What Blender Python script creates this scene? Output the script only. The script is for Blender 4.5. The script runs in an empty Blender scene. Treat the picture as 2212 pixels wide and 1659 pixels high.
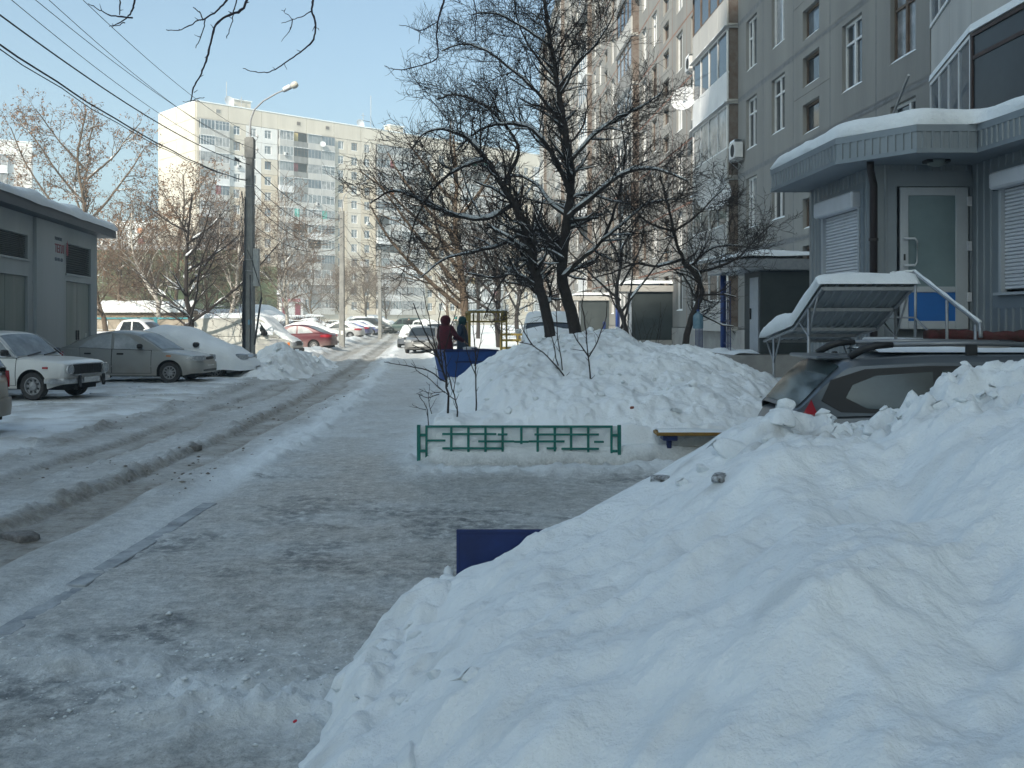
import bpy, math, random
import numpy as np
from mathutils import Vector, Matrix

# ------------------------------------------------------------------ camera, sky, sun, exposure
scene = bpy.context.scene
C = scene.collection
F, HZ, EYE = 1000.0, 321.0, 1.75          # focal length in px of a 1024 px wide frame, horizon row, eye height
cam = bpy.data.cameras.new('camera'); cam_o = bpy.data.objects.new('camera', cam); C.objects.link(cam_o)
cam.sensor_width = 36.0; cam.lens = 36.0 * F / 1024.0
cam.shift_y = -(384.0 - HZ) / 1024.0
cam.clip_start = 0.05; cam.clip_end = 3000
cam_o.location = (0, 0, EYE); cam_o.rotation_euler = (math.radians(90), 0, 0)
scene.camera = cam_o
SUN_AZ, SUN_EL = math.radians(25), math.radians(35)      # sun behind the viewer, to the left
SUN = Vector((-math.sin(SUN_AZ) * math.cos(SUN_EL), -math.cos(SUN_AZ) * math.cos(SUN_EL), math.sin(SUN_EL)))
world = bpy.data.worlds.new('World'); scene.world = world; world.use_nodes = True
wn = world.node_tree.nodes; wl = world.node_tree.links
sky = wn.new('ShaderNodeTexSky'); sky.sky_type = 'NISHITA'; sky.sun_disc = False
sky.sun_elevation = SUN_EL
sky.sun_rotation = math.atan2(SUN.x, SUN.y)
sky.altitude = 100; sky.air_density = 0.8; sky.dust_density = 3.2; sky.ozone_density = 0.7
tint = wn.new('ShaderNodeMix'); tint.data_type = 'RGBA'; tint.blend_type = 'MULTIPLY'; tint.inputs['Factor'].default_value = 1.0
tint.inputs['B'].default_value = (0.83, 1.0, 1.0, 1)      # cold, slightly green white balance of the photograph
wl.new(sky.outputs[0], tint.inputs['A']); wl.new(tint.outputs['Result'], wn['Background'].inputs['Color'])
wn['Background'].inputs['Strength'].default_value = 0.13
sl = bpy.data.lights.new('sun', 'SUN'); sl.energy = 4.2; sl.angle = math.radians(0.6); sl.color = (1.0, 0.91, 0.78)
so = bpy.data.objects.new('sun', sl); C.objects.link(so); so.location = (-40, -60, 60)
so.rotation_euler = SUN.to_track_quat('Z', 'Y').to_euler()
vs = scene.view_settings
vs.view_transform = 'Standard'; vs.look = 'None'; vs.gamma = 1.0; vs.use_curve_mapping = False
vs.exposure = 0.84
scene.render.film_transparent = False
try:
    scene.cycles.use_denoising = True
    scene.cycles.max_bounces = 6; scene.cycles.transparent_max_bounces = 12
    scene.cycles.diffuse_bounces = 4; scene.cycles.glossy_bounces = 3
    scene.cycles.caustics_reflective = False; scene.cycles.caustics_refractive = False
    scene.cycles.sample_clamp_indirect = 6.0
except Exception:
    pass

R = math.radians
rnd = random.Random(7)

def at(px, py, Y):
    """point of the place seen at column px, row py (1024 x 768 frame) at distance Y"""
    return ((px - 512.0) * Y / F, Y, EYE + (HZ - py) * Y / F)

def dp(dx, dy, Y):
    """same for the 2212 px wide view of the photograph"""
    return at(dx * 0.462929, dy * 0.462929, Y)

# ------------------------------------------------------------------ noise
def _hash(ix, iy, seed):
    h = (ix.astype(np.int64) * 374761393 + iy.astype(np.int64) * 668265263 + seed * 974711) & 0xFFFFFFFF
    h = ((h ^ (h >> 13)) * 1274126177) & 0xFFFFFFFF
    h = h ^ (h >> 16)
    return (h & 0xFFFFFF) / float(0xFFFFFF)

def vnoise(x, y, seed=0):
    x = np.asarray(x, float); y = np.asarray(y, float)
    ix = np.floor(x); iy = np.floor(y); fx = x - ix; fy = y - iy
    ux = fx * fx * fx * (fx * (fx * 6 - 15) + 10); uy = fy * fy * fy * (fy * (fy * 6 - 15) + 10)
    a = _hash(ix, iy, seed); b = _hash(ix + 1, iy, seed); c = _hash(ix, iy + 1, seed); d = _hash(ix + 1, iy + 1, seed)
    return a + (b - a) * ux + (c - a) * uy + (a - b - c + d) * ux * uy

def fbm(x, y, octv=4, seed=0, gain=0.5):
    """0..1, mean about 0.5"""
    s = 0; amp = 1; tot = 0
    for o in range(octv):
        s = s + amp * vnoise(x * 2 ** o + 17.3 * o, y * 2 ** o - 9.1 * o, seed + o); tot += amp; amp *= gain
    return s / tot

def sstep(a, b, x):
    t = np.clip((np.asarray(x, float) - a) / (b - a), 0, 1); return t * t * (3 - 2 * t)

def bump(x, c, w):
    return np.exp(-((x - c) / w) ** 2)

# ------------------------------------------------------------------ objects
def thing(name, label, cat, loc=(0, 0, 0), rotz=0, group=None):
    o = bpy.data.objects.new(name, None); C.objects.link(o)
    o.location = loc; o.rotation_euler = (0, 0, rotz)
    o.empty_display_size = 0.2
    return tag(o, label, cat, group)

def tag(o, label, cat, group=None):
    o['label'] = label; o['category'] = cat
    if group: o['group'] = group
    return o

def struct(o):
    o['kind'] = 'structure'; return o

def stuff(o):
    o['kind'] = 'stuff'; return o

def link(name, mesh, parent=None, loc=None, rot=None):
    o = bpy.data.objects.new(name, mesh); C.objects.link(o)
    if parent: o.parent = parent
    if loc is not None: o.location = loc
    if rot is not None: o.rotation_euler = rot
    return o

def copy_tree(o, parent=None):
    c = o.copy(); C.objects.link(c)
    if parent: c.parent = parent
    for ch in list(o.children): copy_tree(ch, c)
    return c

class MB:
    """collects faces for one mesh object"""
    def __init__(s): s.v = []; s.f = []; s.m = []; s.n = 0
    def add(s, verts, faces, m=0):
        b = s.n; verts = [tuple(p) for p in verts]
        s.v.extend(verts); s.n += len(verts)
        for q in faces: s.f.append(tuple(b + i for i in q)); s.m.append(m)
        return s
    def box(s, x0, x1, y0, y1, z0, z1, m=0, mat=None):
        p = [(x0, y0, z0), (x1, y0, z0), (x1, y1, z0), (x0, y1, z0), (x0, y0, z1), (x1, y0, z1), (x1, y1, z1), (x0, y1, z1)]
        if mat is not None: p = [tuple(mat @ Vector(q)) for q in p]
        return s.add(p, [(0, 3, 2, 1), (4, 5, 6, 7), (0, 1, 5, 4), (1, 2, 6, 5), (2, 3, 7, 6), (3, 0, 4, 7)], m)
    def bbox(s, x0, x1, y0, y1, z0, z1, b=0.02, m=0, mat=None):
        """box with chamfered edges"""
        p = []; fs = []
        cx, cy, cz = (x0 + x1) / 2, (y0 + y1) / 2, (z0 + z1) / 2
        hx, hy, hz = (x1 - x0) / 2, (y1 - y0) / 2, (z1 - z0) / 2
        b = min(b, hx * .9, hy * .9, hz * .9)
        idx = {}
        for sx in (-1, 1):
            for sy in (-1, 1):
                for sz in (-1, 1):
                    for k in range(3):
                        q = [hx - b, hy - b, hz - b]; q[k] += b
                        idx[(sx, sy, sz, k)] = len(p)
                        p.append((cx + sx * q[0], cy + sy * q[1], cz + sz * q[2]))
        I = lambda *a: idx[a]
        for sg in (-1, 1):
            fs.append([I(sg, -1, -1, 0), I(sg, 1, -1, 0), I(sg, 1, 1, 0), I(sg, -1, 1, 0)][::sg])
            fs.append([I(-1, sg, -1, 1), I(1, sg, -1, 1), I(1, sg, 1, 1), I(-1, sg, 1, 1)][::-sg])
            fs.append([I(-1, -1, sg, 2), I(1, -1, sg, 2), I(1, 1, sg, 2), I(-1, 1, sg, 2)][::sg])
        for a in (-1, 1):
            for c in (-1, 1):
                fs.append([I(a, c, -1, 0), I(a, c, 1, 0), I(a, c, 1, 1), I(a, c, -1, 1)][::(-1 if a * c > 0 else 1)])
                fs.append([I(a, -1, c, 0), I(a, 1, c, 0), I(a, 1, c, 2), I(a, -1, c, 2)][::(1 if a * c > 0 else -1)])
                fs.append([I(-1, a, c, 1), I(1, a, c, 1), I(1, a, c, 2), I(-1, a, c, 2)][::(-1 if a * c > 0 else 1)])
        for a in (-1, 1):
            for c in (-1, 1):
                for d in (-1, 1):
                    fs.append([I(a, c, d, 0), I(a, c, d, 1), I(a, c, d, 2)][::(1 if a * c * d > 0 else -1)])
        if mat is not None: p = [tuple(mat @ Vector(q)) for q in p]
        return s.add(p, fs, m)
    def quad(s, a, b, c, d, m=0): return s.add([a, b, c, d], [(0, 1, 2, 3)], m)
    def tube(s, pts, r, n=6, m=0, cap=True):
        P = np.array(pts, float); k = len(P)
        rr = np.full(k, r) if np.isscalar(r) else np.array(r, float)
        T = np.gradient(P, axis=0); T /= np.maximum(np.linalg.norm(T, axis=1), 1e-9)[:, None]
        ref = np.array((0, 0, 1.0)) if abs(T[:, 2]).mean() < .8 else np.array((1.0, 0, 0))
        A = np.cross(T, ref); A /= np.maximum(np.linalg.norm(A, axis=1), 1e-9)[:, None]
        B = np.cross(T, A)
        an = np.arange(n) * 2 * math.pi / n
        V = P[:, None, :] + rr[:, None, None] * (np.cos(an)[None, :, None] * A[:, None, :] + np.sin(an)[None, :, None] * B[:, None, :])
        V = V.reshape(-1, 3)
        fs = [(i * n + j, i * n + (j + 1) % n, (i + 1) * n + (j + 1) % n, (i + 1) * n + j) for i in range(k - 1) for j in range(n)]
        if cap: fs += [tuple(range(n))[::-1], tuple((k - 1) * n + j for j in range(n))]
        return s.add(V.tolist(), fs, m)
    def grid(s, P, m=0, flip=False):
        """P: (nu, nv, 3) array"""
        nu, nv = P.shape[:2]
        fs = []
        for i in range(nu - 1):
            for j in range(nv - 1):
                q = (i * nv + j, i * nv + j + 1, (i + 1) * nv + j + 1, (i + 1) * nv + j)
                fs.append(q[::-1] if flip else q)
        return s.add(P.reshape(-1, 3).tolist(), fs, m)
    def lathe(s, prof, n=24, m=0, axis='z', c=(0, 0, 0)):
        """prof: (radius, height) list"""
        vs = []
        for (r, h) in prof:
            for j in range(n):
                a = 2 * math.pi * j / n
                p = (r * math.cos(a), r * math.sin(a), h)
                if axis == 'y': p = (p[0], p[2], -p[1])
                if axis == 'x': p = (p[2], p[0], p[1])
                vs.append((p[0] + c[0], p[1] + c[1], p[2] + c[2]))
        fs = [(i * n + j, i * n + (j + 1) % n, (i + 1) * n + (j + 1) % n, (i + 1) * n + j) for i in range(len(prof) - 1) for j in range(n)]
        return s.add(vs, fs, m)
    def prism(s, poly, z0, z1, m=0):
        n = len(poly)
        vs = [(x, y, z0) for x, y in poly] + [(x, y, z1) for x, y in poly]
        fs = [tuple(range(n))[::-1], tuple(range(n, 2 * n))] + [(i, (i + 1) % n, n + (i + 1) % n, n + i) for i in range(n)]
        return s.add(vs, fs, m)
    def mesh(s, name, mats, smooth=False, angle=None):
        me = bpy.data.meshes.new(name); me.from_pydata(s.v, [], s.f)
        for q in (mats if isinstance(mats, (list, tuple)) else [mats]): me.materials.append(q)
        if len(me.polygons):
            me.polygons.foreach_set('material_index', s.m)
            if smooth: me.polygons.foreach_set('use_smooth', [True] * len(me.polygons))
        me.update()
        if smooth and angle:
            try: me.set_sharp_from_angle(angle=R(angle))
            except Exception: pass
        return me
    def build(s, name, mats, parent=None, smooth=False, loc=None, rot=None, angle=None):
        return link(name, s.mesh(name, mats, smooth, angle), parent, loc, rot)

def np_mesh(name, V, Fq, mats, smooth=True, attrs=None):
    """fast mesh from arrays; Fq: (n,4) or (n,3)"""
    me = bpy.data.meshes.new(name); k = Fq.shape[1]
    me.vertices.add(len(V)); me.vertices.foreach_set('co', np.ascontiguousarray(V, np.float32).ravel())
    me.loops.add(Fq.size); me.loops.foreach_set('vertex_index', np.ascontiguousarray(Fq, np.int32).ravel())
    me.polygons.add(len(Fq)); me.polygons.foreach_set('loop_start', np.arange(0, Fq.size, k, dtype=np.int32))
    me.polygons.foreach_set('loop_total', np.full(len(Fq), k, np.int32))
    me.polygons.foreach_set('use_smooth', np.full(len(Fq), smooth))
    for q in (mats if isinstance(mats, (list, tuple)) else [mats]): me.materials.append(q)
    for key, val in (attrs or {}).items():
        a = me.attributes.new(key, 'FLOAT', 'POINT'); a.data.foreach_set('value', np.ascontiguousarray(val, np.float32).ravel())
    me.update(); me.validate(verbose=False)
    return me

def grid_faces(nu, nv):
    i, j = np.meshgrid(np.arange(nu - 1), np.arange(nv - 1), indexing='ij')
    a = i * nv + j
    return np.stack([a, a + 1, a + nv + 1, a + nv], -1).reshape(-1, 4)

# ------------------------------------------------------------------ materials
MATS = {}
def M(name, col, rough=0.7, metal=0.0, noise=None, col2=None, bmp=None, spec=0.4, streak=False, coat=0.0):
    """principled material with world-space noise between col and col2, and a fine bump"""
    if name in MATS: return MATS[name]
    m = bpy.data.materials.new(name); m.use_nodes = True; MATS[name] = m
    nt = m.node_tree; N = nt.nodes; L = nt.links; b = N['Principled BSDF']
    b.inputs['Base Color'].default_value = (*col, 1); b.inputs['Roughness'].default_value = rough; b.inputs['Metallic'].default_value = metal
    b.inputs['Specular IOR Level'].default_value = spec
    if coat: b.inputs['Coat Weight'].default_value = coat; b.inputs['Coat Roughness'].default_value = 0.12
    if noise or bmp:
        g = N.new('ShaderNodeNewGeometry'); mp = N.new('ShaderNodeMapping'); L.new(g.outputs['Position'], mp.inputs['Vector'])
        if streak: mp.inputs['Scale'].default_value = (1, 1, 0.12)
    if noise:
        n1 = N.new('ShaderNodeTexNoise'); n1.inputs['Scale'].default_value = noise; n1.inputs['Detail'].default_value = 6; n1.inputs['Roughness'].default_value = 0.65
        L.new(mp.outputs[0], n1.inputs['Vector'])
        cr = N.new('ShaderNodeValToRGB'); cr.color_ramp.elements[0].position = 0.36; cr.color_ramp.elements[1].position = 0.66
        c2 = col2 or tuple(c * 0.72 for c in col)
        cr.color_ramp.elements[0].color = (*c2, 1); cr.color_ramp.elements[1].color = (*col, 1)
        L.new(n1.outputs['Fac'], cr.inputs[0]); L.new(cr.outputs[0], b.inputs['Base Color'])
    if bmp:
        n2 = N.new('ShaderNodeTexNoise'); n2.inputs['Scale'].default_value = bmp[0]; n2.inputs['Detail'].default_value = 4
        L.new(mp.outputs[0], n2.inputs['Vector'])
        bp = N.new('ShaderNodeBump'); bp.inputs['Strength'].default_value = bmp[1]; bp.inputs['Distance'].default_value = bmp[2] if len(bmp) > 2 else 0.02
        L.new(n2.outputs['Fac'], bp.inputs['Height']); L.new(bp.outputs[0], b.inputs['Normal'])
    return m

def snow_mat(name, attr=False, white=(0.835, 0.88, 0.90), grain=60.0):
    m = bpy.data.materials.new(name); m.use_nodes = True; MATS[name] = m
    nt = m.node_tree; N = nt.nodes; L = nt.links; b = N['Principled BSDF']
    b.inputs['Roughness'].default_value = 0.75; b.inputs['Specular IOR Level'].default_value = 0.25
    g = N.new('ShaderNodeNewGeometry')
    def noise(scale, det=5, rg=.6):
        n = N.new('ShaderNodeTexNoise'); n.inputs['Scale'].default_value = scale; n.inputs['Detail'].default_value = det; n.inputs['Roughness'].default_value = rg
        L.new(g.outputs['Position'], n.inputs['Vector']); return n
    def mix(fac, a, c):
        x = N.new('ShaderNodeMix'); x.data_type = 'RGBA'
        if isinstance(fac, float): x.inputs['Factor'].default_value = fac
        else: L.new(fac, x.inputs['Factor'])
        for sock, val in ((x.inputs['A'], a), (x.inputs['B'], c)):
            if isinstance(val, tuple): sock.default_value = (*val, 1)
            else: L.new(val, sock)
        return x.outputs['Result']
    def ramp(sock, a, c):
        r = N.new('ShaderNodeMapRange'); r.inputs['From Min'].default_value = a; r.inputs['From Max'].default_value = c; L.new(sock, r.inputs['Value']); return r.outputs['Result']
    n1 = noise(2.2); n3 = noise(23.0, 6, .7)
    col = mix(ramp(n1.outputs['Fac'], .35, .7), tuple(c * .93 for c in white), white)
    specks = ramp(n3.outputs['Fac'], .665, .74)
    if attr:
        def at_(k):
            a = N.new('ShaderNodeAttribute'); a.attribute_name = k; return a.outputs['Fac']
        def mul(a, c):
            x = N.new('ShaderNodeMath'); x.operation = 'MULTIPLY'
            for sck, val in ((x.inputs[0], a), (x.inputs[1], c)):
                if isinstance(val, float): sck.default_value = val
                else: L.new(val, sck)
            return x.outputs[0]
        n4 = noise(9.0, 6, .7)
        mpp = N.new('ShaderNodeMapping'); mpp.inputs['Scale'].default_value = (1.0, 2.6, 1.0); L.new(g.outputs['Position'], mpp.inputs['Vector'])
        ns = N.new('ShaderNodeTexNoise'); ns.inputs['Scale'].default_value = 5.5; ns.inputs['Detail'].default_value = 10; ns.inputs['Roughness'].default_value = .72; L.new(mpp.outputs[0], ns.inputs['Vector'])
        icec = mix(ramp(ns.outputs['Fac'], .36, .62), (.33, .34, .335), (.50, .50, .475))
        icec = mix(mul(ramp(n3.outputs['Fac'], .52, .66), .45), icec, (.60, .62, .63))
        n6 = noise(8.0, 9, .75)
        icec = mix(mul(ramp(n6.outputs['Fac'], .48, .60), .62), icec, (.155, .172, .178))
        icec = mix(mul(ramp(n6.outputs['Fac'], .46, .36), .7), icec, (.64, .66, .65))
        n7 = noise(31.0, 5, .7)
        icec = mix(mul(ramp(n7.outputs['Fac'], .54, .62), .62), icec, (.13, .135, .13))
        icec = mix(mul(ramp(n7.outputs['Fac'], .42, .34), .6), icec, (.66, .68, .68))
        col = mix(at_('ice'), col, icec)
        col = mix(at_('dirt'), col, mix(ramp(n4.outputs['Fac'], .35, .65), (.17, .155, .13), (.38, .365, .33)))
        col = mix(mul(mul(at_('dark'), ramp(n6.outputs['Fac'], .40, .58)), .8), col, (.085, .098, .105))
        col = mix(mul(specks, mul(at_('dirt'), 1.0)), col, (.10, .085, .07))
        rr = N.new('ShaderNodeMapRange'); rr.inputs['To Min'].default_value = .8; rr.inputs['To Max'].default_value = .34
        L.new(at_('ice'), rr.inputs['Value']); L.new(rr.outputs['Result'], b.inputs['Roughness'])
    L.new(col, b.inputs['Base Color'])
    n2 = noise(grain, 5, .65); n5 = noise(grain / 6, 4, .6)
    ad = N.new('ShaderNodeMath'); ad.operation = 'MULTIPLY_ADD'; L.new(n5.outputs['Fac'], ad.inputs[0]); ad.inputs[1].default_value = 2.2; L.new(n2.outputs['Fac'], ad.inputs[2])
    bp = N.new('ShaderNodeBump'); bp.inputs['Strength'].default_value = 0.6; bp.inputs['Distance'].default_value = 0.022
    L.new(ad.outputs[0], bp.inputs['Height']); L.new(bp.outputs[0], b.inputs['Normal'])
    return m

SNOW = snow_mat('fresh_snow')
SNOWG = snow_mat('trodden_snow', attr=True, white=(.80, .85, .87), grain=45)
CONC = M('grey_concrete', (.36, .355, .34), .9, noise=1.2, col2=(.24, .235, .225), bmp=(30, .3))
CONCL = M('pale_concrete', (.42, .41, .385), .9, noise=.9, col2=(.33, .32, .30), bmp=(30, .3))
GLASS = M('window_glass', (.045, .055, .065), .07, spec=.8, noise=.35, col2=(.02, .025, .03))
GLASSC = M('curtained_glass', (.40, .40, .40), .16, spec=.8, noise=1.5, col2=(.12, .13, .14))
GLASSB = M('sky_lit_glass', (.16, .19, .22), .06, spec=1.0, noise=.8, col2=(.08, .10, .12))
WHITEF = M('white_window_frame', (.72, .73, .73), .5, noise=3, col2=(.62, .63, .63))
WOODF = M('brown_wood_frame', (.15, .105, .075), .7, noise=6, col2=(.09, .062, .045))
GREYF = M('grey_metal_frame', (.36, .37, .38), .5)
DARK = M('recess_shade', (.02, .021, .023), .8)  # near-black colour standing in for the shade inside openings
BLACKP = M('black_plastic', (.018, .019, .021), .5)
RUBBER = M('tyre_rubber', (.022, .022, .023), .85, noise=14, col2=(.05, .048, .046))
CHROME = M('dull_chrome', (.55, .56, .57), .28, metal=.9, noise=20, col2=(.4, .4, .4))
STEEL = M('galvanised_steel', (.34, .36, .38), .45, metal=.6, noise=12, col2=(.26, .28, .3))
BLUEP = M('blue_paint', (.012, .045, .20), .45, noise=5, col2=(.010, .035, .15))
BLUED = M('dark_blue_paint', (.010, .028, .13), .45, noise=6, col2=(.008, .02, .09))
GREENP = M('green_paint', (.010, .175, .145), .5, noise=12, col2=(.008, .12, .10))
YELLOWP = M('yellow_paint', (.22, .165, .025), .6, noise=7, col2=(.14, .105, .02))
RUST = M('rusty_brown', (.105, .07, .052), .85, noise=5, col2=(.16, .14, .125))
REDL = M('red_lens', (.30, .01, .02), .2, spec=.8)
ORANGEL = M('orange_lens', (.62, .18, .02), .2, spec=.8)
CLEARL = M('clear_lens', (.45, .47, .48), .12, spec=.9, noise=25, col2=(.25, .27, .28))
BARK = M('dark_bark', (.055, .046, .042), .95, noise=14, col2=(.03, .026, .025), bmp=(40, .6))
BARKB = M('brown_bark', (.16, .12, .085), .95, noise=10, col2=(.09, .068, .05), bmp=(40, .6))
BIRCH = M('birch_bark', (.62, .59, .53), .85, noise=5, col2=(.16, .14, .12), bmp=(30, .4))
TWIG = M('bare_twig', (.045, .036, .034), .9)
TWIGB = M('brown_twig', (.20, .14, .10), .9, noise=4, col2=(.13, .09, .065))
POD = M('dry_brown_leaf', (.26, .15, .08), .85, noise=8, col2=(.17, .095, .055))
# ------------------------------------------------------------------ ground, road, footpath
def bend(y):                                     # the lane drifts to the left with distance
    y = np.asarray(y, float); t = (y - 18.0) / 4.0
    return -0.095 * 4.0 * np.log1p(np.exp(np.clip(t, -30, 40)))

def far_rise(y): return 0.75 * sstep(75, 160, y)

def path_right(y): return np.where(np.asarray(y) > 12.25, -1.0, 9.0)

def ground_fields(x, y):
    """height and dirt / ice / dark-patch masks of the trodden snow"""
    xs = x - bend(y)
    w = (fbm(x * 1.1, y * .45, 3, 5) - .5) * .35                   # wandering of the ruts
    xr = xs + w
    z = far_rise(y) + (fbm(x * .25, y * .25, 3, 11) - .5) * .06
    n_f = fbm(x * 5, y * 5, 4, 21) - .5; n_m = fbm(x * 1.7, y * 1.7, 4, 31) - .5
    clod = np.clip(fbm(x * 7, y * 6, 3, 41) - .56, 0, 1)
    road = sstep(-6.9, -6.2, xr) * (1 - sstep(-3.45, -3.1, xr))
    rutR = sstep(-4.30, -4.20, xr) * (1 - sstep(-3.78, -3.55, xr)); rutL = sstep(-5.62, -5.50, xr) * (1 - sstep(-5.10, -5.0, xr)) * .85
    ruts = np.clip(rutR + rutL, 0, 1)
    rid = bump(xr, -4.38, .19) + .7 * bump(xr, -4.92, .16) + .35 * bump(xr, -3.3, .26) + 1.3 * bump(xr, -6.3, .36)
    z = z + road * .02 - ruts * .062 + rid * (.028 + clod * .20 + n_f * .05 + n_m * .05)
    left = 1 - sstep(-7.1, -6.2, xr)
    z = z + left * (.08 + n_m * .085 + n_f * .03)
    shoulder = bump(xs, -7.1, .75) * sstep(29, 36, y)                # ploughed bank along the far left side
    z = z + shoulder * (.28 + n_m * .42 + n_f * .22)
    pr = path_right(y)
    path = sstep(-2.95, -2.75, xs) * (1 - sstep(-.15, .15, xs - pr))
    between = bump(xs + (fbm(x * .8, y * .35, 3, 66) - .5) * .9, -2.95, .42) * sstep(9.5, 13.5, y) * sstep(.30, .52, fbm(x * 1.5, y * .8, 3, 67))
    z = z + between * (.06 + n_m * .16 + clod * .22)
    z = z + path * (n_f * .018 + n_m * .022 + clod * .05)
    cross = bump(y, 4.9 + .35 * np.sin(x * 1.7), .42) * path * sstep(-3.4, -1.2, x + 2.2 * n_m)   # trampled clods in front
    z = z + cross * (.010 + np.clip(fbm(x * 8, y * 8, 4, 61) - .45, 0, 1) * .26)
    ridge = bump(y, 11.7, .35) * sstep(-1.4, -.9, xs) + bump(xs, -1.15, .28) * sstep(11.6, 12.4, y) * .8
    z = z + ridge * (.05 + n_m * .10 + clod * .2)
    bed = sstep(-.1, .25, xs - pr)
    z = z + bed * .22 + bed * n_m * .12
    dirt = road * (.18 + .85 * ruts * (.7 + .8 * n_m) + 1.1 * n_m) + rid * (.22 + n_f) * .8
    dirt = dirt + left * np.clip(.14 + n_m * 1.3 + n_f * .5, 0, 1) * (1 - sstep(20, 40, y) * .6)
    dirt = dirt + path * np.clip(.10 + n_m * .5, 0, 1) * .5
    brk = sstep(.40, .55, fbm(x * 1.6, y * .7, 4, 77))
    lines_ = (.7 * bump(xr, -3.72, .09) + 1.1 * bump(xr, -4.25, .09) + 1.0 * bump(xr, -5.05, .09) + .8 * bump(xr, -5.55, .09) + .5 * bump(xr, -6.1, .12)) * (.25 + .75 * brk)  # dark rut edges: dirt, with the ledge shadow painted into the masks
    dirt = dirt + lines_ * .8
    z = z - lines_ * .03
    dirt = dirt - shoulder * .45 + shoulder * np.clip(n_f * 1.6, 0, .3)
    ice = path * (.92 + n_m * .6) * (1 - .9 * cross) * (1 - .85 * ridge) * (1 - .35 * sstep(12, 16, y)) + road * .72 + left * .42 * np.clip(.5 + n_m * 2.2, 0, 1) * (1 - .6 * shoulder)
    ice = ice * (1 - .8 * between)
    lm = fbm(x * .62 + 3.1, y * .8, 5, 71, .6); lm2 = fbm(x * 2.0, y * 4.5, 4, 81)
    ice = ice + sstep(-3.45, -3.1, xs) * (1 - sstep(-2.95, -2.75, xs)) * .45 * (1 - sstep(9, 12, y))
    dark = path * sstep(.53, .66, lm * .6 + lm2 * .4 + .13 * bump(xs, -.7, 1.0) * bump(y, 7.6, 2.4) + .07 * bump(xs, -2.0, .7) * bump(y, 5.9, .8)) * (1 - cross) * (1 - ridge) * (1 - sstep(10.9, 12, y))
    dark = dark + lines_ * .5 * sstep(.45, .62, fbm(x * 5, y * 3, 3, 78))
    kerbz = bump(xs, -2.86, .10) * sstep(3.5, 4.5, y) * (1 - sstep(10.2, 11.2, y)) * sstep(.40, .52, fbm(x * .2, y * .8, 3, 91))
    z = z - kerbz * .015
    return z, np.clip(dirt, 0, 1), np.clip(ice, 0, 1), np.clip(dark, 0, 1), road, path, xs

def ground_z(x, y):
    return float(ground_fields(np.array([float(x)]), np.array([float(y)]))[0][0])

ny, nx = 640, 560
Yr = np.geomspace(1.6, 215.0, ny) - 0.6
U = np.linspace(-1, 1, nx); U = U * (.72 + .28 * U * U)
YY, UU = np.meshgrid(Yr, U, indexing='ij')
XX = UU * (.70 * YY + 4.5)
Z, dirt, ice, dark, road_m, path_m, XS = ground_fields(XX, YY)
Zb = np.where((YY > 190) | (np.abs(UU) > .985), Z * 0 + far_rise(YY) - .05, Z)
V = np.stack([XX, YY, Zb], -1).reshape(-1, 3)
Fq = grid_faces(ny, nx)[:, ::-1]
fc = Fq[:, 0]
jit = (fbm(XX * 2, YY * 2, 2, 3) - .5).reshape(-1)[fc] * .3
xs_f = XS.reshape(-1)[fc] + jit; y_f = YY.reshape(-1)[fc]
is_road = (xs_f > -6.6) & (xs_f < -3.2) & (y_f < 150)
is_path = (xs_f > -2.85) & (xs_f < path_right(y_f)) & (y_f < 70) & ~is_road
def sub_mesh(name, sel):
    Fs = Fq[sel]; used, inv = np.unique(Fs, return_inverse=True)
    at_ = {k: a.reshape(-1)[used] for k, a in (('dirt', dirt), ('ice', ice), ('dark', dark))}
    return struct(link(name, np_mesh(name, V[used], inv.reshape(Fs.shape), SNOWG, True, at_)))
sub_mesh('road', is_road); pavement = sub_mesh('pavement', is_path); sub_mesh('ground', ~(is_road | is_path))
mb = MB(); mb.quad((-900, -700, -.35), (900, -700, -.35), (900, 1500, -.35), (-900, 1500, -.35))
struct(mb.build('terrain', SNOW))

# kerb stones laid bare between the lane and the pavement
KERB = M('kerb_stone', (.19, .21, .23), .6, noise=5, col2=(.42, .45, .47), bmp=(40, .3))
y = 3.6; k = 0
mbk = None
while y < 9.9:
    ln = .98
    mb = MB(); mb.bbox(-.07, .07, -ln / 2, ln / 2, -.2, .0, .006)
    o = mb.build('kerb_stone', KERB, None, loc=(-2.86 + float(bend(y)), y + ln / 2, ground_z(-2.86, y + .5) + (.010, .007, .004, .009, .002, .008, -.004)[k % 7]), rot=(0, 0, R(rnd.uniform(-.3, .3))))
    o.parent = pavement; y += 1.0; k += 1

# ------------------------------------------------------------------ snow heaps
def heap_mesh(fn, x0, x1, y0, y1, nxx, nyy):
    gx, gy = np.meshgrid(np.linspace(x0, x1, nxx), np.linspace(y0, y1, nyy), indexing='ij')
    z = fn(gx, gy)
    P = np.stack([gx, gy, z], -1).reshape(-1, 3)
    Fh = grid_faces(nxx, nyy)
    keep = (z.reshape(-1)[Fh] > -.16).any(1)
    Fh = Fh[keep][:, ::-1]; used, inv = np.unique(Fh, return_inverse=True)
    return P[used], inv.reshape(Fh.shape)[:, ::-1]

def pl(x, pts):
    return np.interp(x, [p[0] for p in pts], [p[1] for p in pts])

SNOWP = snow_mat('heaped_snow', attr=True, white=(.835, .88, .90), grain=38)

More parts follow.
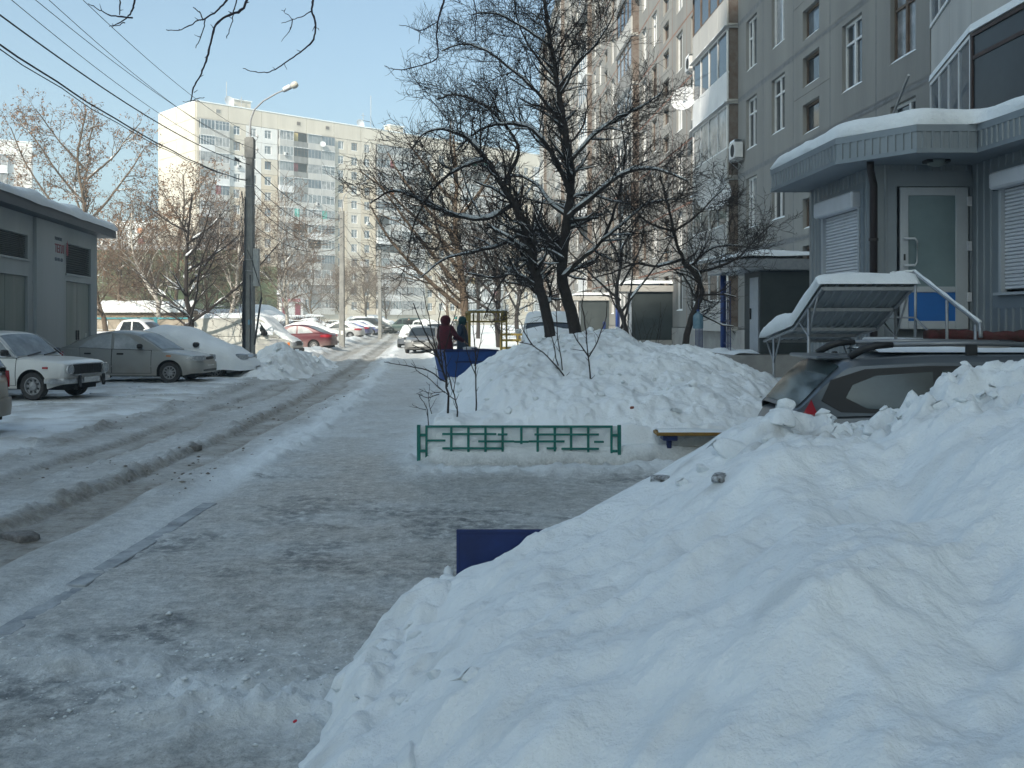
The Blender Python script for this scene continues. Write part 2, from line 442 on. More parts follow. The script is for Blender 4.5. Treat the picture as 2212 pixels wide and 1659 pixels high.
CREST = [(-1.0, .02), (-.68, .16), (-.45, .30), (.0, .52), (.26, .66), (.55, .78), (.82, .89), (1.1, 1.06), (1.28, 1.17), (1.45, 1.24), (1.75, 1.25), (1.95, 1.25), (2.05, 1.31), (2.15, 1.37), (2.3, 1.43), (2.44, 1.49), (2.6, 1.55), (3.2, 1.68), (5, 1.9)]
RIDGE = [(-1.0, 6.35), (-.6, 6.0), (.3, 5.9), (.8, 6.0), (1.6, 6.0), (2.1, 5.5), (2.5, 5.1), (3.2, 4.8), (5, 4.4)]
BASE = [(.0, 1.55), (1.0, .75), (1.7, .1), (2.6, -.36), (3.4, -.72), (3.9, -.80), (5.0, -.80), (5.8, -.58), (6.5, -.42), (9, -.4)]
def big_heap(x, y):
    c = pl(x + np.clip(5.6 - y, 0, 2.5) * .22, CREST); yr = pl(x, RIDGE)
    xb = pl(y, BASE) + (fbm(y * 1.5, x * .2, 3, 101) - .5) * .28
    d = (x - xb)
    rise = .62 * d + .10 * np.clip(d, 0, 1)                             # flank towards the viewer and the path
    rise = rise + .10 * bump(d, .18, .16)
    prof = c - .088 * np.clip(yr - y, 0, 9) ** 1.35 * sstep(.15, 1.15, c)                # long face dropping from the crest towards the viewer
    back = c - 1.05 * np.clip(y - yr, 0, 9) ** 1.25
    h = np.minimum(np.minimum(rise, prof), back)
    k = .09
    h = -k * np.log(np.exp(-np.clip(rise, -3, 3) / k) + np.exp(-np.clip(prof, -3, 3) / k) + np.exp(-np.clip(back, -3, 3) / k))
    m = sstep(-.05, .3, h)
    rx = (x * .80 + y * .60); ry = (-x * .60 + y * .80)               # furrows running down the face
    m = m * (1 - .8 * np.exp(-((y - yr) / .45) ** 2) * (1 - .5 * sstep(1.1, 1.6, x)))
    h = h + m * ((fbm(rx * .8, ry * 2.6, 3, 111) - .5) * .27 - np.abs(fbm(rx * 1.1 + .6 * fbm(x, y, 2, 5), ry * 3.2, 4, 113) - .5) * .13 + .02 + (fbm(x * 2.4, y * 2.4, 5, 121) - .5) * .13 + (fbm(x * 8, y * 8, 4, 131) - .5) * .05 + (fbm(x * 26, y * 26, 2, 133) - .5) * .012)
    lump = sstep(.15, .5, d) * 0 + bump(d, .25, .35) * bump(y, 4.6, 1.1)
    h = h + lump * np.abs(fbm(x * 4.5, y * 4.5, 3, 141) - .5) * .35
    chunky = sstep(1.1, 1.7, x) * bump(y, yr - .35, .55)
    h = h + chunky * (np.abs(fbm(x * 5.5, y * 5.5, 3, 151) - .5) * .42 - .075)
    return h
Vh, Fh = heap_mesh(big_heap, -1.4, 5.0, .25, 7.6, 420, 440)
def heap_attrs(V, spot=()):
    x, y = V[:, 0], V[:, 1]
    d = sstep(.62, .80, fbm(x * 3.5, y * 3.5, 4, 161)) * .14
    for (sx, sy, r, a) in spot: d = d + a * np.exp(-((x - sx) ** 2 + (y - sy) ** 2) / r ** 2) * np.clip(.45 + 2.2 * (fbm(x * 9, y * 9, 3, 171) - .45), 0, 1.3)
    return {'dirt': np.clip(d, 0, 1), 'ice': d * 0, 'dark': d * 0}
big = tag(link('snow_heap', np_mesh('snow_heap', Vh, Fh, SNOWP, True, heap_attrs(Vh, [(1.75, 5.4, .3, .7), (1.45, 5.35, .25, .55), (1.0, 5.7, .08, .6), (.95, 4.7, .09, .5), (2.2, 4.95, .35, .25), (-.75, 3.6, .12, .3), (1.7, 2.9, .07, .35)]))),
          'big shovelled snow heap filling the lower right corner beside the icy path', 'snow heap', 'shovelled heaps of snow')

def lump_mesh(seed, sub=2, sq=(1, .8, .6), rough=.35, mats=SNOW):
    import bmesh
    bm = bmesh.new(); bmesh.ops.create_icosphere(bm, subdivisions=sub, radius=1.0)
    r_ = random.Random(seed); off = (r_.uniform(0, 90), r_.uniform(0, 90))
    for v in bm.verts:
        n = float(fbm(np.array(v.co.x * 1.4 + off[0] + v.co.z), np.array(v.co.y * 1.4 + off[1] - v.co.z * .7), 3, seed)) - .5
        f = 1 + n * 2 * rough
        v.co = Vector((max(-.8, min(.8, v.co.x * f)) * sq[0], max(-.75, min(.75, v.co.y * f)) * sq[1], max(-.7, min(.7, v.co.z * f)) * sq[2]))
    me = bpy.data.meshes.new('snow_chunk'); bm.to_mesh(me); bm.free()
    me.materials.append(mats)
    for p in me.polygons: p.use_smooth = True
    return me
def block_mesh(seed, sq, mats=SNOW):
    """broken lump of packed snow: hull of scattered points with softened edges"""
    import bmesh
    r_ = random.Random(seed); bm = bmesh.new()
    for _ in range(15):
        v = Vector((r_.gauss(0, 1), r_.gauss(0, 1), r_.gauss(0, 1))).normalized() * r_.uniform(.8, 1.1); bm.verts.new((v.x * sq[0], v.y * sq[1], v.z * sq[2]))
    ret = bmesh.ops.convex_hull(bm, input=bm.verts); bmesh.ops.delete(bm, geom=list({g for g in ret['geom_interior'] if isinstance(g, bmesh.types.BMVert)}), context='VERTS')
    bmesh.ops.bevel(bm, geom=list(bm.edges), offset=.10, segments=2, affect='EDGES', profile=.6)
    me = bpy.data.meshes.new('snow_chunk'); bm.to_mesh(me); bm.free(); me.materials.append(mats)
    for p in me.polygons: p.use_smooth = True
    return me
CH = [block_mesh(200 + i, ((1, .8, .65), (1, .6, .45), (.9, .9, .7), (1, .75, .35))[i % 4]) for i in range(8)]
r2 = random.Random(31)
def chunk(parent, x, y, z, s, k=None):
    o = link('snow_chunk', CH[r2.randrange(8) if k is None else k], parent, (x, y, z), (r2.uniform(-.7, .7), r2.uniform(-.7, .7), r2.uniform(0, 6.3)))
    o.scale = (s, s, s); return o
hz = lambda fn, x, y: float(fn(np.array([float(x)]), np.array([float(y)]))[0])
for (x, y, s, k) in [(1.22, 5.55, .13, 3), (1.52, 5.62, .12, 3), (1.38, 5.35, .08, 0), (1.05, 5.5, .07, 0), (.93, 5.45, .05, 2), (1.75, 5.5, .09, 1), (1.95, 5.4, .11, 3), (2.08, 5.35, .08, 0)]:
    chunk(big, x, y, hz(big_heap, x, y) + s * .05, s, k)
for i in range(64):
    x = r2.uniform(1.55, 2.75); y = float(pl(x, RIDGE)) + r2.uniform(-.75, .1); s = r2.choice([.03, .035, .04, .05, .06, .085])
    chunk(big, x, y, hz(big_heap, x, y) + s * .1, s)
for i in range(26):
    y = r2.uniform(3.2, 6.1); x = float(pl(y, BASE)) + abs(r2.gauss(.05, .22)); s = r2.choice([.02, .03, .04, .055, .075, .1])
    chunk(big, x, y, hz(big_heap, x, y) - s * .25, s)

def mid_heap(x, y):
    yf = 12.42
    front = .40 + .95 * np.clip(y - yf - .25, 0, 9) ** .75 * .55 - 2.5 * np.clip(yf + .1 - y, 0, 2)
    left = .42 + 1.1 * (x + 1.08 + .04 * (y - 12.4)) - 6 * np.clip(-1.0 - x, 0, 3)
    cx, cy = 1.1, 16.4
    rr = np.sqrt(((x - cx) / np.where(x < cx, 2.5, 3.9)) ** 2 + ((y - cy) / np.where(y < cy, 4.6, 3.2)) ** 2)
    dome = 1.58 - 1.25 * rr ** 1.8
    right = .75 - .25 * (x - 2.5)
    k = .12
    dm = np.maximum(dome, .34 + .12 * np.clip(4.8 - x, -1, 1) - 1.5 * np.clip(y - 18.5, 0, 2) - 1.5 * np.clip(x - 4.6, 0, 2))
    h = -k * np.log(np.exp(-np.clip(front, -3, 3) / k) + np.exp(-np.clip(left, -3, 3) / k) + np.exp(-np.clip(dm, -3, 3) / k))
    m = sstep(.0, .3, h)
    return h + m * ((fbm(x * 1.3, y * 1.3, 4, 211) - .5) * .34 + (fbm(x * 4, y * 4, 4, 221) - .5) * .12 + np.clip(fbm(x * 9, y * 9, 3, 231) - .5, 0, 1) * .09)
Vh, Fh = heap_mesh(mid_heap, -1.5, 5.4, 12.0, 20.2, 330, 330)
heap2 = tag(link('snow_heap', np_mesh('snow_heap', Vh, Fh, SNOWP, True, heap_attrs(Vh, [(.4, 15.6, .9, .35), (.0, 14.3, .4, .4), (1.2, 15.9, .8, .3)]))),
            'lumpy snow heap behind the low green fence with thin saplings sticking out', 'snow heap', 'shovelled heaps of snow')
for i in range(60):
    x = r2.uniform(-.9, 3.8); y = r2.uniform(12.7, 17); s = r2.choice([.04, .05, .07, .1])
    if hz(mid_heap, x, y) > .3: chunk(heap2, x, y, hz(mid_heap, x, y) + s * .2, s)

def pole_heap(x, y):
    a = .58 * np.exp(-((x + 8.2) / 1.1) ** 2 - ((y - 33.2) / 2.2) ** 2) + .5 * np.exp(-((x + 7.4) / .95) ** 2 - ((y - 33.0) / 4.5) ** 2) + .32 * np.exp(-((x + 8.0) / 1.1) ** 2 - ((y - 39.) / 4.5) ** 2)
    a = a + .75 * np.exp(-((x + 9.3) / 1.0) ** 2 - ((y - 30.8) / 1.1) ** 2) * 0
    m = sstep(.05, .3, a)
    return a - .16 + m * ((fbm(x * 1.4, y * 1.4, 4, 241) - .5) * .55 + (fbm(x * 4, y * 4, 4, 251) - .5) * .26)
Vh, Fh = heap_mesh(pole_heap, -11.6, -5.4, 26.5, 50, 220, 330)
heap3 = tag(link('snow_heap', np_mesh('snow_heap', Vh, Fh, SNOWP, True, heap_attrs(Vh, [(-7.6, 31.5, .8, .4), (-7.0, 33.5, .6, .5)]))),
            'jagged ploughed snow heap round the foot of the tall lamp post', 'snow heap', 'shovelled heaps of snow')
for i in range(40):
    x = r2.uniform(-9.8, -6.6); y = r2.uniform(30.2, 36); s = r2.choice([.08, .1, .14, .18])
    if hz(pole_heap, x, y) > .1: chunk(heap3, x, y, hz(pole_heap, x, y) + s * .2, s)

# snow covered slope beyond the parked cars
def hill(x, y):
    a = 3.0 * sstep(-18.2, -22.6, x + .05 * (y - 90)) * bump(y, 92, 7) + .5 * bump(y, 92, 10) * sstep(-12, -18, x)
    return a + far_rise(y) - .3 + (fbm(x * .6, y * .6, 3, 261) - .5) * .3
gx, gy = np.meshgrid(np.linspace(-36, -11, 90), np.linspace(78, 110, 70), indexing='ij')
Vh = np.stack([gx, gy, hill(gx, gy)], -1).reshape(-1, 3)
struct(link('snow_hill', np_mesh('snow_hill', Vh, grid_faces(90, 70)[:, ::-1][:, ::-1], SNOW)))

# loose clods and litter
def lump_thing(name, label, cat, x, y, s, seed, mat_, group=None, fn=None, sq=(1, .8, .6)):
    me = lump_mesh(seed, 2, sq, .45, mat_); me.name = name
    z = hz(fn, x, y) if fn else ground_z(x, y)
    o = link(name, me, None, (x, y, z - s * .05)); o.scale = (s, s, s); o.rotation_euler = (0, 0, seed)
    return tag(o, label, cat, group)
CLOD = M('dirty_slush', (.10, .095, .09), .9, noise=18, col2=(.22, .215, .21), bmp=(30, .8))
DIRTY = M('frozen_dirt', (.05, .046, .043), .95, noise=30, col2=(.5, .53, .56), bmp=(40, .8))
lump_thing('slush_clod', 'dark clod of slush lying in the wheel rut at the left edge', 'slush clod', -4.02, 8.2, .17, 301, CLOD, sq=(1.2, .8, .5))
lump_thing('slush_clod', 'grey slush lump beside the right wheel rut halfway up the lane', 'slush clod', -4.35, 13.7, .12, 302, CLOD)
lump_thing('dirt_clump', 'dark clump of frozen dirt on the slope of the big snow heap', 'dirt clump', .98, 4.72, .085, 303, DIRTY, fn=big_heap, sq=(1, .6, .35))
lump_thing('dirt_clump', 'gritty dirt patch under the crest of the big snow heap', 'dirt clump', .86, 5.72, .08, 304, DIRTY, fn=big_heap, sq=(1, .6, .4))
RED = M('red_litter', (.45, .02, .04), .6)
lump_thing('litter', 'small crumpled red wrapper on the path near the front snow heap', 'litter', -.93, 4.3, .015, 305, RED)

# crumbs of snow and slush lying about
def crumbs(name, mat_, n, place, seed, smin, smax, tag_=True):
    r_ = np.random.RandomState(seed); base = np.array([(1, 0, 0), (-.9, .1, 0), (.1, 1, 0), (0, -.95, .1), (.1, .1, .8), (-.1, 0, -.7)], float)
    tri = np.array([(0, 2, 4), (2, 1, 4), (1, 3, 4), (3, 0, 4), (2, 0, 5), (1, 2, 5), (3, 1, 5), (0, 3, 5)])
    x, y, keep = place(r_, n); x, y = x[keep], y[keep]; z = ground_fields(x, y)[0]; n = len(x)
    s_ = smin * (smax / smin) ** (r_.rand(n) ** 2.2); a = r_.rand(n) * 6.28
    B = base[None] * (1 + .45 * (r_.rand(n, 6, 3) - .5)) * s_[:, None, None] * np.array([1, .8, .6]); c, sn = np.cos(a)[:, None], np.sin(a)[:, None]
    P = np.stack([B[..., 0] * c - B[..., 1] * sn + x[:, None], B[..., 0] * sn + B[..., 1] * c + y[:, None], B[..., 2] + (z + s_ * .12)[:, None]], -1)
    return stuff(link(name, np_mesh(name, P.reshape(-1, 3), (tri[None] + (np.arange(n) * 6)[:, None, None]).reshape(-1, 3), mat_, True)))
def place_path(r_, n):
    y = 3.3 + 8.5 * r_.rand(n) ** 1.6; x = -3.0 + r_.rand(n) * 5.0 * (y / 8 + .3)
    k = fbm(x * 1.2, y * 1.2, 3, 601); return x, y, (k * .6 + .42 * bump(y, 4.9, .55) + .2 * bump(y, 11.6, .5) > .50 + .2 * r_.rand(n))
crumbs('snow_crumbs', SNOWG, 3200, place_path, 1, .004, .022)
def place_cross(r_, n):
    y = 4.9 + r_.randn(n) * .35; x = -3.2 + r_.rand(n) * 2.6; k = fbm(x * 2.2, y * 2.2, 3, 605); return x, y + .35 * np.sin(x * 1.7) * 0, k > .40 + .2 * r_.rand(n)
crumbs('snow_crumbs', SNOW, 420, place_cross, 7, .006, .03)
def place_road(r_, n):
    y = 5 + 30 * r_.rand(n) ** 1.7; b_ = np.array([-3.35, -3.8, -4.35, -4.95, -5.5, -6.3])[r_.randint(0, 6, n)]; x = bend(y) + b_ + r_.randn(n) * .15; k = fbm(x * 1.1, y * .6, 3, 611); return x, y, k > .42 + .2 * r_.rand(n)
crumbs('slush_crumbs', M('brown_slush', (.30, .275, .24), .9, noise=7, col2=(.16, .14, .12), bmp=(30, .5)), 2200, place_road, 2, .006, .04)
def place_left(r_, n):
    y = 9 + 26 * r_.rand(n) ** 1.4; x = bend(y) - 6.4 - r_.rand(n) * 5.5; k = fbm(x * .9, y * .9, 3, 621); return x, y, k > .46 + .22 * r_.rand(n)
crumbs('snow_crumbs', SNOW, 1200, place_left, 3, .012, .06)
# ------------------------------------------------------------------ panel-built apartment blocks
WALLN = M('grey_render_panel', (.285, .28, .262), .92, noise=.55, col2=(.22, .217, .208), bmp=(26, .35), streak=True)
WALLF = M('cream_tile_panel', (.61, .56, .475), .9, noise=.5, col2=(.51, .465, .39), bmp=(14, .2), streak=True)
WALLW = M('white_insulated_panel', (.70, .70, .68), .85, noise=.6, col2=(.62, .62, .6))
WALLP = M('peach_panel', (.60, .505, .385), .9, noise=.6, col2=(.50, .44, .35), streak=True)
WALLS = M('pale_side_panel', (.62, .575, .49), .9, noise=.35, col2=(.54, .50, .42), bmp=(14, .2), streak=True)
JOINTR = M('red_brown_joint', (.30, .15, .105), .9, noise=2, col2=(.22, .12, .09))
JOINTG = M('grey_joint_sealant', (.225, .23, .235), .85, noise=5, col2=(.155, .16, .165), bmp=(20, .5))
PARAPET = M('balcony_sheet', (.50, .49, .465), .8, noise=1.1, col2=(.40, .395, .38), streak=True)
PARAW = M('white_balcony_cladding', (.68, .69, .69), .6, noise=1.2, col2=(.60, .61, .62))
PARAD = M('weathered_balcony_sheet', (.25, .25, .245), .85, noise=1.3, col2=(.17, .165, .16), streak=True)
CURTR = M('red_curtain', (.30, .05, .06), .8, noise=2, col2=(.18, .03, .04))
CURTG = M('turquoise_curtain', (.10, .42, .36), .8)
CURTO = M('orange_curtain', (.60, .24, .07), .8, noise=2, col2=(.4, .14, .05))
CURTY = M('yellow_boards', (.55, .42, .18), .8, noise=3, col2=(.45, .33, .13))
cache = {}
GLASSD = M('dim_glass', (.035, .042, .05), .25, spec=.25, noise=.5, col2=(.018, .022, .026)); DWOOD = M('dark_brown_frame', (.045, .026, .022), .6)
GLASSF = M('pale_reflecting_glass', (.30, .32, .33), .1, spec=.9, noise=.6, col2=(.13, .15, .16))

def panel_mesh(w, h, hole=None, th=.16, mat_=None, ch=.012):
    key = ('p', round(w, 3), round(h, 3), hole, mat_.name)
    if key in cache: return cache[key]
    mb = MB(); x0, x1, z0, z1 = -w / 2, w / 2, 0, h
    o = [(x0, 0, z0), (x1, 0, z0), (x1, 0, z1), (x0, 0, z1)]; c = ch
    fr = [(x0 + c, c, z0 + c), (x1 - c, c, z0 + c), (x1 - c, c, z1 - c), (x0 + c, c, z1 - c)]
    bk = [(p[0], -th, p[2]) for p in o]
    if hole:
        a, b_, d, e = hole
        h1 = [(a, c, d), (b_, c, d), (b_, c, e), (a, c, e)]; h2 = [(p[0], -th, p[2]) for p in h1]
        mb.add(fr + o + bk + h1 + h2, [(0, 1, 13, 12), (1, 2, 14, 13), (2, 3, 15, 14), (3, 0, 12, 15)] +
               [(0, 4, 5, 1), (1, 5, 6, 2), (2, 6, 7, 3), (3, 7, 4, 0)] + [(4, 8, 9, 5), (5, 9, 10, 6), (6, 10, 11, 7), (7, 11, 8, 4)] +
               [(12, 13, 17, 16), (13, 14, 18, 17), (14, 15, 19, 18), (15, 12, 16, 19)])
    else:
        mb.add(fr + o + bk, [(0, 1, 2, 3), (0, 4, 5, 1), (1, 5, 6, 2), (2, 6, 7, 3), (3, 7, 4, 0), (4, 8, 9, 5), (5, 9, 10, 6), (6, 10, 11, 7), (7, 11, 8, 4)])
    cache[key] = mb.mesh('wall_panel', mat_); return cache[key]

def window_mesh(w, h, fm, style=0):
    key = ('w', round(w, 3), round(h, 3), fm.name, style)
    if key in cache: return cache[key]
    mb = MB(); t = .07; x0, x1 = -w / 2, w / 2
    mb.box(x0, x1, -.07, 0, 0, t); mb.box(x0, x1, -.07, 0, h - t, h)
    mb.box(x0, x0 + t, -.07, 0, t, h - t); mb.box(x1 - t, x1, -.07, 0, t, h - t)
    if style in (0, 1, 3):
        mx = x0 + w * (.36 if style == 0 else .62 if style == 1 else .5); mb.box(mx - .05, mx + .05, -.065, .006, t, h - t)
    if style == 1:
        mb.box(mx + .05, x1 - t, -.06, .004, h * .62, h * .62 + .06)
    if style == 3: mb.box(x0 + t, x1 - t, -.06, .004, h * .68, h * .68 + .06)
    cache[key] = mb.mesh('window', fm); return cache[key]

def pane_mesh(w, h, gm):
    key = ('g', round(w, 3), round(h, 3), gm.name)
    if key in cache: return cache[key]
    mb = MB(); mb.quad((-w / 2 + .05, -.045, .05), (w / 2 - .05, -.045, .05), (w / 2 - .05, -.045, h - .05), (-w / 2 + .05, -.045, h - .05))
    cache[key] = mb.mesh('pane', gm); return cache[key]

def sill_mesh(w, d=.30, snowy=True):
    key = ('s', round(w, 3), d, snowy)
    if key in cache: return cache[key]
    mb = MB(); mb.box(-w / 2 - .06, w / 2 + .06, -.13, d - .20, -.03, 0.0, 0)
    if snowy:
        n = 9; P = []
        for i in range(n):
            x = -w / 2 - .05 + (w + .1) * i / (n - 1); e = min(i, n - 1 - i); k = (.35, .8, 1)[min(e, 2)]
            P.append([(x, -.12, .004), (x, -.11, .07 * k), (x, .0, .075 * k), (x, d - .22, .05 * k), (x, d - .19, -.01)])
        mb.grid(np.array(P), 1, flip=True)
    cache[key] = mb.mesh('sill', [GREYF, SNOW], True); return cache[key]

def place_window(parent, x, z, w, h, fm, gm, style=0, y=-.10, snowy=True, name='window', sill=True):
    o = link(name, window_mesh(w, h, fm, style), parent, (x, y, z))
    link('pane', pane_mesh(w, h, gm), o)
    if sill: link('sill', sill_mesh(w, .30, snowy), o)
    return o

def balcony_mesh(w, fh, pr, pmat, side, npan):
    key = ('b', round(w, 3), fh, pr, pmat.name, side.name if side else '', npan)
    if key in cache: return cache[key]
    mb = MB(); x0, x1 = -w / 2, w / 2
    mb.box(x0, x1, -.02, pr - .03, -.07, .07, 1)
    g = (w - .02) / npan
    for i in range(npan):
        mb.bbox(x0 + .01 + g * i + .012, x0 + .01 + g * (i + 1) - .012, pr - .075, pr, -.10, 1.02, .008, 0)
    for s, xx in ((1, x0), (-1, x1)):
        mb.box(min(xx, xx + s * .08), max(xx, xx + s * .08), .0, pr - .085, .075, 1.0, 0 if side is None else 2)
        if side is not None: mb.box(min(xx + s * .003, xx + s * .06), max(xx + s * .003, xx + s * .06), .0, pr - .09, 1.0, fh - .08, 2)
    cache[key] = mb.mesh('balcony', [pmat, CONCL, side or pmat]); return cache[key]

def glazing_mesh(w, fh, pr, fm, n, trans):
    key = ('gl', round(w, 3), fh, pr, fm.name, n, trans)
    if key in cache: return cache[key]
    mb = MB(); x0, x1 = -w / 2 + .02, w / 2 - .02; z0, z1 = 1.025, fh - .12; t = .055; ya, yb = pr - .07, pr - .012
    mb.box(x0, x1, ya, yb, z0, z0 + t); mb.box(x0, x1, ya, yb, z1 - t, z1)
    for i in range(n + 1):
        x = x0 + (x1 - x0 - t) * i / n; mb.box(x, x + t, ya + .002, yb + .004, z0 + t, z1 - t)
    if trans:
        mb.box(x0 + t, x1 - t, ya + .004, yb - .004, z0 + (z1 - z0) * trans, z0 + (z1 - z0) * trans + .045)
    for xx in (x0, x1 - t): mb.box(xx, xx + t, .0, ya - .002, z1 - t, z1); mb.box(xx, xx + t, .0, ya - .002, z0, z0 + t)
    cache[key] = mb.mesh('balcony_glazing', fm); return cache[key]

def bpane_mesh(w, fh, pr, gm, curt=None, depth=.045):
    key = ('bp', round(w, 3), fh, pr, gm.name, curt.name if curt else '', depth)
    if key in cache: return cache[key]
    mb = MB(); x0, x1 = -w / 2 + .05, w / 2 - .05; z0, z1 = 1.05, fh - .15; y = pr - depth
    mb.quad((x0, y, z0), (x1, y, z0), (x1, y, z1), (x0, y, z1), 0)
    for xx in (x0 - .01, x1 + .01): mb.quad((xx, .0, z0), (xx, y, z0), (xx, y, z1), (xx, .0, z1), 0)
    if curt:
        a = x0 + (x1 - x0) * .62; mb.quad((a, y + .004, z0), (x1 - .04, y + .004, z0), (x1 - .04, y + .004, z1), (a, y + .004, z1), 1)
    cache[key] = mb.mesh('pane', [gm, curt or gm]); return cache[key]

def ledge_mesh(w, pr):
    key = ('l', round(w, 3), pr)
    if key in cache: return cache[key]
    mb = MB(); mb.box(-w / 2 - .05, w / 2 + .05, .0, pr + .12, 0, .025, 0)
    n = 14; P = []
    for i in range(n):
        x = -w / 2 - .04 + (w + .08) * i / (n - 1); k = .5 + .5 * math.sin(i * 2.1) * .5 + .25
        P.append([(x, .0, .03), (x, .01, .14 * k + .03), (x, pr * .6, .11 * k + .02), (x, pr + .09, .06 * k + .02), (x, pr + .13, .0)])
    mb.grid(np.array(P), 1, flip=True)
    cache[key] = mb.mesh('snow_ledge', [GREYF, SNOW], True); return cache[key]

def place_balcony(parent, x, z, w, fh, rs, pr=.32, near=False, style=None):
    far = not near
    st = style or rs.choice(['white', 'white', 'white', 'grey', 'metal', 'wood', 'open', 'metal'] if near else ['white'] * 8 + ['grey', 'grey', 'grey', 'metal', 'wood', 'open'])
    pm = {'white': rs.choice([PARAW, PARAPET, PARAPET]), 'grey': PARAPET, 'metal': rs.choice([PARAPET, PARAD]), 'wood': rs.choice([PARAPET, PARAD]), 'open': rs.choice([PARAPET, PARAD])}[st]
    side = RUST if near else None
    o = link('balcony', balcony_mesh(w, fh, pr, pm, side, max(2, int(round(w / 1.35)))), parent, (x, 0, z))
    if st == 'open':
        link('pane', bpane_mesh(w, fh, pr, DARK, rs.choice([None, CURTR, CURTY, None]) if far else None, pr - .03), o)  # no glass here: dark sheet stands in for the shaded balcony interior
    else:
        fm = {'white': WHITEF, 'grey': GREYF, 'metal': GREYF, 'wood': WOODF}[st]
        n = rs.choice([3, 4, 4, 5]) if not near else 4
        link('balcony_glazing', glazing_mesh(w, fh, pr, fm, n, rs.choice([0, 0, .68])), o)
        cu = rs.choice([None] * 44 + [CURTR, CURTG, CURTO]) if not near else None
        gm = (rs.choice([GLASS, GLASS, GLASSB, GLASSC]) if near else rs.choice([GLASSF, GLASSF, GLASSC, GLASSC, GLASSB])) if st != 'wood' else rs.choice([GLASS, GLASSC])
        link('pane', bpane_mesh(w, fh, pr, gm, cu), o)
    if near or rs.random() < .35: link('snow_ledge', ledge_mesh(w, pr), o, (0, 0, fh - .11))
    return o

NEARST = ['white', 'grey', 'white', 'metal', 'white', 'wood', 'white', 'metal', 'white', 'grey', 'white', 'white']
def facade(parent, cols, nfl, fh, z0, rs, wallm, sgn=1, near=False, floors=None, dress=None):
    """cols: (kind, u0, u1, ...) along the wall; local x = sgn*u, y outward, z up"""
    for ci, col in enumerate(cols):
        kind, u0, u1 = col[:3]; w = u1 - u0; x = sgn * (u0 + u1) / 2
        lim = floors(u0) if floors else nfl
        for j in range(min(nfl, lim)):
            z = z0 + j * fh
            wm = wallm(ci, j) if callable(wallm) else wallm
            if kind == 'blank':
                link('wall_panel', panel_mesh(w - .05, fh - .05, None, .16, wm), parent, (x, 0, z))
            elif kind == 'win':
                ww, wh, sl_, off = col[3:7]
                xo = sgn * off
                link('wall_panel', panel_mesh(w - .05, fh - .05, (round(xo - ww / 2, 3), round(xo + ww / 2, 3), sl_, sl_ + wh), .16, wm), parent, (x, 0, z))
                fm = WHITEF if rs.random() < .8 else WOODF
                place_window(parent, x + xo, z + sl_, ww, wh, fm, rs.choice([GLASS, GLASS, GLASSB, GLASSC] if near else [GLASSF, GLASSF, GLASSC, GLASSB]), rs.choice([0, 1, 3]), y=-.09, snowy=True)
            elif kind == 'stair':
                ww, wh = col[3:5]
                hh = fh / 2
                for q in range(2):
                    sl_ = (.22, .22)[q]
                    link('wall_panel', panel_mesh(w - .05, hh - (.05 if q else .002), (round(-ww / 2, 3), round(ww / 2, 3), sl_, sl_ + wh), .16, wm), parent, (x, 0, z + q * hh))
                    place_window(parent, x, z + q * hh + sl_, ww, wh, WOODF if near else WHITEF, rs.choice([GLASS, GLASSB]), 0 if not near else 5, y=-.11, snowy=True, name='stair_window')
            elif kind == 'balc':
                nb = col[3]; bw = w / nb
                for q in range(nb):
                    xx = sgn * (u0 + bw * (q + .5))
                    if dress and dress(ci, q, j): 
                        dress(ci, q, j)(parent, xx, z, bw); continue
                    place_balcony(parent, xx, z, bw - .03, fh, rs, col[4], near, NEARST[j] if near and ci == 11 else None)

# ---- the long grey block on the right
rb = thing('apartment_block', 'long grey panel apartment block with balcony columns running away along the right side', 'apartment block', (10.0, 0, 0), math.atan2(1, -.051))
FH = 2.74; Z1 = 1.47
S0 = [28.6 + 20.2 * k for k in range(-1, 5)]
cols = []
for k, S in enumerate(S0):
    if k > 0:
        cols += [('win', S - 7.3, S - 4.5, 1.3, 1.75, .76, -.05), ('win', S - 4.5, S - 1.5, 1.3, 1.75, .76, .0), ('stair', S - 1.5, S + 1.5, 1.35, .87),
                 ('win', S + 1.5, S + 4.5, 1.3, 1.75, .76, -.05), ('win', S + 4.5, S + 7.5, 1.25, 1.75, .76, -.15)]
        cols += [('balc', S + 7.5, S + 12.9, 1, .42)]
    else:
        cols += [('blank', 11.0, 15.9)]
rs = random.Random(11)
def fl_lim(u): return min(12, int((1.75 + .325 * (u + 6) - Z1) / FH) + 2)
facade(rb, cols, 12, FH, Z1, rs, WALLN, 1, True, fl_lim)
mb = MB(); H12 = Z1 + 12 * FH
mb.box(11, 122.3, -12.5, -.17, -.5, H12, 0); mb.box(-16, 10.98, -12.5, 0, -.5, H12, 1)
for c in cols:
    zt = Z1 + min(12, fl_lim(c[1])) * FH
    if zt < H12 - .1: mb.box(c[1] + .01, c[2] - .01, -.165, 0, zt + .01, H12, 1)
mb.box(-16.1, 122.4, -12.6, .06, H12 + .005, H12 + 1.0, 1)
mb.box(11, 122.3, -.165, .05, -.5, Z1 - .03, 2)
mb.build('wall', [JOINTG, WALLN, CONC], rb)
mb = MB()
for c in cols:                                                          # red mastic bands at the floor joints further along
    for j in range(1, min(12, fl_lim(c[1])) + 1):
        if c[0] != 'balc':
            z = Z1 + j * FH - .025
            far = c[1] > 41
            mb.box(c[1], c[2], -.15, .012, z - (.05 if far else .085), z + (.05 if far else .085), 1 if far else 0)
    if c[0] != 'balc': mb.box(c[2] - .03, c[2] + .03, -.15, .010, Z1, Z1 + fl_lim(c[1]) * FH, 1 if c[1] > 41 else 0)
stuff(mb.build('joint_seal', [JOINTG, JOINTR], rb))
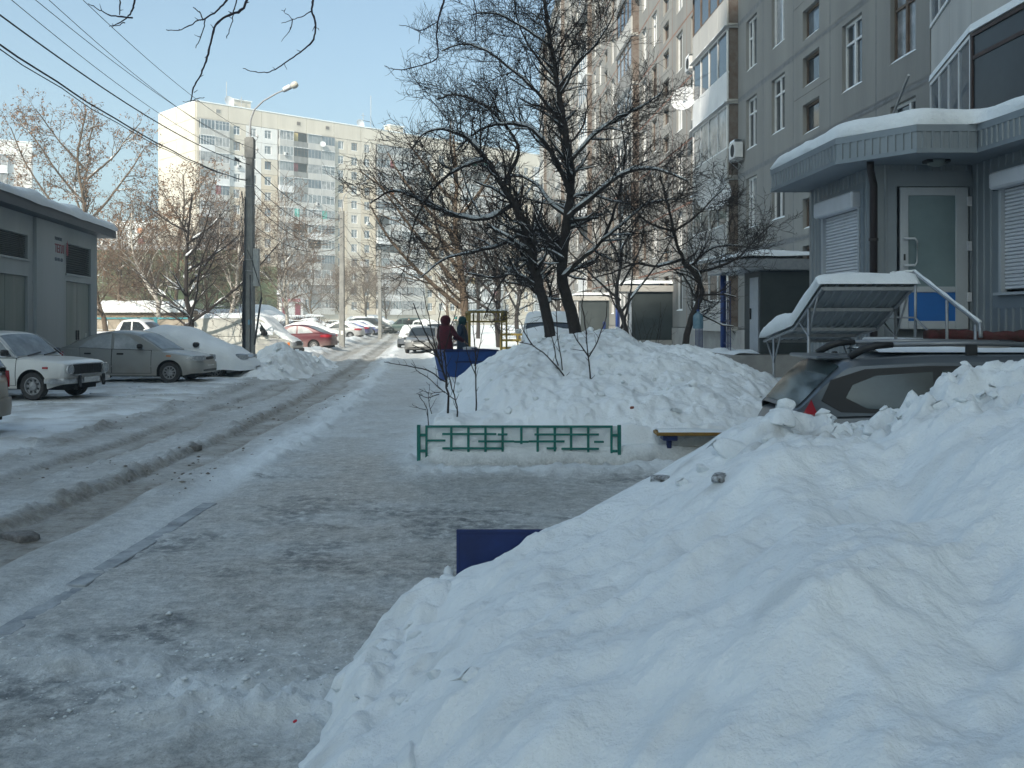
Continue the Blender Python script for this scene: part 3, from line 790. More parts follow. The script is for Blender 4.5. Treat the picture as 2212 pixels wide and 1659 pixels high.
# nearest balconies with a slanting flank, above the kiosk
CANT = [(21.3, .0), (17.7, 1.0), (13.4, 1.0), (11.2, .0)]
def cant_balcony(z, fm2, low):
    pm = PARAPET
    mb = MB()
    for i in range(3):
        (u0, y0), (u1, y1) = CANT[i], CANT[i + 1]
        du, dy = u1 - u0, y1 - y0; L_ = math.hypot(du, dy); ang = math.atan2(dy, du)
        T = Matrix.Translation((u0, y0, z)) @ Matrix.Rotation(ang, 4, 'Z')
        npn = max(1, int(L_ / 1.4))
        for q in range(npn):
            mb.box(L_ * q / npn + .01, L_ * (q + 1) / npn - .01, .0, .06, -.12, 1.0, 0, T)
    mb.prism([(u, y * .97) for u, y in CANT], z - .1, z + .06, 1)
    o = mb.build('balcony', [pm, CONCL], rb)
    gl = MB(); pn = MB(); sn = MB()
    for i in range(3):
        (u0, y0), (u1, y1) = CANT[i], CANT[i + 1]
        du, dy = u1 - u0, y1 - y0; L_ = math.hypot(du, dy); ang = math.atan2(dy, du)
        T = Matrix.Translation((u0, y0, z)) @ Matrix.Rotation(ang, 4, 'Z')
        m_ = 0 if i == 0 else 1; n = 4 if i == 0 else 2; a, b_ = 1.02, FH - .14; t = .07
        gl.box(0, L_, -.03, .05, a, a + t, m_, T); gl.box(0, L_, -.03, .05, b_ - t, b_, m_, T)
        for q in range(n + 1):
            x = (L_ - t) * q / n; gl.box(x, x + t, -.025, .055, a + t, b_ - t, m_, T)
        if m_: gl.box(t, L_ - t, -.02, .048, a + (b_ - a) * .7, a + (b_ - a) * .7 + t, 1, T)
        pn.add([T @ Vector(q) for q in ((.03, .0, a), (L_ - .03, .0, a), (L_ - .03, .0, b_), (.03, .0, b_))], [(0, 1, 2, 3)], 0 if i != 1 else 1)
        P = []
        for q in range(10):
            x = L_ * q / 9
            P.append([T @ Vector((x, -.05, b_ + .02)), T @ Vector((x, -.03, b_ + .16)), T @ Vector((x, .10, b_ + .12)), T @ Vector((x, .20, b_ + .0))])
        sn.grid(np.array([[tuple(v) for v in r_] for r_ in P]), 0)
    gl.build('balcony_glazing', [WHITEF, fm2], o); pn.build('pane', [GLASSB, GLASSD], o); sn.build('snow_ledge', SNOW, o, True)
for j in (1, 2, 3): cant_balcony(Z1 + j * FH, DWOOD if j == 1 else GREYF, j == 1)
mb = MB(); mb.bbox(19.55, 19.95, 1.02, 1.08, Z1 + FH, Z1 + 2 * FH - .1, .01) if False else None

# entrance porches with blue columns
PORCHD = M('dark_porch_sheet', (.022, .030, .032), .6, noise=2, col2=(.035, .045, .047))
DOORG = M('pale_grey_door', (.34, .37, .40), .5, noise=4, col2=(.28, .31, .34))
def porch(S, k):
    t = thing('entrance_porch', ['entrance porch with dark walls and a blue column just beyond the kiosk', 'second entrance porch behind the small crooked tree', 'third entrance porch seen past the apple trunks'][k], 'porch', (0, 0, 0), 0, 'entrance porches of the right block')
    t.location = (10.0 - .051 * S, S, 0); t.rotation_euler = (0, 0, math.atan2(1, -.051))
    mb = MB(); mb.bbox(-1.75, 1.75, -.0, 2.55, 3.12, 3.42, .02, 0); o = mb.build('canopy', CONCL if k else STEEL, t)
    P = []
    for i in range(16):
        x = -1.72 + 3.44 * i / 15; row = []
        for j in range(9):
            y = .02 + 2.5 * j / 8; e = min(i, 15 - i) / 15; f = min(1, (min(i, 15 - i) + .2) / 1.6) * min(1, (8 - j + .15) / 1.3)
            row.append((x, y, 3.423 + (.24 + .04 * math.sin(i * 1.3 + j)) * f ** .5))
        P.append(row)
    m2 = MB(); m2.grid(np.array(P)); m2.build('snow_cover', SNOW, o, True)
    mb = MB(); mb.box(-1.6, -1.54, .0, 1.95, .86, 3.11); mb.build('side_wall', PORCHD, t)
    mb = MB(); mb.box(-1.53, .2, 1.80, 1.86, .86, 3.11); mb.build('front_wall', PORCHD, t)
    mb = MB(); mb.box(-1.25, -.45, 1.865, 1.90, .88, 2.95); d = mb.build('door', DOORG, t)
    mb = MB(); mb.box(-.62, -.56, 1.905, 1.95, 1.8, 2.1); mb.build('handle', BLACKP, d)
    mb = MB(); mb.tube([(1.25, 2.2, .86), (1.25, 2.2, 3.11)], .085, 14); mb.build('column', BLUEP, t, True)
    mb = MB()
    for x in (.45, .62, .8, .97, 1.12): mb.tube([(x, 2.2, .9), (x, 2.2, 2.9)], .013, 5)
    for z in (1.1, 1.75, 2.35, 2.9): mb.tube([(.4, 2.2, z), (1.2, 2.2, z)], .013, 5)
    mb.build('grille', BLUED, t)
    mb = MB(); mb.bbox(-1.8, 2.6, .06, 2.8, -.2, .84, .02); pf = mb.build('platform', CONC, t)
    P = np.array([[(x, y, .845 + .12 * min(1, (2.7 - y) / .2) * (0.6 + .4 * math.sin(x * 3 + y * 2))) for y in np.linspace(1.98, 2.72, 6)] for x in np.linspace(-1.75, 2.5, 18)])
    m2 = MB(); m2.grid(P); m2.build('snow_cover', SNOW, pf, True)
    mb = MB()
    for x in np.linspace(1.7, 2.55, 6): mb.tube([(x, 2.72, .84), (x, 2.72, 1.7)], .012, 5)
    mb.tube([(1.3, 2.72, 1.95), (2.6, 2.72, 1.65)], .018, 6); mb.build('railing', BLUED, t)
for k in range(3): porch(S0[1] + 20.2 * k, k)

# ---- pale twelve-storey tower across the end of the lane
ft = thing('apartment_block', 'tall pale cream twelve-storey block standing across the end of the lane', 'apartment block', (-53, 168, 0), 0)
FD = Vector((.732, .681)); ft.rotation_euler = (0, 0, math.atan2(-FD.y, -FD.x))
fcols = [('balc', .45, 5.8, 2, .5), ('win', 5.85, 9.1, 1.25, 1.5, .8, -.1), ('win', 9.1, 12.05, 1.2, 1.5, .8, -.1), ('win', 12.05, 15.3, 1.3, 1.5, .8, -.3), ('balc', 15.4, 27.0, 4, .5),
         ('win', 27.1, 30.0, 1.25, 1.5, .8, .05), ('win', 30.0, 33.1, 1.35, 1.5, .8, .05), ('win', 33.1, 36.5, 1.25, 1.5, .8, -.3), ('balc', 36.6, 48.2, 4, .5),
         ('win', 48.3, 51.2, 1.25, 1.5, .8, .05), ('win', 51.2, 54.3, 1.35, 1.5, .8, .05), ('win', 54.3, 57.7, 1.25, 1.5, .8, -.3), ('balc', 57.8, 69.4, 4, .5),
         ('win', 69.5, 72.4, 1.25, 1.5, .8, .05), ('win', 72.4, 75.4, 1.35, 1.5, .8, .05), ('win', 75.4, 78.6, 1.25, 1.5, .8, -.3), ('balc', 78.7, 84.2, 2, .5)]
FZ = 3.05; rs = random.Random(23)
def fwall(ci, j):
    if ci in (2,) and j >= 7: return WALLW
    if ci == 1 and j in (8, 9): return WALLW
    if ci == 3 and j >= 10: return WALLW
    return WALLP if (ci % 4 in (1, 3)) and j < 9 else WALLF
facade(ft, fcols, 12, FH, FZ, rs, fwall, -1, False)
mb = MB(); FT = FZ + 12 * FH
mb.box(-85, -.17, -14.8, -.17, -1, FT, 0); mb.box(-85, 0, -.165, .04, -1, FZ - .03, 1); mb.box(-.43, 0, -.165, -.02, FZ, FT, 1)
mb.build('wall', [JOINTR, WALLF], ft)
edges = [0, 5.82, 12.07, 15.35, 21.2, 27.05, 33.05, 36.55, 42.4, 48.25, 54.3, 57.75, 63.6, 69.45, 75.4, 85]
for a, b_ in zip(edges[:-1], edges[1:]):
    link('attic_panel', panel_mesh(b_ - a - .05, 2.75, None, .16, WALLF), ft, (-(a + b_) / 2, .02, FT + .03))
mb = MB(); mb.box(-85, 0, -14.8, -.145, FT + .01, FT + 2.7, 0); mb.box(-85.1, .1, -14.9, .12, FT + 2.79, FT + 2.95, 1); mb.build('roof', [WALLF, SNOW], ft)
for u in (3.9, 19.5, 25.6, 39.2, 45.8):
    mb = MB(); mb.box(-.5, .5, .0, .05, 0, .8); o = mb.build('attic_vent', WALLF, ft, loc=(-u, .03, FT + 1.2))
    mb = MB(); mb.quad((-.4, .055, .1), (.4, .055, .1), (.4, .055, .7), (-.4, .055, .7)); mb.build('louvre', RUST if u > 5 else PARAD, o)
for q in range(2):                                                      # blank end wall, two panels wide
    for j in range(13):
        z = FZ + j * FH
        o = link('end_panel', panel_mesh(7.3, FH - .05, None, .16, WALLS if j > 8 else WALLF), ft, (.16, -.10 - 7.4 * q - 3.7, z)); o.rotation_euler = (0, 0, R(-90))
for u in (9.5, 43.0):
    mb = MB(); mb.box(-1.6, 1.6, -4, -2, 0, 1.6, 0); mb.box(-1.8, 1.8, -4.2, -1.8, 1.603, 1.75, 1); mb.build('roof_hut', [WALLF, SNOW], ft, loc=(-u, 0, FT + 2.95))
mb = MB()
for u, h in ((6.2, 4.4), (9.0, 2.2), (34.6, 3.0), (36.4, 6.6)):
    mb.tube([(-u, -1.5, FT + 2.9), (-u, -1.5, FT + 2.9 + h)], .06, 5)
    if h < 4: mb.tube([(-u - .5, -1.5, FT + 2.4 + h), (-u + .5, -1.5, FT + 2.4 + h)], .04, 4)
mb.build('aerial', GREYF, ft)
DISH = M('white_dish', (.56, .58, .60), .6)
def dish_mesh(r=.5):
    key = ('dish', r)
    if key in cache: return cache[key]
    mb = MB(); mb.lathe([(0.001, -.16 * r / .5), (r * .35, -.14 * r / .5), (r * .7, -.08 * r / .5), (r, 0), (r * .99, .012), (r * .7, -.068 * r / .5), (r * .3, -.13 * r / .5), (.001, -.15 * r / .5)], 22)
    mb.tube([(0, -r * .95, .0), (0, -r * .25, r * .85)], .018, 5); mb.lathe([(.0, r * .78), (.05, r * .80), (.05, r * .95), (.0, r * .97)], 8, c=(0, -r * .2, 0))
    mb.tube([(0, 0, -.16 * r / .5), (0, .0, -.5)], .03, 6)
    cache[key] = mb.mesh('satellite_dish', [DISH], True, 40); return cache[key]
def wall_dish(parent, x, y, z, r, name='satellite_dish'):
    return link(name, dish_mesh(r), parent, (x, y, z), (R(-75), 0, R(-25)))
for u, j, y in ((24.0, 11.1, 1.0), (14.9, 1.15, .6), (41.5, 8.1, 1.0), (33.0, 3.2, .6)): wall_dish(ft, -u, y, FZ + j * FH + .8, .55)
o = link('satellite_dish', dish_mesh(.9), ft, (-6.6, -1.2, FT + 4.0), (R(-75), 0, 0)); o = link('satellite_dish', dish_mesh(.9), ft, (-33.8, -1.2, FT + 3.7), (R(-75), 0, 0))
AC = M('white_metal_case', (.62, .63, .63), .45, noise=6, col2=(.55, .56, .56))
def ac_mesh():
    if 'ac' in cache: return cache['ac']
    mb = MB(); mb.bbox(-.4, .4, .06, .36, 0, .56, .02, 0); mb.lathe([(.0, .002), (.2, .004), (.215, .012), (.23, .0)], 18, 1, 'y', (-.1, .368, .28)) ; mb.box(-.38, .38, .06, .3, -.06, -.03, 2)
    cache['ac'] = mb.mesh('air_conditioner', [AC, DARK, GREYF], True, 35); return cache['ac']
for u, j in ((7.7, 9.15), (16.6, 10.3), (27.9, 9.1), (23.1, 7.2), (19.6, 5.1), (34.6, 6.2), (18.8, 4.1), (34.5, 2.2)): link('air_conditioner', ac_mesh(), ft, (-u, .52 if 15.4 < u < 27 else .03, FZ + j * FH + .1))
# shop on its ground floor
SIGNB = M('pale_sign_board', (.46, .45, .47), .6); SIGNR = M('red_sign_letter', (.55, .05, .08), .5); DOORR = M('dark_red_door', (.22, .03, .05), .5)
shop = thing('shop_front', 'ground floor shop front with red lettering on the pale tower', 'shop'); shop.location = ft.location; shop.rotation_euler = ft.rotation_euler
mb = MB(); mb.box(-19.7, -15.2, .55, 1.3, FZ - 1, FZ + 1.95); mb.build('wall', WALLW, shop)
mb = MB(); mb.box(-19.8, -15.1, 1.32, 1.42, FZ + 2.0, FZ + 2.85); sb = mb.build('sign_board', SIGNB, shop)
for u in (16.0, 18.6):
    mb = MB(); mb.box(-u - .55, -u + .55, 1.305, 1.34, FZ - .3, FZ + 1.9); mb.build('door', DOORR, shop)
def text_mesh(s, size, mat_, ext=.01, bold=0):
    cu = bpy.data.curves.new('lettering', 'FONT'); cu.body = s; cu.size = size; cu.extrude = ext; cu.align_x = 'LEFT'; cu.offset = bold
    ob = bpy.data.objects.new('lettering', cu); C.objects.link(ob)
    dg = bpy.context.evaluated_depsgraph_get(); me = bpy.data.meshes.new_from_object(ob.evaluated_get(dg)); bpy.data.objects.remove(ob)
    me.materials.clear(); me.materials.append(mat_); return me
# local x runs right-to-left for the reader, so lettering is turned to face outward
o = link('lettering', text_mesh('АЛИСА', .72, SIGNR, .015, .018), sb, (-16.55, 1.44, FZ + 2.14), (R(90), 0, R(180)))
mb = MB()
for (a, b_, c_, d_) in ((-.3, .3, -.3, -.2), (-.3, .3, .2, .3), (-.3, -.2, -.2, .2), (.2, .3, -.2, .2), (-.2, .2, -.04, .04)): mb.box(a, b_, 0, .02, c_, d_)
mb.build('emblem', SIGNR, sb, loc=(-15.75, 1.43, FZ + 2.43))

# ---- block at the far left edge and a lower one between
lb = thing('apartment_block', 'white nine-storey block cut off by the left edge of the picture', 'apartment block', (-71.5, 149, 0), math.atan2(-.53, -.85))
lcols = [('blank', .0, 3.3), ('balc', 3.3, 9.2, 2, .6), ('win', 9.2, 12.4, 1.3, 1.5, .8, 0), ('win', 12.4, 15.4, 1.3, 1.5, .8, 0), ('balc', 15.4, 21.0, 2, .6)]
facade(lb, lcols, 9, FH, 1.6, random.Random(5), WALLW, 1)
mb = MB(); mb.box(0, 30, -13, -.17, -1, 1.6 + 9 * FH, 0); mb.box(0, 30, -.165, .03, -1, 1.57, 1); mb.box(21, 30, -.165, 0, 1.6, 1.6 + 9 * FH, 1); mb.box(-.05, 30, -13, .05, 1.61 + 9 * FH, 3.6 + 9 * FH, 1); mb.box(-.1, 30, -13.1, .12, 3.605 + 9 * FH, 3.75 + 9 * FH, 2)
mb.build('wall', [JOINTR, WALLW, SNOW], lb)
for q in range(2):
    for j in range(9):
        o = link('end_panel', panel_mesh(6.4, FH - .05, None, .16, WALLW), lb, (-.16, -.10 - 6.5 * q - 3.2, 1.6 + j * FH)); o.rotation_euler = (0, 0, R(90))
mbk_ = thing('apartment_block', 'distant pale block showing between the bare trees left of the tower', 'apartment block', (-84, 262, 0), math.atan2(.12, -.99))
mcols = []
for k in range(4):
    u = 7.4 * k; mcols += [('win', u, u + 3.2, 1.5, 1.5, .8, 0), ('balc', u + 3.2, u + 7.4, 1, .5)]
facade(mbk_, mcols, 9, FH, 1.8, random.Random(8), WALLW, 1)
mb = MB(); mb.box(0, 31, -13, -.17, -1, 1.8 + 9 * FH, 0); mb.box(0, 31, -.165, .03, -1, 1.77, 1); mb.box(29.6, 31, -.165, 0, 1.8, 1.8 + 9 * FH, 1); mb.box(-.05, 31.05, -13, .05, 1.81 + 9 * FH, 3.2 + 9 * FH, 1); mb.box(-.1, 31.1, -13.1, .12, 3.205 + 9 * FH, 3.4 + 9 * FH, 2)
mb.build('wall', [JOINTG, WALLW, SNOW], mbk_)

# ---- block behind the viewer that throws the shade over the near yard
sb_ = thing('apartment_block', 'tall grey block behind the viewer that shades the near yard', 'apartment block', (-46.7, -46.7, 0), R(19.7))
mb = MB(); mb.box(-75, 37, -14, 0, -.5, 71, 0); mb.box(-75.3, 37.3, -14.3, .3, 71.005, 71.6, 1); mb.build('wall', [WALLN, SNOW], sb_)
for j in range(0, 23, 1):
    for i in range(0, 18):
        place_window(sb_, -71 + 6.2 * i, 2.2 + 3.0 * j, 1.6, 1.6, WHITEF, GLASS, 0, y=.08, snowy=False, sill=False)
# ------------------------------------------------------------------ grey corrugated kiosk on the right
CORR = M('grey_corrugated_sheet', (.235, .265, .285), .42, metal=.25, noise=1.0, col2=(.195, .225, .245), spec=.5)
TRIM = M('grey_flashing', (.225, .26, .285), .5, metal=.2, noise=1.5, col2=(.19, .22, .245))
SOFF = M('grey_soffit', (.24, .275, .31), .55, noise=.8, col2=(.21, .24, .27))
SHUT = M('white_shutter', (.60, .62, .66), .5, noise=2, col2=(.53, .55, .58))
ALU = M('pale_aluminium', (.42, .455, .48), .45, noise=2, col2=(.37, .40, .43))
FROST = M('frosted_door_glass', (.17, .235, .25), .35, noise=1.2, col2=(.13, .185, .20))
BLUEPAN = M('bright_blue_panel', (.012, .13, .42), .5, noise=2, col2=(.012, .11, .36))
PIPE = M('dark_brown_pipe', (.022, .016, .016), .4)

def corr_strip(mb, p, q, z0, z1, m=0, pitch=.2, dep=.022, side=1):
    """ribbed sheet standing from p to q; side picks the facing"""
    p = Vector(p); q = Vector(q); d = q - p; L_ = d.length; d /= L_; nrm = Vector((d.y, -d.x)) * side
    pts = []; s = 0.0
    while s < L_ - 1e-4:
        for ds, o in ((0, 0), (.55, 0), (.63, 1), (.90, 1), (.98, 0)):
            t = s + ds * pitch
            if t <= L_: pts.append((t, o * dep))
        s += pitch
    pts.append((L_, 0))
    P = np.array([[tuple(p + d * t + nrm * o) + (z,) for z in (z0, z1)] for t, o in pts])
    mb.grid(P, m, flip=side > 0)

kiosk = thing('kiosk', 'grey corrugated kiosk with roller shutters and a snow covered wavy canopy', 'kiosk', (0, 0, 0))
KA, KB, KC, KD = (5.62, 18.9), (5.73, 15.7), (7.22, 15.7), (7.93, 1.5)
KZ0, KZ1 = .25, 4.2
def wall_with_hole(name, p, q, holes, z0=KZ0, z1=KZ1):
    """corrugated wall in strips round an opening (s0, s1, z0, z1)"""
    mb = MB(); p = Vector(p); q = Vector(q); L_ = (q - p).length; d = (q - p) / L_
    if not holes: corr_strip(mb, p, q, z0, z1)
    else:
        s0, s1, a, b_ = holes
        if s0 > .02: corr_strip(mb, p, p + d * s0, z0, z1)
        if s1 < L_ - .02: corr_strip(mb, p + d * s1, q, z0, z1)
        corr_strip(mb, p + d * s0, p + d * s1, z0, a); corr_strip(mb, p + d * s0, p + d * s1, b_, z1)
    return mb.build(name, CORR, kiosk)
def face_T(p, q):
    p = Vector(p); q = Vector(q); a = math.atan2(q.y - p.y, q.x - p.x)
    return Matrix.Translation((p.x, p.y, 0)) @ Matrix.Rotation(a, 4, 'Z')          # x along, -y outward
LA = (Vector(KB) - Vector(KA)).length; LC = (Vector(KD) - Vector(KC)).length
wall_with_hole('wall', KA, KB, (.62, 2.62, 1.55, 3.98))
wall_with_hole('wall', KB, KC, (.28, 1.49, 1.5, 3.98))
wall_with_hole('wall', KC, KD, (.62, 3.3, 1.95, 4.02))
mb = MB(); mb.box(5.66, 9.0, 18.78, 18.88, 0, 4.2); mb.build('end_wall', CORR, kiosk)
mb = MB(); mb.box(8.0, 9.4, 1.6, 18.7, 0, 4.15); mb.box(5.9, 7.98, 15.95, 18.7, 0, 4.15); mb.build('inner_wall', SOFF, kiosk)
def shutter(p, q, s0, s1, z0, z1, bz0, bz1):
    T = face_T(p, q)
    mb = MB(); n = int((bz0 - z0) / .055); P = []
    for i in range(n):
        za = bz0 - .055 * i
        P += [(za, .03), (za - .012, .0), (za - .043, .0), (za - .055, .03)]
    G = np.array([[tuple(T @ Vector((s, dy + .02, z))) for z, dy in P] for s in (s0 + .12, s1 - .06)])
    mb.grid(G, 0, flip=False)
    o = mb.build('roller_shutter', SHUT, kiosk)
    mb = MB(); mb.bbox(s0, s1, -.17, .04, bz0, bz1, .03, 0, T); mb.build('shutter_box', SHUT, o)
    mb = MB(); mb.box(s0 + .05, s0 + .12, -.04, .05, z0, bz0, 0, T); mb.box(s1 - .06, s1, -.04, .05, z0, bz0, 0, T); mb.box(s0 - .02, s1, -.09, .05, z0 - .04, z0, 0, T); mb.build('guide_rail', ALU, o)
    mb = MB(); mb.box(s0 - .16, s0 + .05, -.012, .06, z0 - .22, bz0 - .0, 0, T); mb.box(s0 - .16, s1 + .14, -.014, .05, z0 - .24, z0 - .045, 0, T); mb.box(s1, s1 + .14, -.012, .05, z0 - .2, bz1 + .1, 0, T); mb.box(s0 - .16, s1 + .14, -.010, .05, bz1, bz1 + .12, 0, T)
    mb.build('flashing', TRIM, o)
shutter(KA, KB, .72, 2.55, 1.7, 3.9, 3.60, 3.88)
shutter(KC, KD, .80, 3.2, 2.17, 3.95, 3.70, 3.95)
# door in the return face
T = face_T(KB, KC)
mb = MB(); mb.box(.15, .30, -.03, .12, 1.55, 4.12, 0, T); mb.box(.30, 1.47, -.028, .12, 3.86, 4.10, 0, T); mb.box(1.45, 1.49, -.03, .12, 1.55, 4.0, 0, T); mb.build('door_surround', TRIM, kiosk)
mb = MB(); w0, w1, dz0, dz1 = .36, 1.43, 1.62, 3.85
mb.bbox(w0, w0 + .13, -.02, .05, dz0, dz1, .008, 0, T); mb.bbox(w1 - .20, w1, -.02, .05, dz0, dz1, .008, 0, T)
mb.bbox(w0 + .13, w1 - .2, -.018, .05, dz1 - .13, dz1, .008, 0, T); mb.bbox(w0 + .13, w1 - .2, -.018, .05, dz0, dz0 + .13, .008, 0, T); mb.bbox(w0 + .13, w1 - .2, -.018, .05, 2.20, 2.29, .008, 0, T)
door = mb.build('door', ALU, kiosk)
mb = MB(); mb.box(w0 + .13, w1 - .2, .005, .03, 2.29, dz1 - .13, 0, T); mb.build('door_glass', FROST, door)
mb = MB(); mb.box(w0 + .13, w1 - .2, .0, .03, dz0 + .13, 2.20, 0, T); mb.build('door_panel', BLUEPAN, door)
mb = MB(); hz0 = 2.62; mb.tube([tuple(T @ Vector(p)) for p in ((w0 + .06, -.02, hz0 + .42), (w0 + .06, -.07, hz0 + .42), (w0 + .20, -.09, hz0 + .42), (w0 + .235, -.09, hz0 + .38), (w0 + .235, -.09, hz0 + .05), (w0 + .20, -.09, hz0), (w0 + .06, -.07, hz0), (w0 + .06, -.02, hz0))], .016, 8)
mb.build('handle', SHUT, door, True)
mb = MB(); mb.bbox(w0 + .05, w0 + .08, -.028, -.018, 2.70, 2.80, .003, 0, T); mb.build('lock', BLACKP, door)
for z in (2.05, 2.85, 3.55):
    mb = MB(); mb.bbox(w1 - .03, w1 + .045, -.045, -.018, z, z + .15, .006, 0, T); mb.build('hinge', SHUT, door)
mb = MB(); mb.tube([(5.50, 15.35, 4.19), (5.52, 15.4, 4.08), (5.60, 15.55, 3.98), (5.64, 15.60, 3.86), (5.64, 15.60, .4)], [.055, .055, .055, .06, .06], 12); mb.lathe([(.075, 0), (.075, .04)], 12, c=(5.64, 15.6, 3.0)); mb.build('drain_pipe', PIPE, kiosk, True)
# canopy
CANP = [(4.91, 18.95), (5.06, 15.6), (5.87, 14.5), (6.75, 14.5), (6.86, 13.4), (7.47, 1.5)]
inner = [(9.9, 1.5), (9.05, 18.95)]
mb = MB(); mb.prism((CANP + inner), 4.20, 4.215); can = mb.build('canopy', SOFF, kiosk)
mb = MB()
for a, b_ in zip(CANP[:-1], CANP[1:]): corr_strip(mb, a, b_, 4.255, 4.50, 0, .13 if a != CANP[0] else .15, .02)
mb.build('fascia', CORR, can)
mb = MB()
def off_poly(poly, d):
    out = []
    for i, p in enumerate(poly):
        p = Vector(p); a = Vector(poly[max(0, i - 1)]); c = Vector(poly[min(len(poly) - 1, i + 1)])
        t1 = (p - a) if i else (c - p); t2 = (c - p) if i < len(poly) - 1 else (p - a)
        n1 = Vector((t1.y, -t1.x)).normalized(); n2 = Vector((t2.y, -t2.x)).normalized(); n = (n1 + n2)
        n = n / max(.3, n.length_squared) * 2
        out.append(p + n * d * .5 * 1.0)
    return out
o_out = off_poly(CANP, .035); o_in = off_poly(CANP, -.02)
for z0, z1 in ((4.19, 4.255), (4.50, 4.60)):
    for i in range(len(CANP) - 1):
        a, b_, c, d = o_out[i], o_out[i + 1], o_in[i + 1], o_in[i]
        mb.add([(a.x, a.y, z0), (b_.x, b_.y, z0), (c.x, c.y, z0), (d.x, d.y, z0), (a.x, a.y, z1), (b_.x, b_.y, z1), (c.x, c.y, z1), (d.x, d.y, z1)], [(0, 3, 2, 1), (4, 5, 6, 7), (0, 1, 5, 4), (2, 3, 7, 6), (0, 4, 7, 3), (1, 2, 6, 5)])
mb.box(4.93, 9.0, 18.95, 18.98, 4.19, 4.60)
mb.build('edge_strip', TRIM, can)
def dense(poly, n):
    out = []
    for a, b_ in zip(poly[:-1], poly[1:]):
        a = Vector(a); b_ = Vector(b_); k = max(2, int((b_ - a).length / n))
        out += [a.lerp(b_, i / k) for i in range(k)]
    return out + [Vector(poly[-1])]
cp = dense(CANP, .12)
for _ in range(3): cp = [cp[0]] + [(cp[i - 1] + cp[i] * 2 + cp[i + 1]) / 4 for i in range(1, len(cp) - 1)] + [cp[-1]]
rows = []
for k, (d, z) in enumerate(((.01, 4.602), (.03, 4.66), (.0, 4.74), (-.08, 4.80), (-.22, 4.835), (-.6, 4.85), (-1.4, 4.86), (-2.6, 4.86))):
    row = []
    for i, p in enumerate(off_poly([tuple(q) for q in cp], d)):
        t = (18.95 - p.y) / 10; endk = min(1, ((18.98 - p.y) / .35 + .12)) if p.y > 18.4 else 1
        n = (fbm(np.array(p.x * 1.2), np.array(p.y * 1.2), 3, 401) - .5)
        row.append((p.x + .05 * float(fbm(np.array(p.y * 2), np.array(k * 1.0), 2, 402) - .5), min(p.y, 18.93), 4.602 + (z - 4.602) * (1 + n * .5) * max(.1, endk) ** .5))
    rows.append(row)
mb = MB(); mb.grid(np.array(rows), 0, flip=False); mb.build('snow_cover', SNOW, can, True)
mb = MB(); mb.lathe([(.001, .02), (.13, .02), (.14, .0), (.12, -.05), (.06, -.08), (.001, -.085)][::-1], 18, c=(6.45, 15.2, 4.18)); lamp = mb.build('ceiling_lamp', M('dull_glass_lamp', (.16, .19, .18), .3), kiosk, True)
mb = MB(); mb.bbox(6.27, 6.63, 15.1, 15.3, 4.15, 4.198, .01); mb.build('lamp_base', BLACKP, lamp)

# landing, steps, handrail
step = thing('entrance_steps', 'kiosk landing and steps below the glazed door', 'steps', (0, 0, 0))
mb = MB(); mb.bbox(5.45, 7.25, 13.62, 15.66, .2, 1.42, .015, 0); mb.build('landing', CONC, step)
mb = MB(); corr_strip(mb, (5.40, 15.6), (5.40, 13.58), .2, 1.38); corr_strip(mb, (5.40, 13.58), (7.2, 13.58), .2, 1.36); mb.build('skirt', CORR, step)
mb = MB(); mb.bbox(5.45, 5.95, 13.9, 15.6, 1.424, 1.50, .03); mb.build('snow_cover', SNOW, step)
for i in range(6):
    mb = MB(); mb.bbox(5.95, 7.1, 13.26 - .3 * i, 13.57 - .3 * i, .0, 1.2 - .2 * i, .012); mb.build('step', CONC, step)
rail = thing('handrail', 'snow dusted pipe handrail slanting down from the kiosk door', 'handrail', (0, 0, 0))
top = [(5.50, 14.55, 2.42), (5.84, 14.5, 2.45), (5.90, 12.6, 1.71), (5.86, 12.5, 1.55)]
mb = MB(); mb.tube(top, .026, 8); mb.build('top_rail', STEEL, rail, True)
mb = MB(); mb.tube([(5.45, 14.5, 1.80), (5.84, 14.5, 1.80), (5.88, 13.0, 1.15), (5.88, 12.6, 1.02)], .015, 6); mb.build('lower_rail', STEEL, rail, True)
for (y, z0, z1) in ((14.5, 1.3, 2.43), (13.45, 1.0, 2.03), (12.62, .3, 1.70)):
    mb = MB(); mb.tube([(5.85, y, z0), (5.85, y, z1)], .022, 8); mb.build('post', STEEL, rail, True)
mb = MB(); P = [(p[0], p[1], p[2] + .028) for p in top[:3]]
PP = []
for a, b_ in zip(P[:-1], P[1:]):
    for i in range(8): t = i / 8; PP.append(tuple(Vector(a).lerp(Vector(b_), t)))
PP.append(P[-1]); mb.tube(PP, [.012 + .012 * abs(math.sin(i * 1.7)) for i in range(len(PP))], 6); mb.build('snow_cover', SNOW, rail, True)
RUG = M('dark_red_rug', (.105, .028, .032), .95, noise=9, col2=(.06, .03, .025), bmp=(60, .7))
mb = MB(); n = 16; P = []
for i in range(n): t = i / (n - 1); P.append((5.72 + 1.42 * t, 13.82 + .05 * math.sin(t * 3), 1.535 + .015 * math.sin(t * 7)))
mb.tube(P, [.085 + .012 * math.sin(i * 2.3) for i in range(n)], 14); rug = tag(mb.build('rolled_rug', RUG, None, True), 'dark red rolled rug lying on the kiosk landing under the handrail', 'rug')
for k in range(9):
    a = k * .7; mb = MB()
mb = MB()
for k in range(16):
    a = k * .41; mb.tube([(7.12, 13.86 + .05 * math.cos(a), 1.54 + .05 * math.sin(a)), (7.2 + .05 * rnd.random(), 13.86 + .10 * math.cos(a), 1.56 + .10 * math.sin(a))], [.012, .004], 4)
mb.build('fringe', RUST, rug)

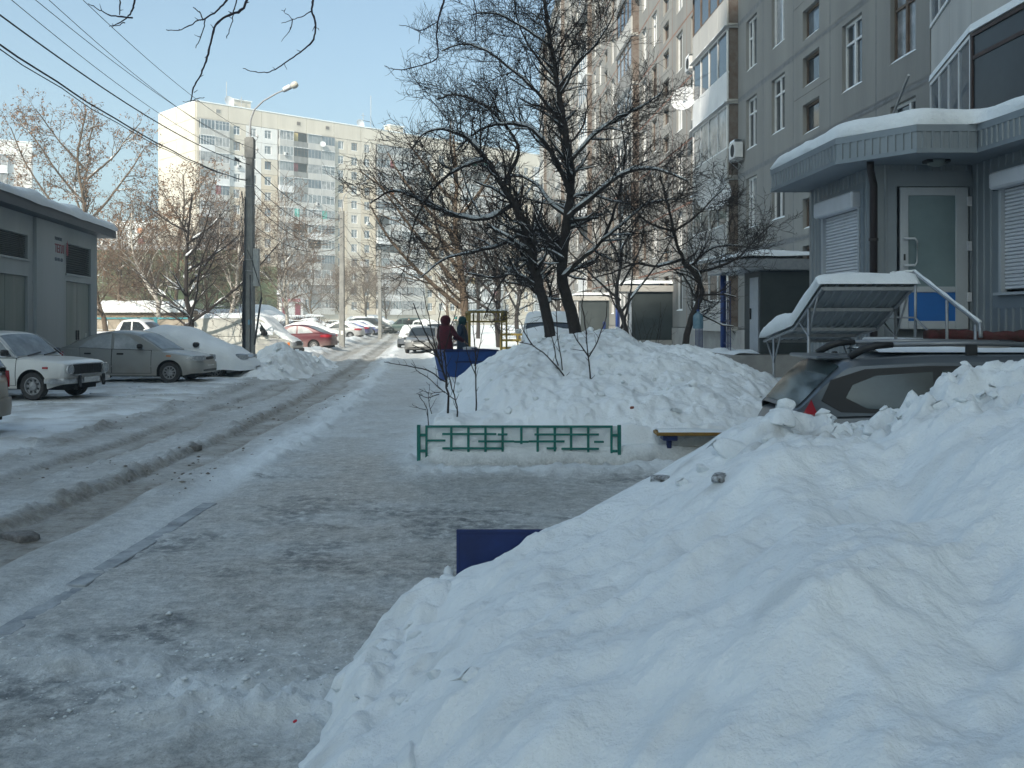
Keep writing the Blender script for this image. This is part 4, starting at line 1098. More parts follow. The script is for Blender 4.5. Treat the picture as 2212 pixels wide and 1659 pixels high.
# corrugated lean-to over the basement stairs
awn = thing('stair_canopy', 'corrugated lean-to over basement stairs capped with thick snow', 'canopy', (0, 0, 0))
AX0, AX1 = 4.0, 5.22
prof = [(12.95, 2.205), (14.25, 1.66), (15.95, 1.455)]
def awn_z(y): return float(np.interp(y, [p[0] for p in prof], [p[1] for p in prof]))
mb = MB()
for (ya, yb) in ((12.95, 14.25), (14.20, 15.95)):
    xs_ = []; x = AX0
    while x < AX1 - .01:
        for dx, dz in ((0, 0), (.045, .0), (.06, .022), (.10, .022), (.115, .0)): xs_.append((min(x + dx, AX1), dz))
        x += .122
    dz2 = 0 if ya < 14 else .0
    mb.grid(np.array([[(xx, y, awn_z(y) + dz - (.012 if ya > 14 else 0)) for y in (ya, yb)] for xx, dz in xs_]), 0)
mb.build('roof_sheet', CORR, awn)
AWF = STEEL
mb = MB()
for y in (12.97, 13.6, 14.25, 15.1, 15.93): mb.box(AX0 + .01, AX1 - .01, y - .015, y + .015, awn_z(y) - .05, awn_z(y) - .006)
for x in (AX0 + .02, AX1 - .02):
    for (a, b_) in zip(prof[:-1], prof[1:]): mb.tube([(x, a[0], a[1] - .03), (x, b_[0], b_[1] - .03)], .018, 6)
mb.build('roof_frame', AWF, awn)
for (x, y, zt) in ((AX0 + .02, 13.55, awn_z(13.55)), (AX0 + .02, 15.35, awn_z(15.35)), (AX1 - .02, 13.55, awn_z(13.55)), (AX1 - .02, 15.35, awn_z(15.35))):
    mb = MB(); mb.tube([(x, y, .1), (x, y, zt - .04)], .022, 8); pst = mb.build('post', AWF, awn, True)
    mb = MB(); mb.tube([(x, y, zt - .42), (x, y - .42, awn_z(y - .42) - .03)], .014, 6); mb.tube([(x, y, zt - .42), (x, min(15.9, y + .45), awn_z(min(15.9, y + .45)) - .03)], .014, 6); mb.build('brace', AWF, pst, True)
rows = []
ny_ = 30
xo = [(-.005, .0), (-.045, .25), (-.05, .6), (-.02, .9), (.06, 1.0)] + [(AX1 - AX0) * t + 0 for t in ()]
cols_ = [(AX0 + d, k) for d, k in xo] + [(AX0 + (AX1 - AX0) * t, 1.0) for t in np.linspace(.12, .88, 8)] + [(AX1 - d, k) for d, k in xo[::-1]]
for i in range(ny_):
    y = 12.89 + 3.13 * i / (ny_ - 1); row = []
    for x, k in cols_:
        e = min(1, (min(i, ny_ - 1 - i) + .0) / 1.6) ** .5
        tk = (.155 + .07 * float(bump(y, 15.0, .6)) + .05 * float(bump(y, 13.2, .5)) + .05 * float(bump(y, 13.9, .5))) * (1 + .5 * float(fbm(np.array(x * 1.8), np.array(y * 1.5), 3, 411) - .5))
        row.append((x, y, awn_z(min(15.95, max(12.95, y))) + .024 + tk * e * k))
    rows.append(row)
mb = MB(); mb.grid(np.array(rows), 0, flip=True); mb.build('snow_cover', SNOW, awn, True)

# ------------------------------------------------------------------ low green fence, bench, bin
fence = thing('fence', 'low green metal fence section half buried in the snow heap', 'fence', (-1.175, 12.28, 0), R(-.4))
mb = MB(); FW = 2.52
def vbar(mb, x, z0, z1, w=.030): mb.bbox(x - w / 2, x + w / 2, -.012, .012, z0, z1, .003)
def hbar(mb, x0, x1, z, w=.030): mb.bbox(x0, x1, -.011, .011, z - w / 2, z + w / 2, .003)
for x in (.03, FW - .03):
    m_ = MB(); m_.bbox(x - .022, x + .022, -.022, .022, -.08, .475, .004); p_ = m_.build('post', GREENP, fence)
    m_ = MB(); s = 1 if x < 1 else -1
    for z in (.155, .35): m_.bbox(min(x + s * .0225, x + s * .085), max(x + s * .0225, x + s * .085), -.015, .015, z - .016, z + .016, .003)
    m_.build('bracket', GREENP, p_)
def bar(name, fn):
    m_ = MB(); fn(m_); m_.build(name, GREENP, fence)
bar('frame_rail', lambda m_: hbar(m_, .11, FW - .11, .455, .028)); bar('frame_rail', lambda m_: hbar(m_, .11, FW - .11, .085, .028))
for x in (.125, FW - .125): bar('frame_upright', lambda m_: vbar(m_, x, .10, .44, .028))
for x in (.43, .64, .85, 1.06, 1.29, 1.49, 1.70, 1.90, 2.11): bar('upright', lambda m_: vbar(m_, x, .10 if x != 1.29 else .24, .44))
for (a, b_, z) in ((.32, .985, .365), (.14, .36, .285), (.76, 1.2, .275), (.32, 1.06, .19), (1.0, 1.12, .36), (1.38, 1.82, .275), (1.45, 2.24, .36), (1.2, 1.38, .27), (1.60, 1.72, .19), (1.78, 2.24, .185), (2.18, 2.3, .27)):
    bar('cross_bar', lambda m_: m_.bbox(a, b_, -.026, -.013, z - .013, z + .013, .003))
# snow clinging between the bars
P = []
for i in range(130):
    row = []
    for j in range(26):
        x = .05 + (FW - .1) * i / 129; z = -.06 + .52 * j / 25
        n = float(fbm(np.array(x * 5.0), np.array(z * 9.0), 4, 421)); n2 = float(fbm(np.array(x * 2.2), np.array(z * 3.0), 3, 423))
        row.append((x, .035 - .075 * max(0, n - .42) - .05 * max(0, n2 - .5) - .05 * max(0, .06 - z), z))
    P.append(row)
mb = MB(); mb.grid(np.array(P), 0, flip=True); mb.build('caught_snow', SNOW, fence, True)

bench = thing('bench', 'yellow plank bench with blue legs running behind the big snow heap', 'bench', (1.76, 12.3, 0))
YPLANK = M('yellow_bench_plank', (.26, .155, .02), .6, noise=8, col2=(.17, .09, .015))
mb = MB(); mb.bbox(0, 1.7, -.17, .17, .355, .395, .006); mb.build('seat', YPLANK, bench)
for x in (.17, 1.5):
    mb = MB(); mb.bbox(x - .03, x + .03, -.03, .03, -.05, .29, .006); mb.bbox(x - .09, x + .09, -.12, .12, .29, .353, .008); mb.build('leg', BLUED, bench)
P = np.array([[(x, y, .397 + .035 * (1 - (abs(y) / .16) ** 4) * (.6 + .4 * math.sin(x * 5))) for y in np.linspace(-.16, .16, 7)] for x in np.linspace(.02, 1.68, 20)])
mb = MB(); mb.grid(P, 0, flip=False); mb.build('snow_cover', SNOW, bench, True)
lump_thing('litter', 'tiny brown and white scrap lying on the snow behind the bench', 'litter', 1.55, 12.9, .04, 306, M('brown_scrap', (.22, .07, .05), .8), fn=mid_heap)

urn = thing('metal_panel', 'dark blue sheet metal panel on a short pivot post half buried in the big heap', 'panel', (-.34, 6.12, 0))
mb = MB(); mb.bbox(0, .62, -.008, .008, .01, .475, .003); mb.build('sheet', BLUED, urn)
mb = MB(); mb.bbox(.004, .616, -.014, -.0085, .455, .472, .002); mb.bbox(.002, .018, -.014, -.0085, .02, .45, .002); mb.build('folded_edge', BLUED, urn)
for x in (-.052, .672):
    mb = MB(); mb.tube([(x, 0, -.05), (x, 0, .2)], .026, 12); p_ = mb.build('post', BLUEP, urn, True)
    mb = MB(); mb.lathe([(.027, .2), (.028, .215), (.02, .24), (.0, .255)], 10, c=(x, 0, 0)); mb.build('snow_cover', SNOW, p_, True)
    mb = MB(); mb.tube([(x - .04, 0, .14), (x + .05, 0, .14)], .012, 8); mb.build('pivot_pin', BLUED, p_, True)

# ------------------------------------------------------------------ blue refuse container
cont = thing('refuse_container', 'blue wheeled steel refuse container behind the snow heap', 'refuse container', (-1.78, 26.9, 0), R(24))
mb = MB()
def frus(mb, a, b_, m=0):
    """a, b: (x0,x1,y0,y1,z)"""
    vs = [(a[0], a[2], a[4]), (a[1], a[2], a[4]), (a[1], a[3], a[4]), (a[0], a[3], a[4]), (b_[0], b_[2], b_[4]), (b_[1], b_[2], b_[4]), (b_[1], b_[3], b_[4]), (b_[0], b_[3], b_[4])]
    mb.add(vs, [(0, 3, 2, 1), (0, 1, 5, 4), (1, 2, 6, 5), (2, 3, 7, 6), (3, 0, 4, 7), (4, 5, 6, 7)], m)
frus(mb, (.14, 1.36, .12, .88, .10), (0, 1.5, 0, 1.0, .93)); mb.build('bin_body', M('container_blue', (.012, .075, .30), .5, noise=3, col2=(.010, .055, .22)), cont)
mb = MB()
for (x0, x1, y0, y1) in ((-.03, 1.53, -.03, .012), (-.03, 1.53, .988, 1.03), (-.03, .012, .012, .988), (1.488, 1.53, .012, .988)): mb.box(x0, x1, y0, y1, .915, .965)
mb.build('rim', BLUED, cont)
mb = MB(); mb.bbox(.28, 1.1, -.0, .075, .62, .655, .008); mb.build('lifting_bar', BLUED, cont)
mb = MB(); mb.bbox(.75, 1.95, .05, .95, 1.0, 1.03, .01, 0, Matrix.Translation((0, 0, .05)) @ Matrix.Rotation(R(5), 4, 'Y')); mb.build('lid', BLUED, cont)
for x in (.25, 1.2):
    for y in (.2, .8):
        mb = MB(); mb.lathe([(.0, -.02), (.075, -.02), (.08, 0), (.075, .02), (.0, .02)], 12, axis='y', c=(x, y, .07)); mb.build('wheel', RUBBER, cont, True)
BAG = M('grey_bag', (.4, .42, .43), .6)
lumpb = lump_mesh(320, 2, (1, .8, .6), .3, BAG); lumpb.name = 'rubbish_bag'
o = link('rubbish_bag', lumpb, None, (-1.15, 27.55, .98)); o.scale = (.25, .2, .15); tag(o, 'pale grey rubbish bag showing above the rim of the blue container', 'bag')

# yellow steel frame in the yard
yf = thing('climbing_frame', 'yellow steel frame with latticed top bars standing behind the container', 'frame', (-1.55, 36.5, 0), R(7))
def ypost(x, y, z1, w=.07):
    mb = MB(); mb.bbox(x - w / 2, x + w / 2, y - w / 2, y + w / 2, 0, z1, .006); mb.build('post', YELLOWP, yf)
FWY, FDY = 1.36, 1.6
for x in (0, FWY):
    for y in (0, FDY): ypost(x, y, 2.12, .085 if y == 0 and x == 0 else .065)
for z in (1.73, 2.09):
    for y in (0, FDY):
        mb = MB(); mb.bbox(.045, FWY - .035, y - .03, y + .03, z - .035, z + .03, .006); mb.build('rail', YELLOWP, yf)
    for x in (0, FWY):
        mb = MB(); mb.bbox(x - .028, x + .028, .045, FDY - .035, z - .034, z + .029, .006); mb.build('rail', YELLOWP, yf)
mb = MB()
for y in (0, FDY):
    for i in range(1, 9): mb.tube([(FWY * i / 9, y, 1.76), (FWY * i / 9, y, 2.06)], .012, 4)
for x in (0, FWY):
    for i in range(1, 9): mb.tube([(x, FDY * i / 9, 1.76), (x, FDY * i / 9, 2.06)], .012, 4)
mb.build('lattice', YELLOWP, yf)
mb = MB(); mb.bbox(-.05, FWY + .05, -.04, .05, 2.122, 2.17, .02); mb.build('snow_cover', SNOW, yf)
yl = thing('playground_fence', 'low yellow railing round the playground beyond the yellow frame', 'fence', (-.6, 52, 0), R(3))
for i in range(9):
    mb = MB(); mb.bbox(i * .9 - .03, i * .9 + .03, -.03, .03, 0, 1.1, .005); mb.build('post', YELLOWP, yl)
for z in (.35, .75, 1.05):
    mb = MB(); mb.bbox(-.03, 7.25, -.05, -.031, z - .06, z + .06, .005); mb.build('rail', YELLOWP, yl)

# ------------------------------------------------------------------ transformer building at the left
TW = M('grey_stucco', (.385, .41, .41), .95, noise=.5, col2=(.31, .335, .335), bmp=(18, .4), streak=True)
TDOOR = M('green_steel_door', (.12, .16, .145), .6, noise=1.3, col2=(.19, .215, .205), streak=True)
LOUV = M('dark_louvre', (.075, .095, .10), .6, noise=3, col2=(.055, .07, .075))
TAR = M('bitumen_edge', (.045, .06, .075), .6, noise=2, col2=(.06, .075, .09))
TP = Vector((-14.28, 34.0)); TDr = Vector((-.147, 1.0)).normalized()        # corner nearest the lane; facade runs back towards the viewer
TX0 = -9.5 + .0
tc = Vector(((97 - 512) * 34 / F, 34.0))
tb = thing('transformer_house', 'grey stuccoed transformer house with green steel doors and a snowy roof', 'transformer house', (tc.x, tc.y, 0), math.atan2(-TDr.y, -TDr.x))
# local x: along the facade towards the viewer, +y: to the lane side (outward)
def tu(px, Yx=None):
    """facade coordinate seen at column px"""
    k = (px - 512) / F
    s = (tc.x - k * tc.y) / (-TDr.x * -1 * -1 + 0 + k * TDr.y * -1) if False else None
    # point = tc - TDr*s ; (tc.x - TDr.x s) = k (tc.y - TDr.y s)
    return (tc.x - k * tc.y) / (TDr.x - k * TDr.y)
TH = 4.62
sgn_ = 1
def tz(px, py):
    s = tu(px); Yp = tc.y - TDr.y * s; return EYE + (HZ - py) * Yp / F
op = []
d2 = (tu(90.9), tu(65.9)); v2 = (tu(93.7), tu(65.3)); d1 = (tu(27.8), tu(-16)); v1 = (tu(26.2), tu(-18))
zd2 = tz(78, 282.5); zv2 = (tz(78, 275), tz(78, 246)) ; zd1 = tz(10, 274); zv1 = (tz(10, 256), tz(10, 231))
outw = Vector((TDr.y, -TDr.x))
ysign = 1 if (Matrix.Rotation(math.atan2(-TDr.y, -TDr.x), 2) @ Vector((0, 1))).dot(Vector((1, 0))) > 0 else -1
cuts = sorted([d2, d1], key=lambda a: a[0])
# wall built in vertical strips so that doors and louvres are really recessed
mb = MB(); segs = [0, d2[0], d2[1], d1[0], d1[1], 13.2]
def wbox(a, b_, z0, z1, m=0, y0=-.25, y1=0.0):
    lo, hi = sorted((y0 * ysign, y1 * ysign)); mb.box(min(a, b_), max(a, b_), lo, hi, z0, z1, m)
wbox(0, d2[0], -.2, TH); wbox(d2[1], d1[0], -.2, TH); wbox(d1[1], 13.2, -.2, TH)
for d, zd, zv in ((d2, zd2, zv2), (d1, zd1, zv1)): wbox(d[0], d[1], zd, zv[0]); wbox(d[0], d[1], zv[1], TH)
wbox(0, 13.2, -.2, TH, 0, -7, -.3)
wbox(d2[1] + .55, d1[0] - .45, -.2, TH - .02, 0, .0, .09)
mb.build('wall', TW, tb)
for d, zd, zv in ((d2, zd2, zv2), (d1, zd1, zv1)):
    for q in range(2):
        a = d[0] + (d[1] - d[0]) * q / 2 + .012; b_ = d[0] + (d[1] - d[0]) * (q + 1) / 2 - .012
        mb = MB(); wbox(a, b_, .05, zd - .01, 0, -.12, -.06); dd = mb.build('door', TDOOR, tb)
        mb = MB(); xx = b_ - .12 if q == 0 else a + .07; wbox(xx, xx + .05, 1.15, 1.45, 0, -.058, -.02); mb.build('handle', BLACKP, dd)
        if q == 0:
            mb = MB(); wbox(a + .25, a + .5, 1.0, 1.35, 0, -.058, -.052); wbox(a + .25, a + .5, .6, .9, 0, -.058, -.052); mb.build('notice', M('weathered_paper', (.42, .44, .42), .9, noise=9, col2=(.3, .32, .3)), dd)
    n = 13; hz_ = (zv[1] - zv[0]) / n
    for i in range(n):
        mb = MB(); z = zv[0] + hz_ * i
        vs = [(d[0], -.2 * ysign, z + hz_ * .95), (d[1], -.2 * ysign, z + hz_ * .95), (d[1], -.06 * ysign, z + .0), (d[0], -.06 * ysign, z + .0)]
        vs += [(p[0], p[1], p[2] + .018) for p in vs]
        mb.add(vs, [(0, 1, 2, 3), (4, 7, 6, 5), (0, 4, 5, 1), (3, 2, 6, 7), (0, 3, 7, 4), (1, 5, 6, 2)]); mb.build('louvre_slat', LOUV, tb)
    mb = MB(); wbox(d[0] - .06, d[1] + .06, zv[0] - .06, zv[0], 0, -.1, .04); mb.build('sill', TW, tb)
mb = MB(); nseg = 22
rows = []
def eave(u): return .42 + .05 * math.sin(u * .9) + (.25 if u < 1.2 else 0)
mb = MB(); wbox(-.85, 13.3, TH + .002, TH + .30, 0, -7.4, .42); mb.build('roof', TAR, tb)
rows = []
for i in range(60):
    u = -.95 + 14.3 * i / 59; k = float(fbm(np.array(u * .8), np.array(2.2), 3, 431)); e = min(1, (min(i, 59 - i) + .1) / 2.0)
    hgt = .16 + .28 * k
    rows.append([(u, ysign * y, TH + .303 + z * e ** .6) for y, z in ((.47, -.04 - .05 * k), (.48, .05), (.43, hgt * .6), (.3, hgt * .88), (.0, hgt), (-1.2, hgt * 1.1), (-3.5, hgt * 1.1), (-7.3, hgt * .4))])
mb = MB(); mb.grid(np.array(rows), 0, flip=ysign < 0); mb.build('snow_cover', SNOW, tb, True)
# painted advert
ADR = M('red_paint_print', (.34, .06, .08), .9, noise=30, col2=(.25, .10, .11)); ADB = M('grey_blue_print', (.10, .125, .16), .9, noise=30, col2=(.16, .19, .21))
ucen = tu(54.5); zc = tz(58, 246)
def advert(s, size, m_, u, z):
    o = link('lettering', text_mesh(s, size, m_, .003, .006), tb, (u, ysign * .004 if False else ysign * .096, z)); 
    o.rotation_euler = (R(90), 0, R(180) if ysign > 0 else 0); return o
ua = tu(53.2); zt = tz(58, 253.2)
lt = advert('ТЕПЛ', .33, ADR, ua + ysign * .17, zt)
advert('УТЕПЛЕНИЕ', .115, ADB, ua + ysign * .17, zt + .36)
advert('097-0011-400', .135, ADB, ua + ysign * .17, zt - .25)
mb = MB(); fl = [(0, .44), (.05, .33), (.10, .20), (.115, .09), (.09, .0), (.03, -.05), (-.03, -.05), (-.09, .0), (-.115, .09), (-.10, .20), (-.05, .33)]
mb.add([(x, .0, z) for x, z in fl], [tuple(range(len(fl)))[::-1]]); fo = mb.build('flame_emblem', ADR, tb, loc=(ua - ysign * 1.06, ysign * .098, zt)); fo.rotation_euler = (0, 0, R(180) if ysign > 0 else 0)

# ------------------------------------------------------------------ walls, netting, hedge beyond
CFW = M('weathered_concrete_slab', (.40, .35, .28), .95, noise=1.3, col2=(.30, .255, .20), bmp=(10, .5))
CYAN = M('turquoise_paint', (.06, .30, .34), .5, noise=4, col2=(.05, .24, .28))
cf = thing('concrete_fence', 'weathered concrete slab fence with turquoise posts behind the white pickup', 'fence', (-27.4, 60, 0), R(1.5))
for i in range(4):
    for r_ in range(3):
        mb = MB(); mb.bbox(i * 3.0 + .12, i * 3.0 + 2.9, -.06, .06, .0 + .62 * r_, .605 + .62 * r_, .02); mb.build('slab', CFW, cf)
for i in range(5):
    mb = MB(); mb.bbox(i * 3.0 - .10, i * 3.0 + .10, -.16, -.07, 0, 1.98, .01); mb.build('post', CYAN, cf)
mb = MB(); mb.bbox(-.1, 12.1, -.13, -.065, 1.87, 1.96, .01); mb.build('top_rail', CYAN, cf)
ledge = thing('retaining_wall', 'snow topped rubble wall above the concrete fence', 'wall', (-30, 64.5, 0), R(1))
RUBB = M('brown_rubble', (.27, .215, .15), .95, noise=2.4, col2=(.17, .13, .095), bmp=(7, 1.0, .1))
mb = MB(); mb.bbox(0, 9.3, 0, 1.5, 0, 2.45, .08); mb.build('wall', RUBB, ledge)
P = np.array([[(x, y, 2.45 + (.62 + .25 * float(fbm(np.array(x * .8), np.array(y)) - .5)) * min(1, (abs(y + .25) / .3) + .05) ** .5 if y > -.24 else 2.3) for y in (-.25, -.22, -.1, .1, .5, 1.6)] for x in np.linspace(-.2, 9.5, 60)])
mb = MB(); mb.grid(P, 0, flip=True); mb.build('snow_cover', SNOW, ledge, True)
mb = MB(); Pl = np.array([[(x, -.02 - .28 * t, 2.2 * (1 - t) * (.45 + .5 * float(fbm(np.array(x * .9), np.array(3.3), 3, 441)))) for t in np.linspace(0, 1, 5)] for x in np.linspace(0, 9.2, 80)])
mb.grid(Pl, 0, flip=True); mb.build('drift', SNOW, ledge, True)
NET = bpy.data.materials.new('green_netting'); NET.use_nodes = True; MATS['green_netting'] = NET
b = NET.node_tree.nodes['Principled BSDF']; b.inputs['Base Color'].default_value = (.085, .115, .06, 1); b.inputs['Roughness'].default_value = .9
nz = NET.node_tree.nodes.new('ShaderNodeTexNoise'); nz.inputs['Scale'].default_value = 40; nz.inputs['Detail'].default_value = 2
gp = NET.node_tree.nodes.new('ShaderNodeNewGeometry'); NET.node_tree.links.new(gp.outputs['Position'], nz.inputs['Vector'])
mr = NET.node_tree.nodes.new('ShaderNodeMapRange'); mr.inputs['From Min'].default_value = .36; mr.inputs['From Max'].default_value = .42; NET.node_tree.links.new(nz.outputs['Fac'], mr.inputs['Value'])
NET.node_tree.links.new(mr.outputs['Result'], b.inputs['Alpha'])
nf = thing('netting_fence', 'tall green netting fence round the sports ground', 'fence', (-41, 86, 0), R(0))
mb = MB(); mb.quad((0, 0, 2.8), (17.5, 0, 2.8), (17.5, 0, 7.9), (0, 0, 7.9)); mb.build('net', NET, nf)
mb = MB(); mb.quad((0, 14, 2.8), (17.5, 14, 2.8), (17.5, 14, 7.2), (0, 14, 7.2)); mb.build('net', NET, nf)
for i in range(7):
    mb = MB(); mb.tube([(i * 2.9, .06, 0), (i * 2.9, .06, 8.0)], .07, 6); mb.build('post', GREYF, nf)
mb = MB(); mb.bbox(-.1, 17.6, -.02, .14, 7.85, 8.05, .02); mb.bbox(-.1, 17.6, -.06, .16, 8.055, 8.2, .03); mb.build('top_rail', GREYF, nf)
# ------------------------------------------------------------------ vehicles
CGLASS = M('car_glass', (.03, .037, .043), .08, spec=.9, noise=1.5, col2=(.016, .02, .024))
FGLASS = M('frosted_car_glass', (.26, .29, .31), .35, spec=.6, noise=2.2, col2=(.10, .12, .135))
HGLASS = M('heavily_frosted_glass', (.50, .53, .55), .6, spec=.3, noise=2.0, col2=(.24, .27, .285))
SEAM = M('door_seam', (.03, .03, .032), .8)
UNDER = M('car_underside', (.012, .012, .013), .9)
WHEELC = M('steel_wheel', (.33, .34, .35), .45, metal=.4, noise=15, col2=(.22, .22, .22))
PLATE = M('number_plate', (.60, .61, .60), .5, noise=40, col2=(.42, .43, .43))
def paint(name, c, dirt=(.30, .29, .27), metal=.0, amt=.8):
    if name in MATS: return MATS[name]
    m = M(name, c, .38, metal, spec=.5, coat=.3)
    nt = m.node_tree; N = nt.nodes; L = nt.links; b = N['Principled BSDF']
    tc_ = N.new('ShaderNodeTexCoord'); sp = N.new('ShaderNodeSeparateXYZ'); L.new(tc_.outputs['Object'], sp.inputs[0])
    nz = N.new('ShaderNodeTexNoise'); nz.inputs['Scale'].default_value = 2.5; nz.inputs['Detail'].default_value = 6; L.new(tc_.outputs['Object'], nz.inputs['Vector'])
    mr = N.new('ShaderNodeMapRange'); mr.inputs['From Min'].default_value = .75; mr.inputs['From Max'].default_value = .18; L.new(sp.outputs['Z'], mr.inputs['Value'])
    mu = N.new('ShaderNodeMath'); mu.operation = 'MULTIPLY'; L.new(mr.outputs['Result'], mu.inputs[0]); L.new(nz.outputs['Fac'], mu.inputs[1])
    m2 = N.new('ShaderNodeMath'); m2.operation = 'MULTIPLY'; m2.use_clamp = True; L.new(mu.outputs[0], m2.inputs[0]); m2.inputs[1].default_value = amt * 1.7
    mx = N.new('ShaderNodeMix'); mx.data_type = 'RGBA'; L.new(m2.outputs[0], mx.inputs['Factor']); mx.inputs['A'].default_value = (*c, 1); mx.inputs['B'].default_value = (*dirt, 1)
    L.new(mx.outputs['Result'], b.inputs['Base Color'])
    rr = N.new('ShaderNodeMapRange'); rr.inputs['To Min'].default_value = .32; rr.inputs['To Max'].default_value = .8; L.new(m2.outputs[0], rr.inputs['Value']); L.new(rr.outputs['Result'], b.inputs['Roughness'])
    return m

class Car:
    """side outlines (x forward, z up) swept over a rounded plan"""
    def __init__(s, L=4.3, W=1.68, belt=None, roof=None, sill=.22, wx=(-1.25, 1.3), wr=.29, n=7, roofw=.60, arch=1.22, fb=.30, rb=.30, waist=.93):
        s.L, s.W, s.sill, s.wx, s.wr, s.n, s.roofw, s.arch, s.waist = L, W, sill, wx, wr, n, roofw, arch, waist
        s.bx = [p[0] for p in belt]; s.bz = [p[1] for p in belt]; s.rx = [p[0] for p in roof]; s.rz = [p[1] for p in roof]
        s.fb, s.rb = fb, rb
    def _sm(s, x, X, Zv, k=.10):
        o = np.linspace(-k, k, 7); x = np.asarray(x, float)
        return np.mean([np.interp(np.clip(x + d, X[0], X[-1]), X, Zv) for d in o], axis=0)
    def belt(s, x): return s._sm(x, s.bx, s.bz, .07)
    def roof(s, x): return s._sm(x, s.rx, s.rz, .08)
    def plan(s, x):
        t = np.clip(np.abs(np.asarray(x, float)) / (s.L / 2), 0, 1); return (1 - t ** s.n) ** (1 / s.n) if s.n < 30 else np.where(t < 1, 1., 0)
    def zlow(s, x):
        x = np.asarray(x, float); z = np.full_like(x, s.sill)
        z = z + .10 * sstep(s.wx[1] + .3, s.L / 2, x) + .12 * sstep(-s.wx[0] + .3, s.L / 2, -x)
        ra = s.wr * s.arch
        for c in s.wx:
            d = np.clip(ra ** 2 - (x - c) ** 2, 0, None); z = np.where(d > 0, np.maximum(z, s.wr + np.sqrt(d)), z)
        return z
    def side_y(s, x, z):
        """half width of the painted flank"""
        zb = s.belt(x); t = np.clip((z - s.sill) / (zb - s.sill + 1e-6), 0, 1)
        bul = .955 + .045 * np.sin(np.pi * np.clip(t * .9 + .08, 0, 1)) - .03 * np.clip(t - .75, 0, 1)
        return s.W / 2 * s.plan(x) * bul
    def cab_y(s, x, z):
        zb = s.belt(x); zr = max(s.rz); t = np.clip((z - zb) / (zr - zb), 0, 1)
        yb = s.W / 2 * np.maximum(s.plan(x), .3) * s.waist
        return yb + (s.W / 2 * s.roofw * 1.32 - yb) * t ** 1.15
    def body(s, mat_):
        L = s.L; ra = s.wr * s.arch
        xs = list(np.linspace(-L / 2, L / 2, 74))
        xs += [-L / 2 + .004, -L / 2 + .015, -L / 2 + .035, L / 2 - .004, L / 2 - .015, L / 2 - .035]
        for c in s.wx: xs += list(c + ra * np.cos(np.linspace(0, np.pi, 17))) + [c - ra - .004, c + ra + .004]
        xs = np.array(sorted(set(np.round(xs, 4))))
        zl = s.zlow(xs); zb = s.belt(xs)
        rows = []
        ts = np.linspace(0, 1, 9)
        for t in ts:
            z = zl + (zb - .03 - zl) * t; rows.append((xs, s.side_y(xs, z), z))
        yb = s.side_y(xs, zb)
        for k, (f, dz) in enumerate(((.965, -.008), (.9, .004), (.6, .016), (.3, .022), (0, .024))): rows.append((xs, yb * f, zb + dz))
        top = np.stack([np.stack(r, -1) for r in rows], 1)                 # (nx, rows, 3)
        mir = top[:, ::-1][:, 1:].copy(); mir[..., 1] *= -1
        P = np.concatenate([top, mir], 1)
        mb = MB(); mb.grid(P, 0, flip=True)
        n = P.shape[1]
        return mb.mesh('body', mat_, True, 38)
    def cabin(s, mat_):
        x0, x1 = s.rx[0], s.rx[-1]; xs = np.unique(np.round(np.concatenate([np.linspace(x0, x1, 50), np.array(s.rx)]), 4))
        zb = s.belt(xs) - .01; zr = np.maximum(s.roof(xs), zb + .004)
        rows = []
        for t in (0, .25, .5, .75, .93):
            z = zb + (zr - zb) * t; rows.append((xs, s.cab_y(xs, z), z))
        ye = s.cab_y(xs, zr)
        for f, dz in ((.965, -.006), (.9, .012), (.7, .03), (.35, .042), (0, .045)):
            rows.append((xs, ye * f, zr + dz * np.clip((zr - zb) / .25, 0, 1) - .02 * (f > .93)))
        top = np.stack([np.stack(r, -1) for r in rows], 1); mir = top[:, ::-1][:, 1:].copy(); mir[..., 1] *= -1
        mb = MB(); mb.grid(np.concatenate([top, mir], 1), 0, flip=True); return mb.mesh('roof', mat_, True, 40)
    def side_patch(s, poly, fn, off, mat_, name, side, nsub=6):
        """polygon given in (x, z) laid on the flank, off metres proud of it"""
        pts = []
        for a, b_ in zip(poly, poly[1:] + poly[:1]):
            for i in range(nsub): t = i / nsub; pts.append((a[0] + (b_[0] - a[0]) * t, a[1] + (b_[1] - a[1]) * t))
        cx = sum(p[0] for p in pts) / len(pts); cz = sum(p[1] for p in pts) / len(pts)
        ring = []; mid = []
        for x, z in pts: ring.append((x, side * (float(fn(np.array(x), np.array(z))) + off), z))
        vs = list(ring)
        RINGS = (.84, .68, .52, .36, .2) if len(pts) > 8 else (.66, .33)
        for f in RINGS:
            for x, z in pts:
                xx, zz = cx + (x - cx) * f, cz + (z - cz) * f; vs.append((xx, side * (float(fn(np.array(xx), np.array(zz))) + off), zz))
        vs.append((cx, side * (float(fn(np.array(cx), np.array(cz))) + off), cz))
        # skirt back to the flank so that the piece has an edge
        for x, z in pts: vs.append((x, side * (float(fn(np.array(x), np.array(z))) - .012), z))
        n = len(pts); fs = []
        nr = len(RINGS)
        for r_ in range(nr): fs += [(r_ * n + i, r_ * n + (i + 1) % n, (r_ + 1) * n + (i + 1) % n, (r_ + 1) * n + i) for i in range(n)]
        fs += [(nr * n + i, nr * n + (i + 1) % n, (nr + 1) * n) for i in range(n)]
        fs += [(i, (nr + 1) * n + 1 + i, (nr + 1) * n + 1 + (i + 1) % n, (i + 1) % n) for i in range(n)]
        mb = MB(); mb.add(vs, fs); return mb.mesh(name, mat_, True, 35)
